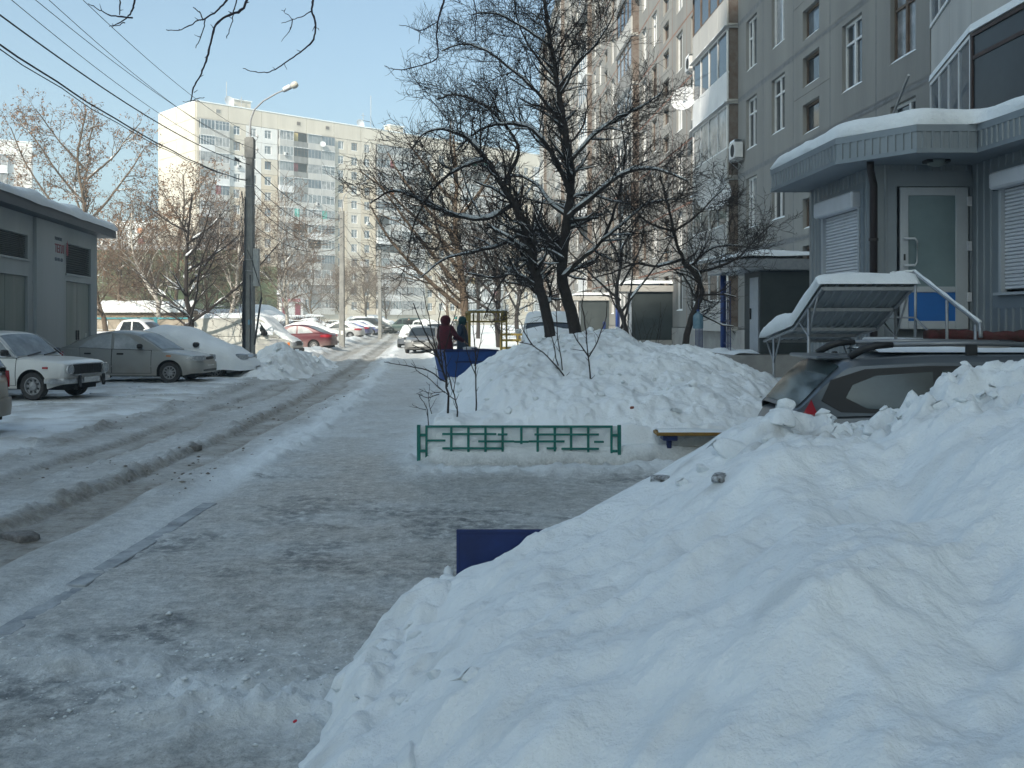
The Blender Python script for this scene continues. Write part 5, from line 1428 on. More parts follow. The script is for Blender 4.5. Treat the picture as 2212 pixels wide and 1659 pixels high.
    def end_pt(s, th, z, front, off=0):
        """point on the rounded nose or tail; th = -1..1 across"""
        a = th * math.pi / 2
        cx = abs(math.cos(a)) ** (2 / s.n); sy = abs(math.sin(a)) ** (2 / s.n) * (1 if th >= 0 else -1)
        sg = 1 if front else -1
        zb = float(s.belt(np.array(sg * s.L / 2 * .97)))
        x = s.L / 2 * cx; y = s.W / 2 * sy
        nx, ny_ = cx ** (s.n - 1), (abs(sy) ** (s.n - 1)) * (1 if sy >= 0 else -1); l = math.hypot(nx, ny_) or 1
        t = np.clip((z - s.sill) / (zb - s.sill + 1e-6), 0, 1)
        bul = .955 + .045 * math.sin(math.pi * min(1, max(0, t * .9 + .08)))
        return (sg * (x + off * nx / l), y * bul + off * ny_ / l, z)
    def end_patch(s, t0, t1, z0, z1, front, off, mat_, name, n=14, depth=.03, rnd_=0.0):
        """band across nose or tail; t given as share of half width (-1..1)"""
        def th_of(yy):
            v = min(1, abs(yy)) ** (s.n / 2); return math.asin(min(1, v)) / (math.pi / 2) * (1 if yy >= 0 else -1)
        ys = np.linspace(t0, t1, n); rows = []
        for i, yy in enumerate(ys):
            th = th_of(yy); e = min(i, n - 1 - i); k = rnd_ * (z1 - z0) / 2 * (1 if e == 0 else .3 if e == 1 else 0)
            rows.append([s.end_pt(th, z0 + k, front, -depth), s.end_pt(th, z0 + k, front, off), s.end_pt(th, (z0 + z1) / 2, front, off + .008), s.end_pt(th, z1 - k, front, off), s.end_pt(th, z1 - k, front, -depth)])
        mb = MB(); P = np.array(rows); mb.grid(P, 0, flip=front)
        m_ = len(mb.v); mb.f += [(0, 1, 2, 3, 4), tuple(range(m_ - 5, m_))]; mb.m += [0, 0]
        return mb.mesh(name, mat_, True, 38)
    def wrap_band(s, z0, z1, front, off, xin, mat_, name):
        """bumper: runs round nose or tail back along the flanks to x = xin"""
        pts = []
        sg = 1 if front else -1
        thm = math.acos(.93 ** (s.n / 2)) / (math.pi / 2)
        for th in np.linspace(-thm, thm, 21): pts.append(th)
        rows = []
        for side in (-1,):
            for x in np.linspace(xin, sg * s.L / 2 * .93, 5)[:-1]:
                y = float(s.side_y(np.array(x), np.array((z0 + z1) / 2))); rows.append([(x, -(y - .03), z0), (x, -(y + off), z0), (x, -(y + off + .01), (z0 + z1) / 2), (x, -(y + off), z1), (x, -(y - .03), z1)])
        for th in pts: rows.append([s.end_pt(th, z0, front, -.03), s.end_pt(th, z0, front, off), s.end_pt(th, (z0 + z1) / 2, front, off + .012), s.end_pt(th, z1, front, off), s.end_pt(th, z1, front, -.03)])
        for x in np.linspace(sg * s.L / 2 * .93, xin, 5)[1:]:
            y = float(s.side_y(np.array(x), np.array((z0 + z1) / 2))); rows.append([(x, (y - .03), z0), (x, (y + off), z0), (x, (y + off + .01), (z0 + z1) / 2), (x, (y + off), z1), (x, (y - .03), z1)])
        mb = MB(); mb.grid(np.array(rows), 0, flip=front); return mb.mesh(name, mat_, True, 38)
    def screen(s, xa, xb, mat_, name, inset=.90, off=.012):
        """windscreen (xa < xb) or rear window: strip of the cabin between two stations"""
        xs = np.linspace(xa, xb, 9); zb = s.belt(xs); zr = np.maximum(s.roof(xs), zb + .004); ye = s.cab_y(xs, zr) * inset
        rows = []
        dz = np.gradient(zr, xs); nl = np.sqrt(1 + dz ** 2)
        for f in (-1, -.85, -.45, 0, .45, .85, 1):
            crown = .045 * (1 - abs(f) ** 2 * .9) * np.clip((zr - zb) / .25, 0, 1)
            rows.append(np.stack([xs - dz / nl * off, ye * f, zr + crown * .95 + off / nl + .002], -1))
        mb = MB(); mb.grid(np.stack(rows, 1), 0, flip=False)
        me = mb.mesh(name, mat_, True); me.flip_normals() if me.polygons[0].normal.z < 0 else None
        return me

def wheel_mesh(r, w, kind):
    key = ('wh', r, w, kind)
    if key in cache: return cache[key]
    mb = MB(); rr = r * .64
    mb.lathe([(rr, -w / 2 + .02), (r * .93, -w / 2), (r, -w / 2 + .03), (r, w / 2 - .03), (r * .93, w / 2), (rr, w / 2 - .02)], 28, 0, 'y')
    t = mb.mesh('tyre', RUBBER, True, 40)
    mb = MB(); f = w / 2 - .02
    mb.lathe([(rr * 1.01, f + .004), (rr * .93, f + .006), (rr * .86, f - .025), (rr * .5, f - .03), (rr * .45, f + .0), (rr * .2, f + .012), (.0, f + .014)], 26, 0, 'y')
    if kind != 'plain':
        for i in range(kind):
            a = 2 * math.pi * i / kind; T = Matrix.Rotation(a, 4, 'Y') @ Matrix.Translation((0, f - .008, rr * .66))
            mb.bbox(-rr * .085, rr * .085, -.02, .012, -rr * .24, rr * .24, .006, 0, T)
        d = MB()
    m_ = mb.mesh('rim', WHEELC, True, 40)
    mb = MB()
    for i in range(8 if kind == 'plain' else kind):
        a = 2 * math.pi * (i + .5) / (8 if kind == 'plain' else kind); T = Matrix.Rotation(a, 4, 'Y')
        mb.add([tuple(T @ Vector(p)) for p in ((-rr * .09, f - .018, rr * .55), (rr * .09, f - .018, rr * .55), (rr * .12, f - .015, rr * .80), (-rr * .12, f - .015, rr * .80))], [(0, 3, 2, 1)])  # dark quads on the solid rim stand in for shaded holes
    h_ = mb.mesh('rim_hole_shade', DARK)
    cache[key] = (t, m_, h_); return cache[key]

def make_car(name, label, cat, loc, rot, spec, body, glass=CGLASS, side_glass=None, win=None, wind=None, rear=None, doors=(), lights=(), group='cars parked along the yard', snow=0, rim=10, mirror=BLACKP, detail=True, snow_fn=None, bumper=None, extra=None):
    s = spec; t = thing(name, label, cat, loc, rot, group)
    bo = link('body', s.body(body), t); link('roof', s.cabin(body), t)
    mb = MB(); mb.box(-s.L / 2 + .18, s.L / 2 - .18, -s.W / 2 + .22, s.W / 2 - .22, s.sill - .03, .55)
    mb.box(s.wx[0] - s.wr * 1.3, s.wx[0] + s.wr * 1.3, -s.W / 2 + .20, s.W / 2 - .20, .25, s.wr * 2.2 + .05); mb.box(s.wx[1] - s.wr * 1.3, s.wx[1] + s.wr * 1.3, -s.W / 2 + .201, s.W / 2 - .201, .25, s.wr * 2.2 + .051)  # near-black boxes stand in for the darkness inside the wheel arches
    mb.build('underbody', UNDER, t)
    tm, rm, hm = wheel_mesh(s.wr, .18, rim)
    for x in s.wx:
        for sd in (-1, 1):
            w = link('wheel', tm, t, (x, sd * (s.W / 2 - .115), s.wr), (0, 0, 0 if sd > 0 else math.pi)); link('rim', rm, w); link('rim_hole_shade', hm, w)
    for poly in (win or []):
        for sd in (-1, 1): link('window', s.side_patch(poly, s.cab_y, .013, side_glass or glass, 'window', sd), t)
    if wind: link('windscreen', s.screen(wind[0], wind[1], glass, 'windscreen'), t)
    if rear: link('rear_window', s.screen(rear[0], rear[1], glass, 'rear_window'), t)
    if detail:
        for poly, hx, hz_ in doors:
            for sd in (-1, 1):
                d = link('door', s.side_patch(poly, s.side_y, .006, body, 'door', sd), t)
                o2 = [(x, z) for x, z in poly]; cx = sum(p[0] for p in o2) / len(o2); cz = sum(p[1] for p in o2) / len(o2)
                big_ = [(cx + (x - cx) * 1.022, cz + (z - cz) * 1.03) for x, z in o2]
                link('door_seam', s.side_patch(big_, s.side_y, .0025, SEAM, 'door_seam', sd), d)
                if hx is not None:
                    hp = [(hx - .09, hz_ - .022), (hx + .09, hz_ - .022), (hx + .09, hz_ + .022), (hx - .09, hz_ + .022)]
                    link('handle', s.side_patch(hp, s.side_y, .024, mirror, 'handle', sd, 2), d)
        if mirror and win:
            x = win[-1][0][0] if False else max(p[0] for p in win[-1]) - .12; zb = float(s.belt(np.array(x))) + .09; y = float(s.cab_y(np.array(x), np.array(zb)))
            for sd in (-1, 1):
                mb = MB(); mb.bbox(x - .05, x + .07, min(sd * (y + .02), sd * (y + .2)), max(sd * (y + .02), sd * (y + .2)), zb - .05, zb + .085, .035); mb.build('mirror', mirror, t, True)
    for args in lights:
        nm, t0, t1, z0, z1, fr, off, m_ = args[:8]
        link(nm, s.end_patch(t0, t1, z0, z1, fr, off, m_, nm, 12, .03, args[8] if len(args) > 8 else .0), t)
        if t0 > 0 or (len(args) > 9 and args[9]): link(nm, s.end_patch(-t1, -t0, z0, z1, fr, off, m_, nm, 12, .03, args[8] if len(args) > 8 else .0), t)
    for (z0, z1, fr, off, xin, m_) in (bumper or []): link('bumper', s.wrap_band(z0, z1, fr, off, xin, m_, 'bumper'), t)
    if snow: add_snow(t, s, snow)
    if extra: extra(t, s)
    return t

def add_snow(t, s, amt, x0=None, x1=None, side=.96, low=.0, seed=1):
    """snow lying on bonnet, roof and boot"""
    xs = np.linspace(x0 if x0 is not None else -s.L / 2 + .03, x1 if x1 is not None else s.L / 2 - .03, 70)
    zb = s.belt(xs); rx = np.where((xs > s.rx[0]) & (xs < s.rx[-1]), s.roof(xs), 0); zt = np.maximum(zb, rx)
    k = np.hanning(9 if amt < .12 else 17); k /= k.sum(); pad = len(k) // 2
    zs = np.convolve(np.pad(zt, pad, mode='edge'), k, 'valid')
    zs = np.maximum(zs, zt)
    cab = np.clip((zt - zb) / .3, 0, 1)
    yb = s.side_y(xs, zb) * side; yr = s.cab_y(xs, zt) * .99; ye = yb * (1 - cab) + yr * cab
    rows = []
    prof = [(1.0, -.03 - low), (1.0, .25), (.96, .62), (.86, .88), (.6, 1.0), (.3, 1.05), (0, 1.06)]
    prof = prof + [(-f, h) for f, h in prof[::-1][1:]]
    ends = np.clip(np.minimum(np.arange(70), np.arange(70)[::-1]) / 6.0 + .02, 0, 1) ** .5
    for f, h in prof:
        y = ye * f; n = fbm(xs * 1.6 + seed * 7, y * 1.6 + seed, 3, 500 + seed)
        zz = zs + .03 * np.clip(1 - abs(f) ** 2, 0, 1) + amt * h * ends * (.55 + .9 * n) if h > 0 else zs + h
        rows.append(np.stack([xs, y, zz], -1))
    mb = MB(); mb.grid(np.stack(rows, 1), 0, flip=False)
    me = mb.mesh('snow_cover', SNOW, True); 
    if me.polygons[len(me.polygons) // 2].normal.z < 0: me.flip_normals()
    return link('snow_cover', me, t)

P_SILVER = paint('silver_paint', (.35, .36, .35), (.27, .25, .215), .3, .95)
P_WHITE = paint('old_white_paint', (.62, .63, .61), (.34, .32, .29), 0, .7)
P_CREAM = paint('cream_white_paint', (.43, .435, .40), (.40, .38, .33), 0, .7)
P_RED = paint('dark_red_paint', (.085, .007, .015), (.22, .17, .15), .1, .9)
P_GREY = paint('blue_grey_paint', (.085, .105, .135), (.17, .17, .17), .35, .6)
P_GREYW = paint('wagon_grey_paint', (.10, .118, .135), (.17, .17, .17), .35, .4)
P_BEIGE = paint('beige_metal_paint', (.25, .235, .20), (.22, .20, .17), .3, .9)
P_NAVY = paint('navy_paint', (.012, .035, .16), (.2, .19, .18), .2, .8)
P_BLACK = paint('black_paint', (.018, .02, .022), (.2, .19, .18), .1, .9)
P_GREEN = paint('dark_green_paint', (.03, .065, .06), (.2, .19, .18), .1, .8)
P_SIL2 = paint('bright_silver_paint', (.42, .43, .43), (.28, .27, .25), .35, .8)
P_ONC = paint('shaded_silver_paint', (.23, .235, .235), (.20, .19, .175), .35, .9)  # silver darkened: the shade the car stands in is put into its paint
P_WHITE2 = paint('clean_white_paint', (.60, .61, .61), (.45, .44, .42), 0, .5)

def mk(**k): return Car(**k)
def sedan_modern(L=4.24, H=1.43, W=1.68, n=5.5):
    h = H / 1.43; q = L / 4.24
    return mk(L=L, W=W, n=n, wx=(-1.22 * q, 1.30 * q), wr=.285, sill=.20,
              belt=[(-2.12 * q, .78 * h), (-2.0 * q, .93 * h), (-1.5 * q, .96 * h), (-.5 * q, .905 * h), (.6 * q, .885 * h), (1.0 * q, .875 * h), (1.6 * q, .79 * h), (2.0 * q, .70 * h), (2.12 * q, .58 * h)],
              roof=[(-1.72 * q, .95 * h), (-1.35 * q, 1.10 * h), (-.85 * q, 1.31 * h), (-.35 * q, 1.385 * h), (.1 * q, 1.375 * h), (.38 * q, 1.32 * h), (.75 * q, 1.10 * h), (1.10 * q, .87 * h)])
# --- silver sedan with frosted windows
sp = sedan_modern()
q = 1
LAN_W = [[(-1.22, .965), (-.33, .925), (-.33, 1.335), (-.62, 1.30), (-.98, 1.15)], [(-.24, .925), (.62, .905), (.50, 1.03), (.17, 1.245), (-.05, 1.31), (-.24, 1.34)]]
def lan_extra(t, s):
    for sd in (-1, 1):
        link('indicator', s.side_patch([(1.22, .72), (1.34, .715), (1.34, .75), (1.22, .755)], s.side_y, .012, ORANGEL, 'indicator', sd, 2), t)
        link('sill_moulding', s.side_patch([(-.85, .44), (.9, .44), (.9, .475), (-.85, .475)], s.side_y, .014, P_SILVER, 'sill_moulding', sd, 4), t)
        link('fuel_flap' if sd < 0 else 'quarter_panel', s.side_patch([(-1.62, .76), (-1.42, .76), (-1.40, .80), (-1.42, .86), (-1.6, .86)], s.side_y, .006, P_SILVER, 'fuel_flap', sd, 2), t) if sd < 0 else None
    mb = MB()
    for y0, dx in ((-.55, .35), (.1, .38)): mb.tube([(1.05, y0, .90), (.98, y0 + .35, .93), (.96, y0 + .62, .945)], .012, 5)
    mb.build('wiper', BLACKP, t)
    link('number_plate', s.end_patch(-.3, .3, .40, .51, True, .035, PLATE, 'number_plate'), t)
lan = make_car('sedan', 'dirty silver sedan with frosted side windows parked nose to the lane', 'car', (-10.52, 27.9, .07), R(-3), sp, P_SILVER, FGLASS, HGLASS, LAN_W, (.42, 1.06), (-1.66, -.95),
         doors=[([(-1.12, .40), (-.30, .27), (-.30, .915), (-1.18, .955)], -.95, .80), ([(-.275, .27), (.80, .27), (.80, .88), (-.275, .915)], -.05, .79)],
         lights=[('headlight', .42, .93, .60, .735, True, .02, CLEARL, .35), ('grille', -.34, .34, .62, .70, True, .012, BLACKP, .3), ('air_intake', -.6, .6, .30, .37, True, .042, BLACKP, .3), ('tail_light', .5, .95, .72, .86, False, .02, REDL, .2)],
         bumper=[(.26, .54, True, .035, 1.78, P_SILVER), (.26, .56, False, .035, -1.72, P_SILVER)], extra=lan_extra, rim=10)
# --- old white boxy sedan
sp = mk(L=4.04, W=1.61, n=14, wx=(-1.16, 1.26), wr=.295, sill=.24, roofw=.60, arch=1.2, waist=.95,
        belt=[(-2.02, .82), (-1.95, .90), (-1.2, .90), (0, .885), (.75, .885), (1.2, .87), (1.9, .80), (2.02, .73)],
        roof=[(-1.40, .90), (-1.12, 1.20), (-.95, 1.37), (-.4, 1.41), (.1, 1.40), (.30, 1.365), (.52, 1.20), (.86, .88)])
def lada_extra(t, s):
    for sd in (-1, 1):
        link('indicator', s.side_patch([(1.52, .66), (1.64, .66), (1.64, .70), (1.52, .70)], s.side_y, .018, REDL, 'indicator', sd, 2), t)
        pts = [(1.0, .90), (.50, 1.245), (.28, 1.39), (0, 1.43), (-.8, 1.43)]
        mb = MB(); mb.tube([(x, sd * (float(s.cab_y(np.array(x), np.array(z))) + .012), z) for x, z in [(.92, .90), (.5, 1.225), (.30, 1.36), (.1, 1.385), (-.85, 1.37)]], .011, 5); mb.build('gutter_trim', CHROME, t)
        mb = MB(); mb.tube([(x, sd * (float(s.cab_y(np.array(x), np.array(.90))) + .014), .905) for x in np.linspace(-1.0, .85, 6)], .010, 5); mb.build('belt_trim', CHROME, t)
        mb = MB(); mb.tube([(.18, sd * (float(s.cab_y(np.array(.18), np.array(z))) + .014), z) for z in (.91, 1.1, 1.34)], .011, 5); mb.build('vent_frame', CHROME, t)
        for yy in (.62,):
            mb = MB(); y = sd * yy
            mb.lathe([(.001, .0), (.07, -.01), (.088, .0), (.098, .012), (.10, -.03)], 20, 0, 'x', (2.045, y, .64)); 
            o = mb.build('headlight', CLEARL, t, True)
            mb = MB(); mb.lathe([(.10, -.03), (.118, .006), (.112, .016), (.098, .01)], 20, 0, 'x', (2.045, y, .64)); mb.build('headlight_ring', CHROME, o, True)
    mb = MB(); mb.bbox(2.0, 2.045, -.49, .49, .54, .74, .01); g = mb.build('grille', BLACKP, t)
    mb = MB()
    for i in range(16): y = -.46 + .92 * i / 15; mb.box(2.046, 2.054, y - .006, y + .006, .55, .73)
    mb.build('grille_bar', BLACKP, g)
    mb = MB(); mb.box(2.03, 2.056, -.5, .5, .745, .765); mb.box(2.03, 2.056, -.5, .5, .515, .535); mb.build('grille_trim', CHROME, g)
    for y in (-.42, .42):
        mb = MB(); mb.bbox(2.10, 2.165, y - .03, y + .03, .27, .52, .015); mb.build('overrider', BLACKP, t)
    mb = MB(); mb.bbox(2.125, 2.135, -.27, .27, .36, .47, .004); mb.build('number_plate', PLATE, t)
    mb = MB()
    for y0 in (-.42, .12): mb.tube([(.90, y0, .925), (.84, y0 + .3, .955), (.80, y0 + .55, .985)], .014, 5)
    mb.build('wiper', BLACKP, t)
lada = make_car('sedan', 'old boxy white sedan with chrome bumper cut by the left edge', 'car', (-11.12, 21.9, .09), R(-11), sp, P_WHITE, FGLASS, FGLASS,
         [[(-.92, .925), (-.26, .91), (-.26, 1.35), (-.80, 1.345)], [(-.18, .91), (.78, .905), (.47, 1.20), (.27, 1.34), (-.18, 1.355)]], (.34, .84), (-1.36, -1.0),
         doors=[([(-1.0, .34), (-.24, .31), (-.24, .88), (-1.0, .88)], -.85, .78), ([(-.21, .31), (.88, .31), (.88, .87), (-.21, .88)], -.1, .77)],
         lights=[('tail_light', .5, .95, .62, .78, False, .02, REDL)], bumper=[(.36, .46, True, .085, 1.62, CHROME), (.36, .46, False, .085, -1.62, CHROME)], rim='plain', extra=lada_extra)
# --- rear corner of a car cut by the left edge
sp = mk(L=4.1, W=1.70, n=5, wx=(-1.25, 1.25), wr=.31, sill=.22, roofw=.62,
        belt=[(-2.05, .70), (-1.9, .86), (-1.2, .92), (.8, .96), (1.6, .98), (1.95, .95), (2.05, .75)],
        roof=[(-1.2, .9), (-.5, 1.40), (.4, 1.50), (1.2, 1.46), (1.6, 1.36), (1.95, .97)])
make_car('hatchback', 'beige hatchback with only its rounded end showing at the left edge', 'car', (-9.72, 14.75, .04), R(2), sp, P_BEIGE, CGLASS, None,
         [[(-.9, .95), (-.1, .97), (-.1, 1.40), (-.5, 1.34)], [(0, .97), (.75, 1.0), (.75, 1.42), (0, 1.42)]], (-1.15, -.55), (1.45, 1.93), doors=[([(-.8, .3), (.1, .3), (.1, .93), (-.9, .9)], -.1, .8)],
         lights=[('tail_light', .6, .95, .7, .95, True, .02, REDL)], bumper=[(.28, .55, True, .04, 1.7, P_BEIGE)])
# --- dark estate behind the big heap
sp = mk(L=4.5, W=1.72, n=6, wx=(-1.3, 1.35), wr=.31, sill=.22, roofw=.645, waist=.955,
        belt=[(-2.25, .70), (-2.17, .94), (-1.5, .97), (0, .93), (.9, .91), (1.6, .84), (2.1, .74), (2.25, .6)],
        roof=[(-2.14, .95), (-1.92, 1.20), (-1.70, 1.405), (-1.0, 1.445), (0, 1.45), (.35, 1.41), (.7, 1.2), (1.15, .92)])
def wagon_extra(t, s):
    for sd in (-1, 1):
        y = sd * .56
        mb = MB(); mb.tube([(-1.32, y, 1.56), (-.6, y, 1.575), (.2, y, 1.56)], .022, 10); rl = mb.build('roof_rail', M('satin_rail', (.22, .235, .25), .4, metal=.5), t, True)
        for x0, x1 in ((-1.62, -1.25), (.42, .15)):
            mb = MB(); mb.tube([(x0, y, 1.455), (x0 + (x1 - x0) * .3, y, 1.52), (x0 + (x1 - x0) * .6, y, 1.553), (x1, y, 1.56)], [.03, .036, .034, .026], 10); mb.build('rail_foot', BLACKP, rl, True)
        mb = MB(); mb.bbox(-.62, -.52, y - .02, y + .02, 1.46, 1.57, .01); mb.build('rail_foot', BLACKP, rl)
        link('tail_light', s.side_patch([(-2.10, .86), (-2.07, .96), (-2.0, 1.09), (-1.96, .98), (-1.95, .86)], lambda x, z: s.side_y(np.maximum(x, -2.05), np.minimum(z, .93)) * (1 - .22 * np.clip(z - .93, 0, 1)), .028, REDL, 'tail_light', sd, 3), t)
        blk = [(-1.83, .965), (-1.70, 1.0), (-1.80, 1.20), (-1.72, 1.31), (-1.45, 1.365), (.15, 1.375), (.5, 1.22), (.82, .955)]
        blk = [(-1.76, .985), (-1.92, 1.08), (-1.84, 1.26), (-1.55, 1.355), (-1.0, 1.385), (.18, 1.385), (.52, 1.20), (.85, .945)]
        link('window_surround', s.side_patch(blk, s.cab_y, .007, BLACKP, 'window_surround', sd, 9), t)
    mb = MB(); mb.bbox(-1.90, -1.55, -.52, .52, 1.425, 1.458, .014); mb.build('spoiler', P_GREYW, t)
    mb = MB(); mb.tube([(-1.42, 0, 1.49), (-1.62, 0, 1.62)], .006, 5) if False else mb.lathe([(.001, .02), (.025, .015), (.03, 0)], 10, c=(-1.60, .0, 1.47)); mb.build('aerial_base', BLACKP, t)
    mb = MB(); P = np.array([[(x, y, 1.492 + .03 * min(1, (.5 - abs(y)) / .12 + .05) * (.4 + .9 * float(fbm(np.array(x * 2), np.array(y * 3), 3, 555)))) for y in np.linspace(-.50, .50, 12)] for x in np.linspace(-1.35, .35, 30)])
    mb.grid(P, 0, flip=False); mb.build('snow_cover', SNOW, t, True)
wag = make_car('estate_car', 'dark blue-grey estate car with roof rails behind the big snow heap', 'car', (4.62, 9.3, -.02), R(-2.5), sp, P_GREYW, M('greenish_car_glass', (.035, .058, .062), .12, spec=.7, noise=3, col2=(.024, .04, .044)), None,
         [[(-1.55, 1.02), (-1.72, 1.11), (-1.66, 1.22), (-1.46, 1.30), (-.98, 1.335), (-.98, .99)], [(-.90, .98), (-.90, 1.345), (-.12, 1.355), (-.12, .965)], [(-.04, .965), (-.04, 1.355), (.16, 1.35), (.46, 1.18), (.74, .97)]], (.42, 1.12), (-2.10, -1.74),
         doors=[([(-1.05, .4), (-.1, .28), (-.1, .93), (-1.0, .95)], -.8, .84), ([(-.07, .28), (.85, .28), (.85, .9), (-.07, .93)], .1, .83)],
         bumper=[(.28, .58, False, .04, -1.8, P_GREYW), (.28, .55, True, .04, 1.8, P_GREYW)], extra=wagon_extra)
# --- car wholly under snow behind the silver sedan
sp = sedan_modern(4.35, 1.5, 1.7, 6)
def shell_extra(t, s):
    for sd in (-1, 1):
        mb = MB(); mb.bbox(.72, .88, min(sd * .80, sd * 1.0), max(sd * .80, sd * 1.0), .97, 1.12, .04); mb.build('mirror', BLACKP, t, True)
sn1 = make_car('buried_car', 'car buried under a smooth shell of snow beside the silver sedan', 'car', (-10.1, 30.6, .0), R(-4), sp, P_GREY, FGLASS, None, LAN_W, (.42, 1.06), None, lights=[('headlight', .42, .93, .60, .735, True, .02, CLEARL, .35)], bumper=[(.26, .54, True, .035, 1.8, BLACKP)], detail=False, extra=shell_extra)
def shell(t, s, low, amt, seed, x0=None, x1=None):
    xs = np.linspace(x0 or -s.L / 2 - .1, x1 or s.L / 2 + .22, 60); xc = np.clip(xs, -s.L / 2 + .01, s.L / 2 - .01)
    zb = s.belt(xc); zt = np.maximum(zb, np.where((xc > s.rx[0]) & (xc < s.rx[-1]), s.roof(xc), 0))
    k = np.hanning(27); k /= k.sum(); zs = np.convolve(np.pad(zt, 13, mode='edge'), k, 'valid') + amt
    zs = np.maximum(zs, zt + .05)
    e = np.clip(np.minimum(np.arange(60), np.arange(60)[::-1]) / 9., 0.02, 1) ** .5
    rows = []
    for a in np.linspace(0, math.pi, 19):
        c, sn = math.cos(a), math.sin(a); f = abs(c) ** .75 * (1 if c >= 0 else -1); g = sn ** .40
        y = (s.W / 2 + .12) * f * np.clip(e + .15, 0, 1); base = low + 0 * xs
        z = base + (zs - base) * g * e; z = z + .05 * (fbm(xs * 1.3 + seed, y * 1.3, 3, 520 + seed) - .5) * 2
        rows.append(np.stack([xs, y, z], -1))
    mb = MB(); mb.grid(np.stack(rows, 1), 0); me = mb.mesh('snow_cover', SNOW, True)
    if me.polygons[len(me.polygons) // 2].normal.z < 0: me.flip_normals()
    return link('snow_cover', me, t)
shell(sn1, sp, .30, .20, 1)
# --- white panel van
sp = mk(L=4.75, W=1.84, n=9, wx=(-1.42, 1.50), wr=.31, sill=.25, roofw=.66, waist=.985, arch=1.2,
        belt=[(-2.37, 1.0), (-2.3, 1.08), (0, 1.08), (1.3, 1.07), (1.65, 1.02), (2.15, .88), (2.37, .72)],
        roof=[(-2.34, 1.08), (-2.28, 1.55), (-2.18, 1.82), (-1.8, 1.90), (0, 1.91), (.75, 1.88), (1.0, 1.78), (1.4, 1.36), (1.72, 1.0)])
def van_extra(t, s):
    for sd in (-1, 1):
        link('side_door', s.side_patch([(-1.02, .34), (.28, .34), (.28, 1.05), (-1.02, 1.05)], s.side_y, .006, P_CREAM, 'side_door', sd), t)
        link('side_door_seam', s.side_patch([(-1.05, .32), (.31, .32), (.31, 1.055), (-1.05, 1.055)], s.side_y, .002, SEAM, 'side_door_seam', sd), t)
        for (a, b_) in ((-2.16, -1.10), (-1.0, .28)):
            link('upper_panel', s.side_patch([(a, 1.13), (b_, 1.13), (b_, 1.70), (a + .06, 1.70)], s.cab_y, .006, P_CREAM, 'upper_panel', sd), t)
        link('door_rail', s.side_patch([(-2.2, 1.085), (-1.05, 1.085), (-1.05, 1.11), (-2.2, 1.11)], s.cab_y, .012, M('dirty_groove', (.17, .165, .15), .9), 'door_rail', sd, 3), t)
        link('side_moulding', s.side_patch([(-2.2, .70), (1.9, .70), (1.9, .725), (-2.2, .725)], s.side_y, .009, GREYF, 'side_moulding', sd, 6), t)
        link('front_wing', s.side_patch([(1.35, .58), (1.95, .58), (2.0, .84), (1.45, .98), (1.3, 1.0), (1.3, .7)], s.side_y, .007, P_SIL2, 'front_wing', sd, 4), t)
        link('indicator', s.side_patch([(2.10, .66), (2.20, .66), (2.20, .80), (2.10, .80)], s.side_y, .02, ORANGEL, 'indicator', sd, 2), t)
        mb = MB(); mb.bbox(1.02, 1.16, min(sd * .93, sd * 1.14), max(sd * .93, sd * 1.14), 1.10, 1.36, .04); mb.build('mirror', BLACKP, t, True)
van = make_car('panel_van', 'cream white panel van with snow on its roof behind the lamp post', 'van', (-12.0, 45.4, .0), R(-4), sp, P_CREAM, CGLASS, None, [[(.42, 1.12), (1.30, 1.10), (1.0, 1.5), (.85, 1.68), (.42, 1.70)]], (1.02, 1.66), None,
         lights=[('headlight', .55, .93, .62, .80, True, .02, CLEARL), ('grille', -.5, .5, .64, .78, True, .015, BLACKP)], bumper=[(.34, .52, True, .06, 1.95, BLACKP), (.34, .5, False, .05, -1.95, BLACKP)], detail=False, extra=van_extra)
add_snow(van, sp, .16, seed=4, side=.9)
mb = MB(); P = []
for i in range(24):
    x = .1 + 1.35 * i / 23; row = []
    for j in range(8):
        z = 1.12 + (.62 - .35 * max(0, (x - .8))) * j / 7; y = -float(sp.cab_y(np.array(x), np.array(z))) - .012 - .05 * max(0, float(fbm(np.array(x * 3), np.array(z * 3), 3, 561)) - .42) * min(1, min(i, 23 - i, j + 1, 7 - j + .4) / 2)
        row.append((x, y, z))
    P.append(row)
mb.grid(np.array(P), 0, flip=False); mb.build('stuck_snow', SNOW, van, True)

# --- oncoming silver car and those behind it
sp = sedan_modern(4.3, 1.47, 1.74, 5)
SW = [[(-1.22, .99), (-.33, .95), (-.33, 1.37), (-.62, 1.33), (-.98, 1.18)], [(-.24, .95), (.62, .93), (.50, 1.06), (.17, 1.275), (-.05, 1.34), (-.24, 1.375)]]
def on_extra(t, s):
    link('number_plate', s.end_patch(-.3, .3, .38, .49, True, .05, PLATE, 'number_plate'), t)
    for z in (.635, .675): link('grille_bar', s.end_patch(-.36, .36, z, z + .014, True, .035, CHROME, 'grille_bar'), t)
onc = make_car('sedan', 'silver car facing the viewer on the right side of the lane', 'car', (-4.88, 55.8, .0), R(-93), sp, P_ONC, CGLASS, None, SW, (.42, 1.08), (-1.66, -.95),
         lights=[('headlight', .48, .94, .60, .74, True, .02, CLEARL, .3), ('grille', -.36, .36, .62, .70, True, .02, BLACKP, .2), ('air_intake', -.7, .7, .27, .36, True, .045, BLACKP, .2)], bumper=[(.24, .54, True, .04, 1.8, P_ONC), (.26, .56, False, .035, -1.72, P_ONC)], extra=on_extra, group='cars standing on the right of the lane', mirror=P_ONC)
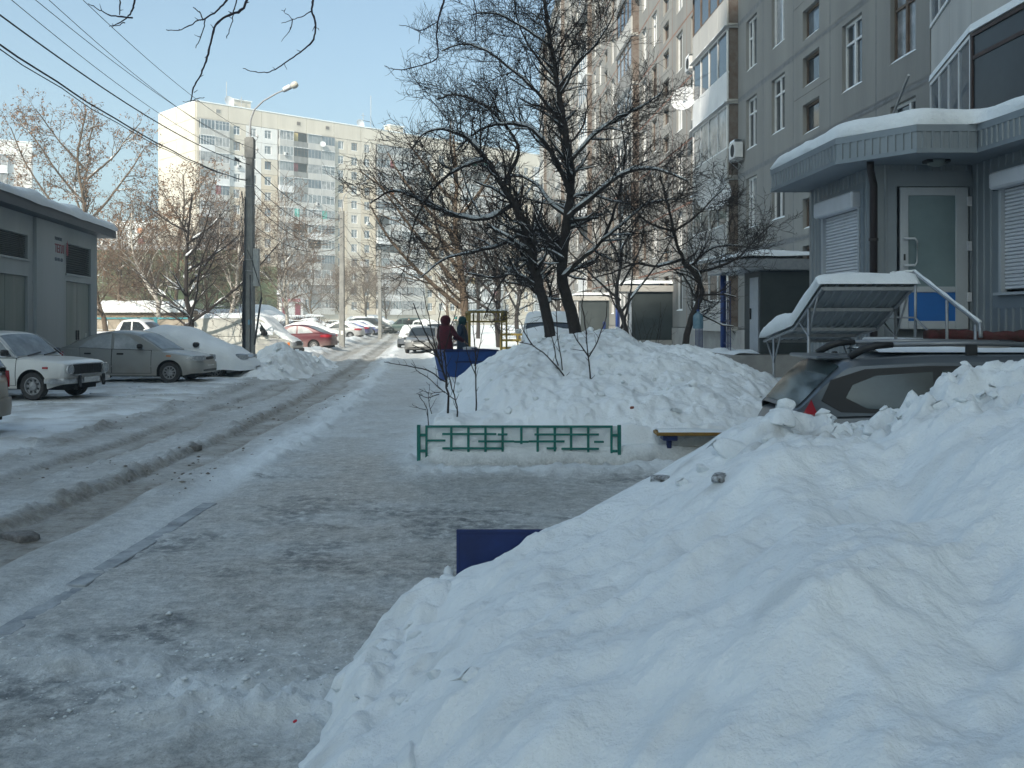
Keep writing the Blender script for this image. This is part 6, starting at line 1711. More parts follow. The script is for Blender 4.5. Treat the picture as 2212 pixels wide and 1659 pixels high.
def simple(name, label, loc, rot, p, kind='sedan', snow=0, glass=CGLASS, grp='cars parked along the yard', front=True, seed=3, lc=None):
    if kind == 'sedan':
        s = sedan_modern(4.4, 1.46, 1.72, 5.5); w = SW; wi = (.42, 1.08); re = (-1.66, -.95)
    elif kind == 'hatch':
        s = mk(L=4.0, W=1.68, n=5, wx=(-1.2, 1.25), wr=.29, sill=.2, roofw=.62, belt=[(-2.0, .75), (-1.92, .95), (-1, .95), (.9, .90), (1.6, .82), (2.0, .6)], roof=[(-1.95, .95), (-1.55, 1.33), (-.9, 1.44), (0, 1.44), (.4, 1.36), (1.1, .90)])
        w = [[(-1.45, 1.0), (-.4, .97), (-.4, 1.37), (-1.2, 1.33)], [(-.3, .97), (.72, .95), (.3, 1.29), (-.3, 1.37)]]; wi = (.42, 1.06); re = (-1.92, -1.5)
    elif kind == 'suv':
        s = mk(L=4.5, W=1.84, n=6, wx=(-1.3, 1.4), wr=.36, sill=.32, roofw=.64, belt=[(-2.25, .8), (-2.15, 1.05), (0, 1.05), (1.0, 1.03), (1.8, .97), (2.15, .85), (2.25, .7)], roof=[(-2.18, 1.06), (-2.0, 1.5), (-1.7, 1.68), (-.5, 1.72), (.3, 1.68), (.6, 1.55), (1.2, 1.03)])
        w = [[(-1.85, 1.12), (-.95, 1.1), (-.95, 1.58), (-1.6, 1.56)], [(-.85, 1.1), (0, 1.09), (0, 1.6), (-.85, 1.6)], [(.1, 1.09), (.85, 1.08), (.55, 1.42), (.35, 1.56), (.1, 1.58)]]; wi = (.62, 1.16); re = (-2.15, -1.8)
    elif kind == 'pickup':
        s = mk(L=5.0, W=1.82, n=7, wx=(-1.5, 1.55), wr=.37, sill=.36, roofw=.62, belt=[(-2.5, .95), (-2.42, 1.08), (-.9, 1.06), (.7, 1.04), (1.7, 1.0), (2.35, .88), (2.5, .75)], roof=[(-1.0, 1.08), (-.85, 1.45), (-.65, 1.68), (-.1, 1.74), (.3, 1.70), (.55, 1.58), (1.15, 1.04)])
        w = [[(-.75, 1.12), (-.12, 1.1), (-.12, 1.62), (-.55, 1.6)], [(-.03, 1.1), (.8, 1.09), (.5, 1.45), (.3, 1.6), (-.03, 1.62)]]; wi = (.58, 1.1); re = None
    L_ = [('headlight', .5, .94, .62 if kind != 'pickup' else .78, .76 if kind != 'pickup' else .95, True, .02, CLEARL, .3), ('grille', -.36, .36, .62, .72, True, .02, BLACKP, .2), ('tail_light', .55, .96, .74, .90, False, .02, REDL, .2), ('number_plate', -.3, .3, .42, .52, True, .05, PLATE)]
    t = make_car(name, label, 'car' if kind != 'pickup' else 'pickup truck', loc, rot, s, p, glass, None, w, wi, re, lights=L_, bumper=[(.28 if kind not in ('suv', 'pickup') else .4, .56 if kind not in ('suv', 'pickup') else .66, True, .035, 1.75, lc or p), (.3 if kind not in ('suv', 'pickup') else .4, .58 if kind not in ('suv', 'pickup') else .66, False, .035, -1.75, lc or p)], detail=False, group=grp)
    for sd in (-1, 1):
        x = max(p_[0] for p_ in w[-1]) - .1; zb = float(s.belt(np.array(x))) + .09
        mb = MB(); mb.bbox(x - .05, x + .07, min(sd * .8, sd * 1.0), max(sd * .8, sd * 1.0), zb - .05, zb + .09, .03); mb.build('mirror', p, t, True)
    global SPEC_LAST; SPEC_LAST = s
    if snow > .3: shell(t, s, .75, snow - .25, seed)
    elif snow: add_snow(t, s, snow, seed=seed)
    return t
def lx(px, Y): return (px - 512) * Y / F
simple('hatchback', 'dark blue car just behind the oncoming silver car', (lx(414, 66), 66, .0), R(-95), P_GREY, 'hatch', .04, grp='cars standing on the right of the lane')
simple('off_road_car', 'white off-road car partly hidden behind the woman in maroon', (lx(440, 61), 61.5, .0), R(-92), P_WHITE2, 'suv', .0, grp='cars standing on the right of the lane')
simple('buried_car', 'snow covered car further off beside the white off-road car', (lx(427, 92), 92, .3), R(-60), P_WHITE, 'hatch', .12, grp='cars standing on the right of the lane', seed=6)
simple('off_road_car', 'dark green off-road car parked across at the far end of the lane', (lx(405, 112), 112, .35), R(170), P_GREEN, 'suv', .0, grp='cars at the far end')
simple('sedan', 'dark red sedan with its tail to the lane behind the white van', (-12.15, 56.5, .1), R(172), P_RED, 'sedan', .0, FGLASS)
simple('buried_car', 'white car under snow with an orange corner lamp beside the red sedan', (-13.3, 66, .15), R(-9), P_WHITE2, 'sedan', .16, FGLASS, seed=8)
simple('sedan', 'silver sedan seen from behind the second concrete pole', (-15.2, 88, .2), R(171), P_SIL2, 'sedan', .03)
simple('sedan', 'navy blue sedan with snow on its boot and red tail lamps', (-15.8, 97, .25), R(170), P_NAVY, 'sedan', .10, seed=11)
simple('hatchback', 'navy blue car facing the lane with bright headlamps', (-15.6, 104.5, .3), R(-10), P_NAVY, 'hatch', .05, seed=12)
simple('off_road_car', 'black off-road car facing the lane near the third concrete pole', (-15.6, 111, .35), R(-9), P_BLACK, 'suv', .0)
simple('sedan', 'dark green sedan last in the row of parked cars', (-16.0, 119, .4), R(-10), P_GREEN, 'sedan', .0)
simple('off_road_car', 'dark car with a thick snow cap in the second parked row', (-21.2, 106, .3), R(-12), P_BLACK, 'suv', .16, seed=14)
simple('buried_car', 'small pale car in the second parked row behind the pole', (-20.6, 118, .35), R(-12), P_BEIGE, 'hatch', .03, seed=15)
simple('buried_car', 'snow covered estate in the second parked row', (-19.0, 128, .4), R(-10), P_WHITE2, 'suv', .2, seed=16)
simple('buried_car', 'white snow laden van shape at the end of the second row', (-18.6, 140, .5), R(-8), P_WHITE2, 'suv', .3, seed=17)
simple('sedan', 'pale car with snowy roof in front of the brown hedge', (-17.6, 70.5, .2), R(-6), P_WHITE2, 'suv', .1, seed=18)
simple('pickup', 'white pickup truck parked by the concrete slab fence', (-20.2, 54.3, .1), R(-5), P_WHITE2, 'pickup', .0)
simple('buried_car', 'snow covered car nose deep in the drift beside the white pickup', (-15.3, 52.5, .1), R(-5), P_WHITE2, 'sedan', .12, seed=20)
t_ = simple('buried_car', 'snow laden car under the apple trees behind the middle heap', (1.12, 31, .42), R(-92), P_WHITE, 'hatch', .0, seed=21, grp='cars standing on the right of the lane')
add_snow(t_, SPEC_LAST, .15, -1.98, .62, seed=21); add_snow(t_, SPEC_LAST, .2, 1.0, 1.98, seed=22)
# ------------------------------------------------------------------ trees
def tubes_mesh(name, lines, mats, nmin=3, nmax=9, smooth=True):
    """many polylines (points, radii) as one mesh"""
    Vs = []; Fs = []; base = 0
    for pts, rad in lines:
        P = np.asarray(pts, float); r_ = np.asarray(rad, float); k = len(P)
        if k < 2: continue
        n = int(np.clip(3 + r_.max() / .02, nmin, nmax))
        T = np.empty_like(P); T[1:-1] = P[2:] - P[:-2]; T[0] = P[1] - P[0]; T[-1] = P[-1] - P[-2]
        T /= np.maximum(np.linalg.norm(T, axis=1), 1e-9)[:, None]
        ref = np.array((0.31, .17, .93)) if abs(T[0, 2]) < .85 else np.array((.95, .2, .1))
        A = np.cross(T, ref); A /= np.maximum(np.linalg.norm(A, axis=1), 1e-9)[:, None]; B = np.cross(T, A)
        an = np.arange(n) * 2 * np.pi / n
        V_ = P[:, None] + r_[:, None, None] * (np.cos(an)[None, :, None] * A[:, None] + np.sin(an)[None, :, None] * B[:, None])
        Vs.append(V_.reshape(-1, 3))
        i, j = np.meshgrid(np.arange(k - 1), np.arange(n), indexing='ij'); j2 = (j + 1) % n
        Fs.append((np.stack([i * n + j, i * n + j2, (i + 1) * n + j2, (i + 1) * n + j], -1).reshape(-1, 4) + base))
        base += k * n
    return np_mesh(name, np.concatenate(Vs), np.concatenate(Fs), mats, smooth)

def grow(r_, p, d, length, rad, nseg, wander, up, tip=.25):
    pts = [p]; d = d.normalized(); st = length / nseg
    for i in range(nseg):
        d = (d + Vector((r_.gauss(0, wander), r_.gauss(0, wander), r_.gauss(0, wander) + up))).normalized()
        pts.append(pts[-1] + d * st)
    return pts, [rad * (1 - (1 - tip) * i / nseg) for i in range(nseg + 1)]

def side_dir(r_, d, ang):
    a = Vector((r_.gauss(0, 1), r_.gauss(0, 1), r_.gauss(0, 1))); a = (a - d * a.dot(d)).normalized()
    return d * math.cos(ang) + a * math.sin(ang)

def branch_out(r_, lines, pts, rad, level, P):
    """P[level] = (spacing, length, angle, wander, up, ratio, start)"""
    if level not in P: return
    sp_, ln, ang, wd, up, rt, st = P[level]
    L_ = 0; tot = sum((b_ - a).length for a, b_ in zip(pts[:-1], pts[1:])); nxt = tot * st + r_.random() * sp_
    for i in range(len(pts) - 1):
        seg = pts[i + 1] - pts[i]; sl_ = seg.length
        while nxt <= L_ + sl_ and sl_ > 0:
            t = (nxt - L_) / sl_; p = pts[i].lerp(pts[i + 1], t); rr = rad[i] * (1 - t) + rad[i + 1] * t
            frac = nxt / tot
            l = ln * (1.15 - .6 * frac) * r_.uniform(.6, 1.25)
            cr = max(rr * rt * r_.uniform(.7, 1.0), P['rmin'])
            d = side_dir(r_, seg.normalized(), R(ang) * r_.uniform(.7, 1.3))
            if d.z < -.25 and r_.random() < P.get('lift', .7): d.z *= -.3
            ns = max(3, min(7, int(l / .18)))
            q, qr = grow(r_, p, d, l, cr, ns, wd, up, .35)
            lines[level].append((q, qr)); branch_out(r_, lines, q, qr, level + 1, P)
            nxt += sp_ * r_.uniform(.6, 1.5)
        L_ += sl_

def make_tree(name, label, loc, limbs, P, seed, bark=BARK, twig=TWIG, snow=.0, group=None, pods=None, cat='tree', snow_r=.012):
    """limbs: [(points, radius at foot, radius at tip)] in world coordinates"""
    r_ = random.Random(seed); t = thing(name, label, cat, loc, 0, group); o_ = Vector(loc)
    nl = len([k for k in P if isinstance(k, int)]); lines = {k: [] for k in range(nl)}; trunk = []
    for pts, ra, rb_ in limbs:
        V_ = [Vector(p) - o_ for p in pts]; fine = []
        for i in range(len(V_) - 1):
            p0 = V_[max(0, i - 1)]; p1 = V_[i]; p2 = V_[i + 1]; p3 = V_[min(len(V_) - 1, i + 2)]
            for k in range(5):
                u = k / 5; fine.append(.5 * ((2 * p1) + (p2 - p0) * u + (2 * p0 - 5 * p1 + 4 * p2 - p3) * u * u + (3 * p1 - p0 - 3 * p2 + p3) * u ** 3))
        fine.append(V_[-1]); n = len(fine)
        fine = [p + Vector((r_.gauss(0, .3), r_.gauss(0, .3), r_.gauss(0, .2))) * min(ra, .05) * (.6 if i else 0) for i, p in enumerate(fine)]
        rad = [ra + (rb_ - ra) * (i / (n - 1)) ** .8 for i in range(n)]
        trunk.append((fine, rad)); branch_out(r_, lines, fine, rad, 0, P)
    link('trunk', tubes_mesh('trunk', trunk, bark, 6, 12), t)
    lv1 = lines[0]
    if lv1: stuff(link('branch', tubes_mesh('branch', lv1, bark, 3, 7), t))
    rest = sum((lines[k] for k in range(1, nl)), [])
    if rest: stuff(link('crown', tubes_mesh('crown', rest, twig, 3, 4), t))
    if snow:
        sl_ = []
        for pts, rad in trunk + lines[0] + [l for k in range(1, min(nl, 2)) for l in lines[k]]:
            run = []; rr = []
            for i, (p, q) in enumerate(zip(pts, rad)):
                dz = abs((pts[min(i + 1, len(pts) - 1)] - pts[max(i - 1, 0)]).normalized().z)
                nz_ = float(vnoise(np.array(p.x * 2.3 + seed), np.array(p.y * 2.3 + p.z * 1.9), seed))
                ok = q > snow_r and dz < .80 and nz_ > 1 - snow
                if ok: run.append(p + Vector((0, 0, q * .72 + .012))); rr.append(min(q * 1.15, .06) * (.55 + .65 * nz_))
                if (not ok or i == len(pts) - 1) and len(run) > 1:
                    rr[0] *= .4; rr[-1] *= .4; sl_.append((run, rr)); run = []; rr = []
                elif not ok: run = []; rr = []
        if sl_: stuff(link('branch_snow', tubes_mesh('branch_snow', sl_, SNOW, 5, 8), t))
    if pods:
        Vs = []; k = 0
        src = [l for kk in range(1, nl) for l in lines[kk]]
        for pts, rad in src:
            for _ in range(pods):
                p = pts[r_.randrange(1, len(pts))] + Vector((r_.gauss(0, .07), r_.gauss(0, .07), r_.gauss(-.06, .06))); a = Vector((r_.gauss(0, 1), r_.gauss(0, 1), r_.gauss(-.6, 1))).normalized() * r_.uniform(.07, .16)
                b_ = Vector((r_.gauss(0, 1), r_.gauss(0, 1), r_.gauss(0, 1))); b_ = a.cross(b_).normalized() * .035
                Vs += [p - b_, p + b_, p + b_ + a, p - b_ + a]
        Vs = np.array([tuple(v) for v in Vs]); stuff(link('seed_pods', np_mesh('seed_pods', Vs, np.arange(len(Vs)).reshape(-1, 4), POD, False), t))
    return t

def L3(pts, Y0, dY=None):
    """limb seen along display points, drifting in depth from Y0 by dY"""
    n = len(pts); return [dp(x, y, Y0 + (dY or 0) * (i / (n - 1))) for i, (x, y) in enumerate(pts)]

APP = {0: (.15, 1.4, 55, .17, .05, .55, .22), 1: (.095, .72, 50, .20, .06, .6, .08), 2: (.10, .36, 48, .20, .05, .7, .08), 'rmin': .0056, 'lift': .5}
BA = dp(1190, 730, 21.2); BB = dp(1245, 725, 21.6)
make_tree('apple_tree', 'left leaning dark trunk of the big bare apple trees in the yard', (BA[0], BA[1], .2),
  [(L3([(1192, 790), (1185, 700), (1160, 600), (1136, 500), (1110, 440), (1085, 400), (1050, 345), (1010, 300), (985, 285)], 21.2, -.8), .135, .03),
   (L3([(1110, 440), (1060, 470), (1000, 470), (940, 450), (880, 418), (840, 415), (800, 440)], 21.0, -1.3), .055, .014),
   (L3([(1085, 400), (1120, 330), (1090, 270), (1040, 225), (985, 205), (945, 215)], 20.8, .9), .045, .014),
   (L3([(1050, 345), (1000, 360), (950, 395), (915, 440), (890, 500), (880, 560)], 20.6, -1.0), .04, .010),
   (L3([(1136, 500), (1080, 530), (1020, 545), (960, 560), (910, 600)], 21.1, 1.0), .045, .010),
   (L3([(1010, 300), (960, 280), (915, 290), (885, 330)], 20.5, -.5), .028, .010),
   (L3([(1160, 600), (1130, 560), (1090, 600), (1060, 650), (1045, 690)], 21.1, -.6), .035, .009)], APP, 41, snow=.85, snow_r=.010)
make_tree('apple_tree', 'right dark trunk of the big bare apple trees, snow caught in its forks', (BB[0], BB[1], .2),
  [(L3([(1250, 790), (1238, 690), (1214, 600), (1222, 500), (1232, 420), (1232, 350), (1218, 270), (1206, 190), (1190, 100), (1178, 20), (1172, -60)], 21.6, .6), .15, .03),
   (L3([(1232, 420), (1200, 345), (1150, 280), (1085, 268), (1030, 285), (985, 325)], 21.7, -1.2), .06, .014),
   (L3([(1232, 350), (1285, 290), (1340, 255), (1395, 225), (1430, 200)], 21.8, .8), .05, .012),
   (L3([(1225, 470), (1275, 430), (1330, 385), (1385, 365), (1440, 372), (1490, 395)], 21.6, -1.0), .065, .012),
   (L3([(1218, 270), (1160, 200), (1105, 150), (1050, 110), (1000, 95), (955, 110)], 22.0, 1.0), .045, .012),
   (L3([(1206, 190), (1255, 130), (1300, 80), (1330, 20)], 22.0, -.9), .035, .010),
   (L3([(1206, 180), (1150, 110), (1120, 50), (1110, -10)], 22.0, .6), .035, .010),
   (L3([(1214, 600), (1255, 560), (1300, 520), (1335, 430), (1350, 330), (1340, 250)], 21.6, .8), .06, .012),
   (L3([(1190, 100), (1130, 60), (1070, 30), (1020, 30)], 22.1, -1.0), .028, .009),
   (L3([(1200, 150), (1220, 90), (1260, 30), (1270, -30)], 22.1, .7), .028, .009),
   (L3([(1240, 480), (1190, 440), (1160, 400), (1110, 380), (1060, 400)], 21.7, 1.3), .05, .012),
   (L3([(1300, 520), (1350, 480), (1400, 440), (1460, 430)], 21.8, -.8), .035, .010),
   (L3([(1218, 560), (1170, 540), (1120, 580), (1070, 600), (1010, 590)], 21.5, -1.2), .035, .010)], APP, 42, snow=.85, snow_r=.010)
SMALL = {0: (.11, 1.0, 55, .20, .02, .5, .22), 1: (.08, .55, 50, .20, .05, .6, .1), 2: (.075, .26, 48, .2, .05, .7, .1), 'rmin': .005, 'lift': .5}
B3 = dp(1480, 775, 20.5)
make_tree('plum_tree', 'small crooked bare tree with a kinked trunk beside the blue porch column', (B3[0], B3[1], .2),
  [(L3([(1475, 800), (1478, 760), (1490, 700), (1508, 655), (1516, 625), (1498, 590), (1475, 560), (1455, 500), (1440, 430), (1425, 380)], 20.5, -.5), .085, .018),
   (L3([(1498, 590), (1540, 580), (1590, 560), (1630, 520), (1670, 480)], 20.4, -1.0), .035, .009),
   (L3([(1475, 560), (1420, 575), (1370, 570), (1320, 590), (1280, 600)], 20.3, .8), .035, .009),
   (L3([(1455, 500), (1500, 470), (1540, 430), (1570, 400)], 20.2, .6), .028, .008),
   (L3([(1455, 500), (1400, 480), (1360, 440), (1330, 400)], 20.2, -.6), .028, .008),
   (L3([(1490, 580), (1530, 540), (1580, 530), (1640, 540)], 20.3, .7), .03, .008)], SMALL, 43, snow=.55, snow_r=.008)
bot = thing('water_bottle', 'big clear blue plastic bottle hanging by the crooked tree', 'bottle', dp(1508, 710, 20.2)); bot.scale = (.72, .72, .8)
WB = M('blue_clear_plastic', (.075, .17, .25), .25, spec=.6, noise=6, col2=(.17, .27, .32))
mb = MB(); mb.lathe([(.0, 0), (.13, 0), (.145, .02), (.145, .28), (.13, .34), (.06, .40), (.04, .41), (.04, .45), (.0, .455)], 20); mb.build('bottle_body', WB, bot, True, angle=40)
mb = MB(); mb.lathe([(.045, .44), (.045, .48), (.0, .485)], 14); mb.build('cap', BLUEP, bot, True); mb = MB(); mb.tube([(0, 0, .48), (.02, .0, .75)], .006, 5); mb.build('string', BLUED, bot)

# thin multi-stem scrub by the crooked tree
def shrub(name, label, x, y, n, h, seed, spread=.35, bark=TWIG, rad=.009, P=None, group=None, z=None, cat='shrub'):
    r_ = random.Random(seed); z0 = ground_z(x, y) - .05 if z is None else z; t = thing(name, label, cat, (x, y, z0), 0, group); ls = []; tw = []
    for i in range(n):
        p = Vector((r_.gauss(0, spread * .25), r_.gauss(0, spread * .25), 0)); d = Vector((r_.gauss(0, spread), r_.gauss(0, spread), 1))
        hh = h * r_.uniform(.6, 1.1); q, qr = grow(r_, p, d, hh, rad * r_.uniform(.7, 1.2), 8, .06, .02, .4); ls.append((q, qr))
        lines = {0: [], 1: []}; branch_out(r_, lines, q, qr, 0, P or {0: (h * .16, h * .22, 38, .1, .03, .6, .3), 1: (h * .1, h * .08, 40, .1, .0, .7, .2), 'rmin': rad * .35}); tw += lines[0] + lines[1]
    link('stem', tubes_mesh('stem', ls, bark, 4, 7), t)
    if tw: stuff(link('twigs', tubes_mesh('twigs', tw, bark, 3, 4), t))
    return t
shrub('shrub', 'clump of thin upright stems left of the crooked tree', dp(1400, 760, 21.5)[0], 21.5, 9, 2.6, 51, .28)
shrub('shrub', 'thin twiggy scrub before the second porch', dp(1350, 760, 24)[0], 24, 8, 2.2, 52, .3)

# saplings in the middle snow heap
def hand_sapling(name, label, stems, Y, seed, r0=.010):
    r_ = random.Random(seed); b_ = dp(*stems[0][0], Y); t = thing(name, label, 'sapling', b_, 0, 'saplings in the middle snow heap'); o_ = Vector(b_); ls = []; tw = []
    for si, st in enumerate(stems):
        V_ = [Vector(dp(x, y, Y + r_.uniform(-.1, .1))) - o_ for x, y in st]; fine = []
        if si == 0: V_ = [V_[0] - Vector((0, 0, .25))] + V_
        for a, c in zip(V_[:-1], V_[1:]):
            for k in range(3): fine.append(a.lerp(c, k / 3) + Vector((r_.gauss(0, .006), 0, r_.gauss(0, .004))))
        fine.append(V_[-1]); ra = r0 * (1 if si == 0 else .65); rad = [ra * (1 - .6 * i / len(fine)) for i in range(len(fine))]
        ls.append((fine, rad)); lines = {0: []}; branch_out(r_, lines, fine, rad, 0, {0: (.12, .16, 42, .1, .05, .7, .15), 'rmin': .0042}); tw += lines[0]
    link('stem', tubes_mesh('stem', ls, BARK, 5, 8), t); stuff(link('twigs', tubes_mesh('twigs', tw, TWIG, 3, 4), t)); return t
hand_sapling('sapling', 'forked sapling in the middle of the snow heap behind the fence', [[(1278, 872), (1276, 820), (1272, 770), (1266, 720)], [(1272, 772), (1290, 740), (1307, 700), (1312, 650)], [(1272, 770), (1245, 735), (1225, 690)], [(1266, 722), (1258, 660), (1262, 600)]], 13.9, 61, .017)
hand_sapling('sapling', 'slanting sapling leaning left on the snow heap', [[(1230, 856), (1218, 810), (1185, 770), (1150, 745), (1115, 738)], [(1205, 790), (1195, 740), (1180, 690), (1170, 640)], [(1215, 800), (1205, 730), (1200, 650), (1203, 600)], [(1150, 745), (1130, 715), (1120, 690)]], 14.2, 62, .015)
hand_sapling('sapling', 'single straight twig before the blue container', [[(1028, 858), (1027, 800), (1024, 730), (1022, 680)], [(1027, 810), (1010, 760), (1000, 700)], [(1026, 790), (1040, 740), (1046, 690)]], 13.3, 63, .012)
hand_sapling('sapling', 'bushy dark sapling at the left end of the snow heap', [[(968, 852), (960, 810), (945, 770), (930, 740), (910, 700), (893, 655)], [(950, 780), (935, 730), (925, 680), (915, 630)], [(958, 805), (950, 740), (947, 690), (955, 650)], [(945, 770), (918, 755), (890, 745)], [(962, 825), (925, 800), (880, 790), (830, 782)], [(965, 835), (960, 760), (975, 700), (990, 660)], [(960, 815), (940, 760), (905, 735), (880, 700)]], 13.2, 64, .016)
hand_sapling('sapling', 'low spreading twigs at the corner of the snow heap by the path', [[(988, 878), (978, 840), (965, 800), (958, 760)], [(985, 865), (960, 845), (930, 850), (905, 840)], [(980, 850), (985, 810), (990, 770)], [(960, 848), (930, 820), (900, 800), (888, 785)], [(950, 850), (925, 860), (900, 850)]], 12.9, 65, .011)
hand_sapling('sapling', 'short bare shoots low at the left end of the green fence', [[(925, 892), (915, 870), (905, 850)], [(932, 895), (925, 860), (928, 830)], [(920, 885), (900, 880), (890, 872)]], 12.6, 66, .008)

# trees beyond, on the left
BK = {0: (.22, 2.2, 50, .14, .06, .5, .25), 1: (.17, 1.1, 45, .16, .05, .6, .12), 2: (.16, .55, 45, .18, .02, .7, .15), 'rmin': .010, 'lift': .6}
BKF = {0: (.30, 2.8, 50, .14, .05, .5, .2), 1: (.26, 1.4, 45, .16, .03, .6, .15), 2: (.25, .7, 45, .18, .0, .7, .2), 'rmin': .014, 'lift': .6}
def auto_tree(name, label, px, Y, h, r0, seed, P, bark=BARKB, twig=TWIGB, snow=.3, lean=0, fork=2, pods=None, group='bare trees beyond the yard', crown0=.35, spread=.5):
    r_ = random.Random(seed); x = (px - 512) * Y / F; z0 = float(far_rise(Y)); limbs = []
    top = Vector((x + lean * h, Y, z0 + h)); base_ = Vector((x, Y, z0 - .2))
    tr = [base_.lerp(top, t) + Vector((r_.gauss(0, .03), r_.gauss(0, .03), 0)) * h * (t > 0) * .5 for t in (0, .2, .4, .6, .8, 1.0)]
    limbs.append((tr, r0, r0 * .18))
    for i in range(fork):
        t = crown0 + (.85 - crown0) * (i + r_.random() * .5) / max(1, fork); p = base_.lerp(top, t); a = r_.uniform(0, 6.3)
        d = Vector((math.cos(a) * spread * 1.3, math.sin(a) * spread, .75)).normalized(); l = h * (1 - t) * r_.uniform(.6, .95) + h * .1
        q = [p]; 
        for k in range(4): d = (d + Vector((r_.gauss(0, .12), r_.gauss(0, .12), .10))).normalized(); q.append(q[-1] + d * l / 4)
        limbs.append((q, r0 * .5 * (1.1 - t * .5), r0 * .12))
    return make_tree(name, label, tuple(base_), limbs, P, seed, bark, twig, snow, group, pods)
auto_tree('maple_tree', 'dark bare tree with low spreading limbs behind the silver sedan', 183, 44, 7.4, .16, 71, {0: (.27, 1.9, 55, .14, .02, .5, .2), 1: (.22, .9, 48, .16, .02, .6, .12), 2: (.2, .45, 45, .18, .0, .7, .15), 'rmin': .008, 'lift': .5}, BARK, TWIG, .4, .03, 9, crown0=.12, spread=1.25)
auto_tree('acacia_tree', 'tall tree with dry brown pods above the transformer house roof', 84, 72, 16.8, .26, 72, {0: (.32, 2.4, 50, .16, .05, .5, .38), 1: (.30, 1.3, 50, .18, .0, .6, .15), 2: (.32, .55, 45, .18, -.03, .7, .2), 'rmin': .014}, BARKB, TWIGB, .5, .02, 8, 2, crown0=.42, spread=.65)
auto_tree('acacia_tree', 'smaller tree with dry brown pods before the tall tower', 178, 74, 12.6, .2, 73, {0: (.32, 2.0, 45, .16, .05, .5, .38), 1: (.30, 1.2, 50, .18, .0, .6, .15), 2: (.32, .55, 45, .18, -.03, .7, .2), 'rmin': .014}, BARKB, TWIGB, .4, .03, 6, 2, crown0=.4, spread=.5)
auto_tree('acacia_tree', 'low wide tree with brown pods between the roof and the tower', 118, 66, 9.6, .17, 74, {0: (.32, 2.2, 55, .16, .02, .5, .35), 1: (.30, 1.2, 50, .18, .0, .6, .15), 2: (.32, .55, 45, .18, -.03, .7, .2), 'rmin': .014}, BARKB, TWIGB, .4, .02, 6, 2, crown0=.45, spread=.8)
def birch(label, pts, Y, seed, limbs=(), r0=.15):
    L_ = [([at(x, y, Y) for x, y in pts], r0, .03)] + [([at(x, y, Y + dy * (i / max(1, len(q) - 1))) for i, (x, y) in enumerate(q)], rr, .02) for q, rr, dy in limbs]
    b_ = at(*pts[0], Y); return make_tree('birch_tree', label, b_, L_, BKF, seed, BIRCH, TWIGB, .45, 'bare trees beyond the yard', snow_r=.02)
birch('white barked birch with forked limbs before the tower, right of the lamp post', [(288, 346), (287, 318), (284, 290), (286, 262), (280, 245), (270, 225)], 67, 81, [([(286, 262), (300, 245), (312, 232), (322, 222)], .07, 2), ([(284, 290), (296, 272), (308, 258), (318, 240)], .06, -2), ([(285, 300), (270, 280), (255, 268), (242, 262)], .06, 1.5), ([(280, 245), (285, 220), (284, 195)], .05, 1)])
birch('leaning birch left of the lamp post with a snowy trunk', [(222, 345), (229, 320), (235, 295), (238, 265), (240, 235), (241, 205)], 64, 82, [([(235, 295), (225, 270), (220, 240), (221, 210)], .08, 1.5), ([(238, 265), (252, 245), (258, 220)], .05, -1)])
birch('multi-stemmed birch bending left before the green netting', [(159, 335), (158.5, 310), (157, 300), (148, 285), (138, 268), (133, 250), (131, 230), (132, 210)], 62.5, 83, [([(158.5, 310), (162, 298), (168, 282), (163, 262), (155, 248)], .10, 1.5), ([(150, 288), (142, 272), (132, 262), (124, 258)], .06, -1), ([(158.7, 318), (148, 308), (136, 303), (130, 301)], .05, .5)], .17)
make_tree('poplar_tree', 'leaning trunk whitewashed at its foot beside the transformer house corner', at(107, 338, 57), [([at(107, 340, 57), at(104, 320, 57), (at(99, 304, 57)), at(95, 280, 57), at(94, 250, 57)], .17, .06), ([at(99, 304, 57), at(112, 286, 57), at(122, 276, 57)], .06, .02)], BKF, 84, BARKB, TWIGB, .3, 'bare trees beyond the yard')
k = 85
for px, Y, h, r0, nm, lb_ in [(343, 128, 7.5, .15, 'linden_tree', 'bushy bare tree left of the second pole before the tower'), (366, 135, 9.0, .18, 'linden_tree', 'wide bare tree between the second and third poles'), (386, 140, 8.0, .16, 'linden_tree', 'bare tree just right of the third pole'), (312, 120, 8.5, .15, 'linden_tree', 'bare tree left of the shop sign end'),
                      (205, 80, 9.5, .16, 'linden_tree', 'bare tree in the thicket left of the lamp post'), (176, 92, 8.5, .16, 'linden_tree', 'bare tree before the green netting'), (120, 78, 7.0, .13, 'linden_tree', 'low bare tree against the green netting'), (146, 74, 6.0, .12, 'linden_tree', 'twiggy low tree before the netting'), (258, 105, 10.5, .17, 'linden_tree', 'tall thin bare tree behind the lamp post'), (232, 96, 9.0, .15, 'linden_tree', 'thin bare tree rising beside the leaning birch')]:
    auto_tree(nm, lb_, px, Y, h, r0, k, BKF, BARKB, TWIGB, .25, rnd.uniform(-.05, .05), 6, crown0=.22, spread=.6); k += 1
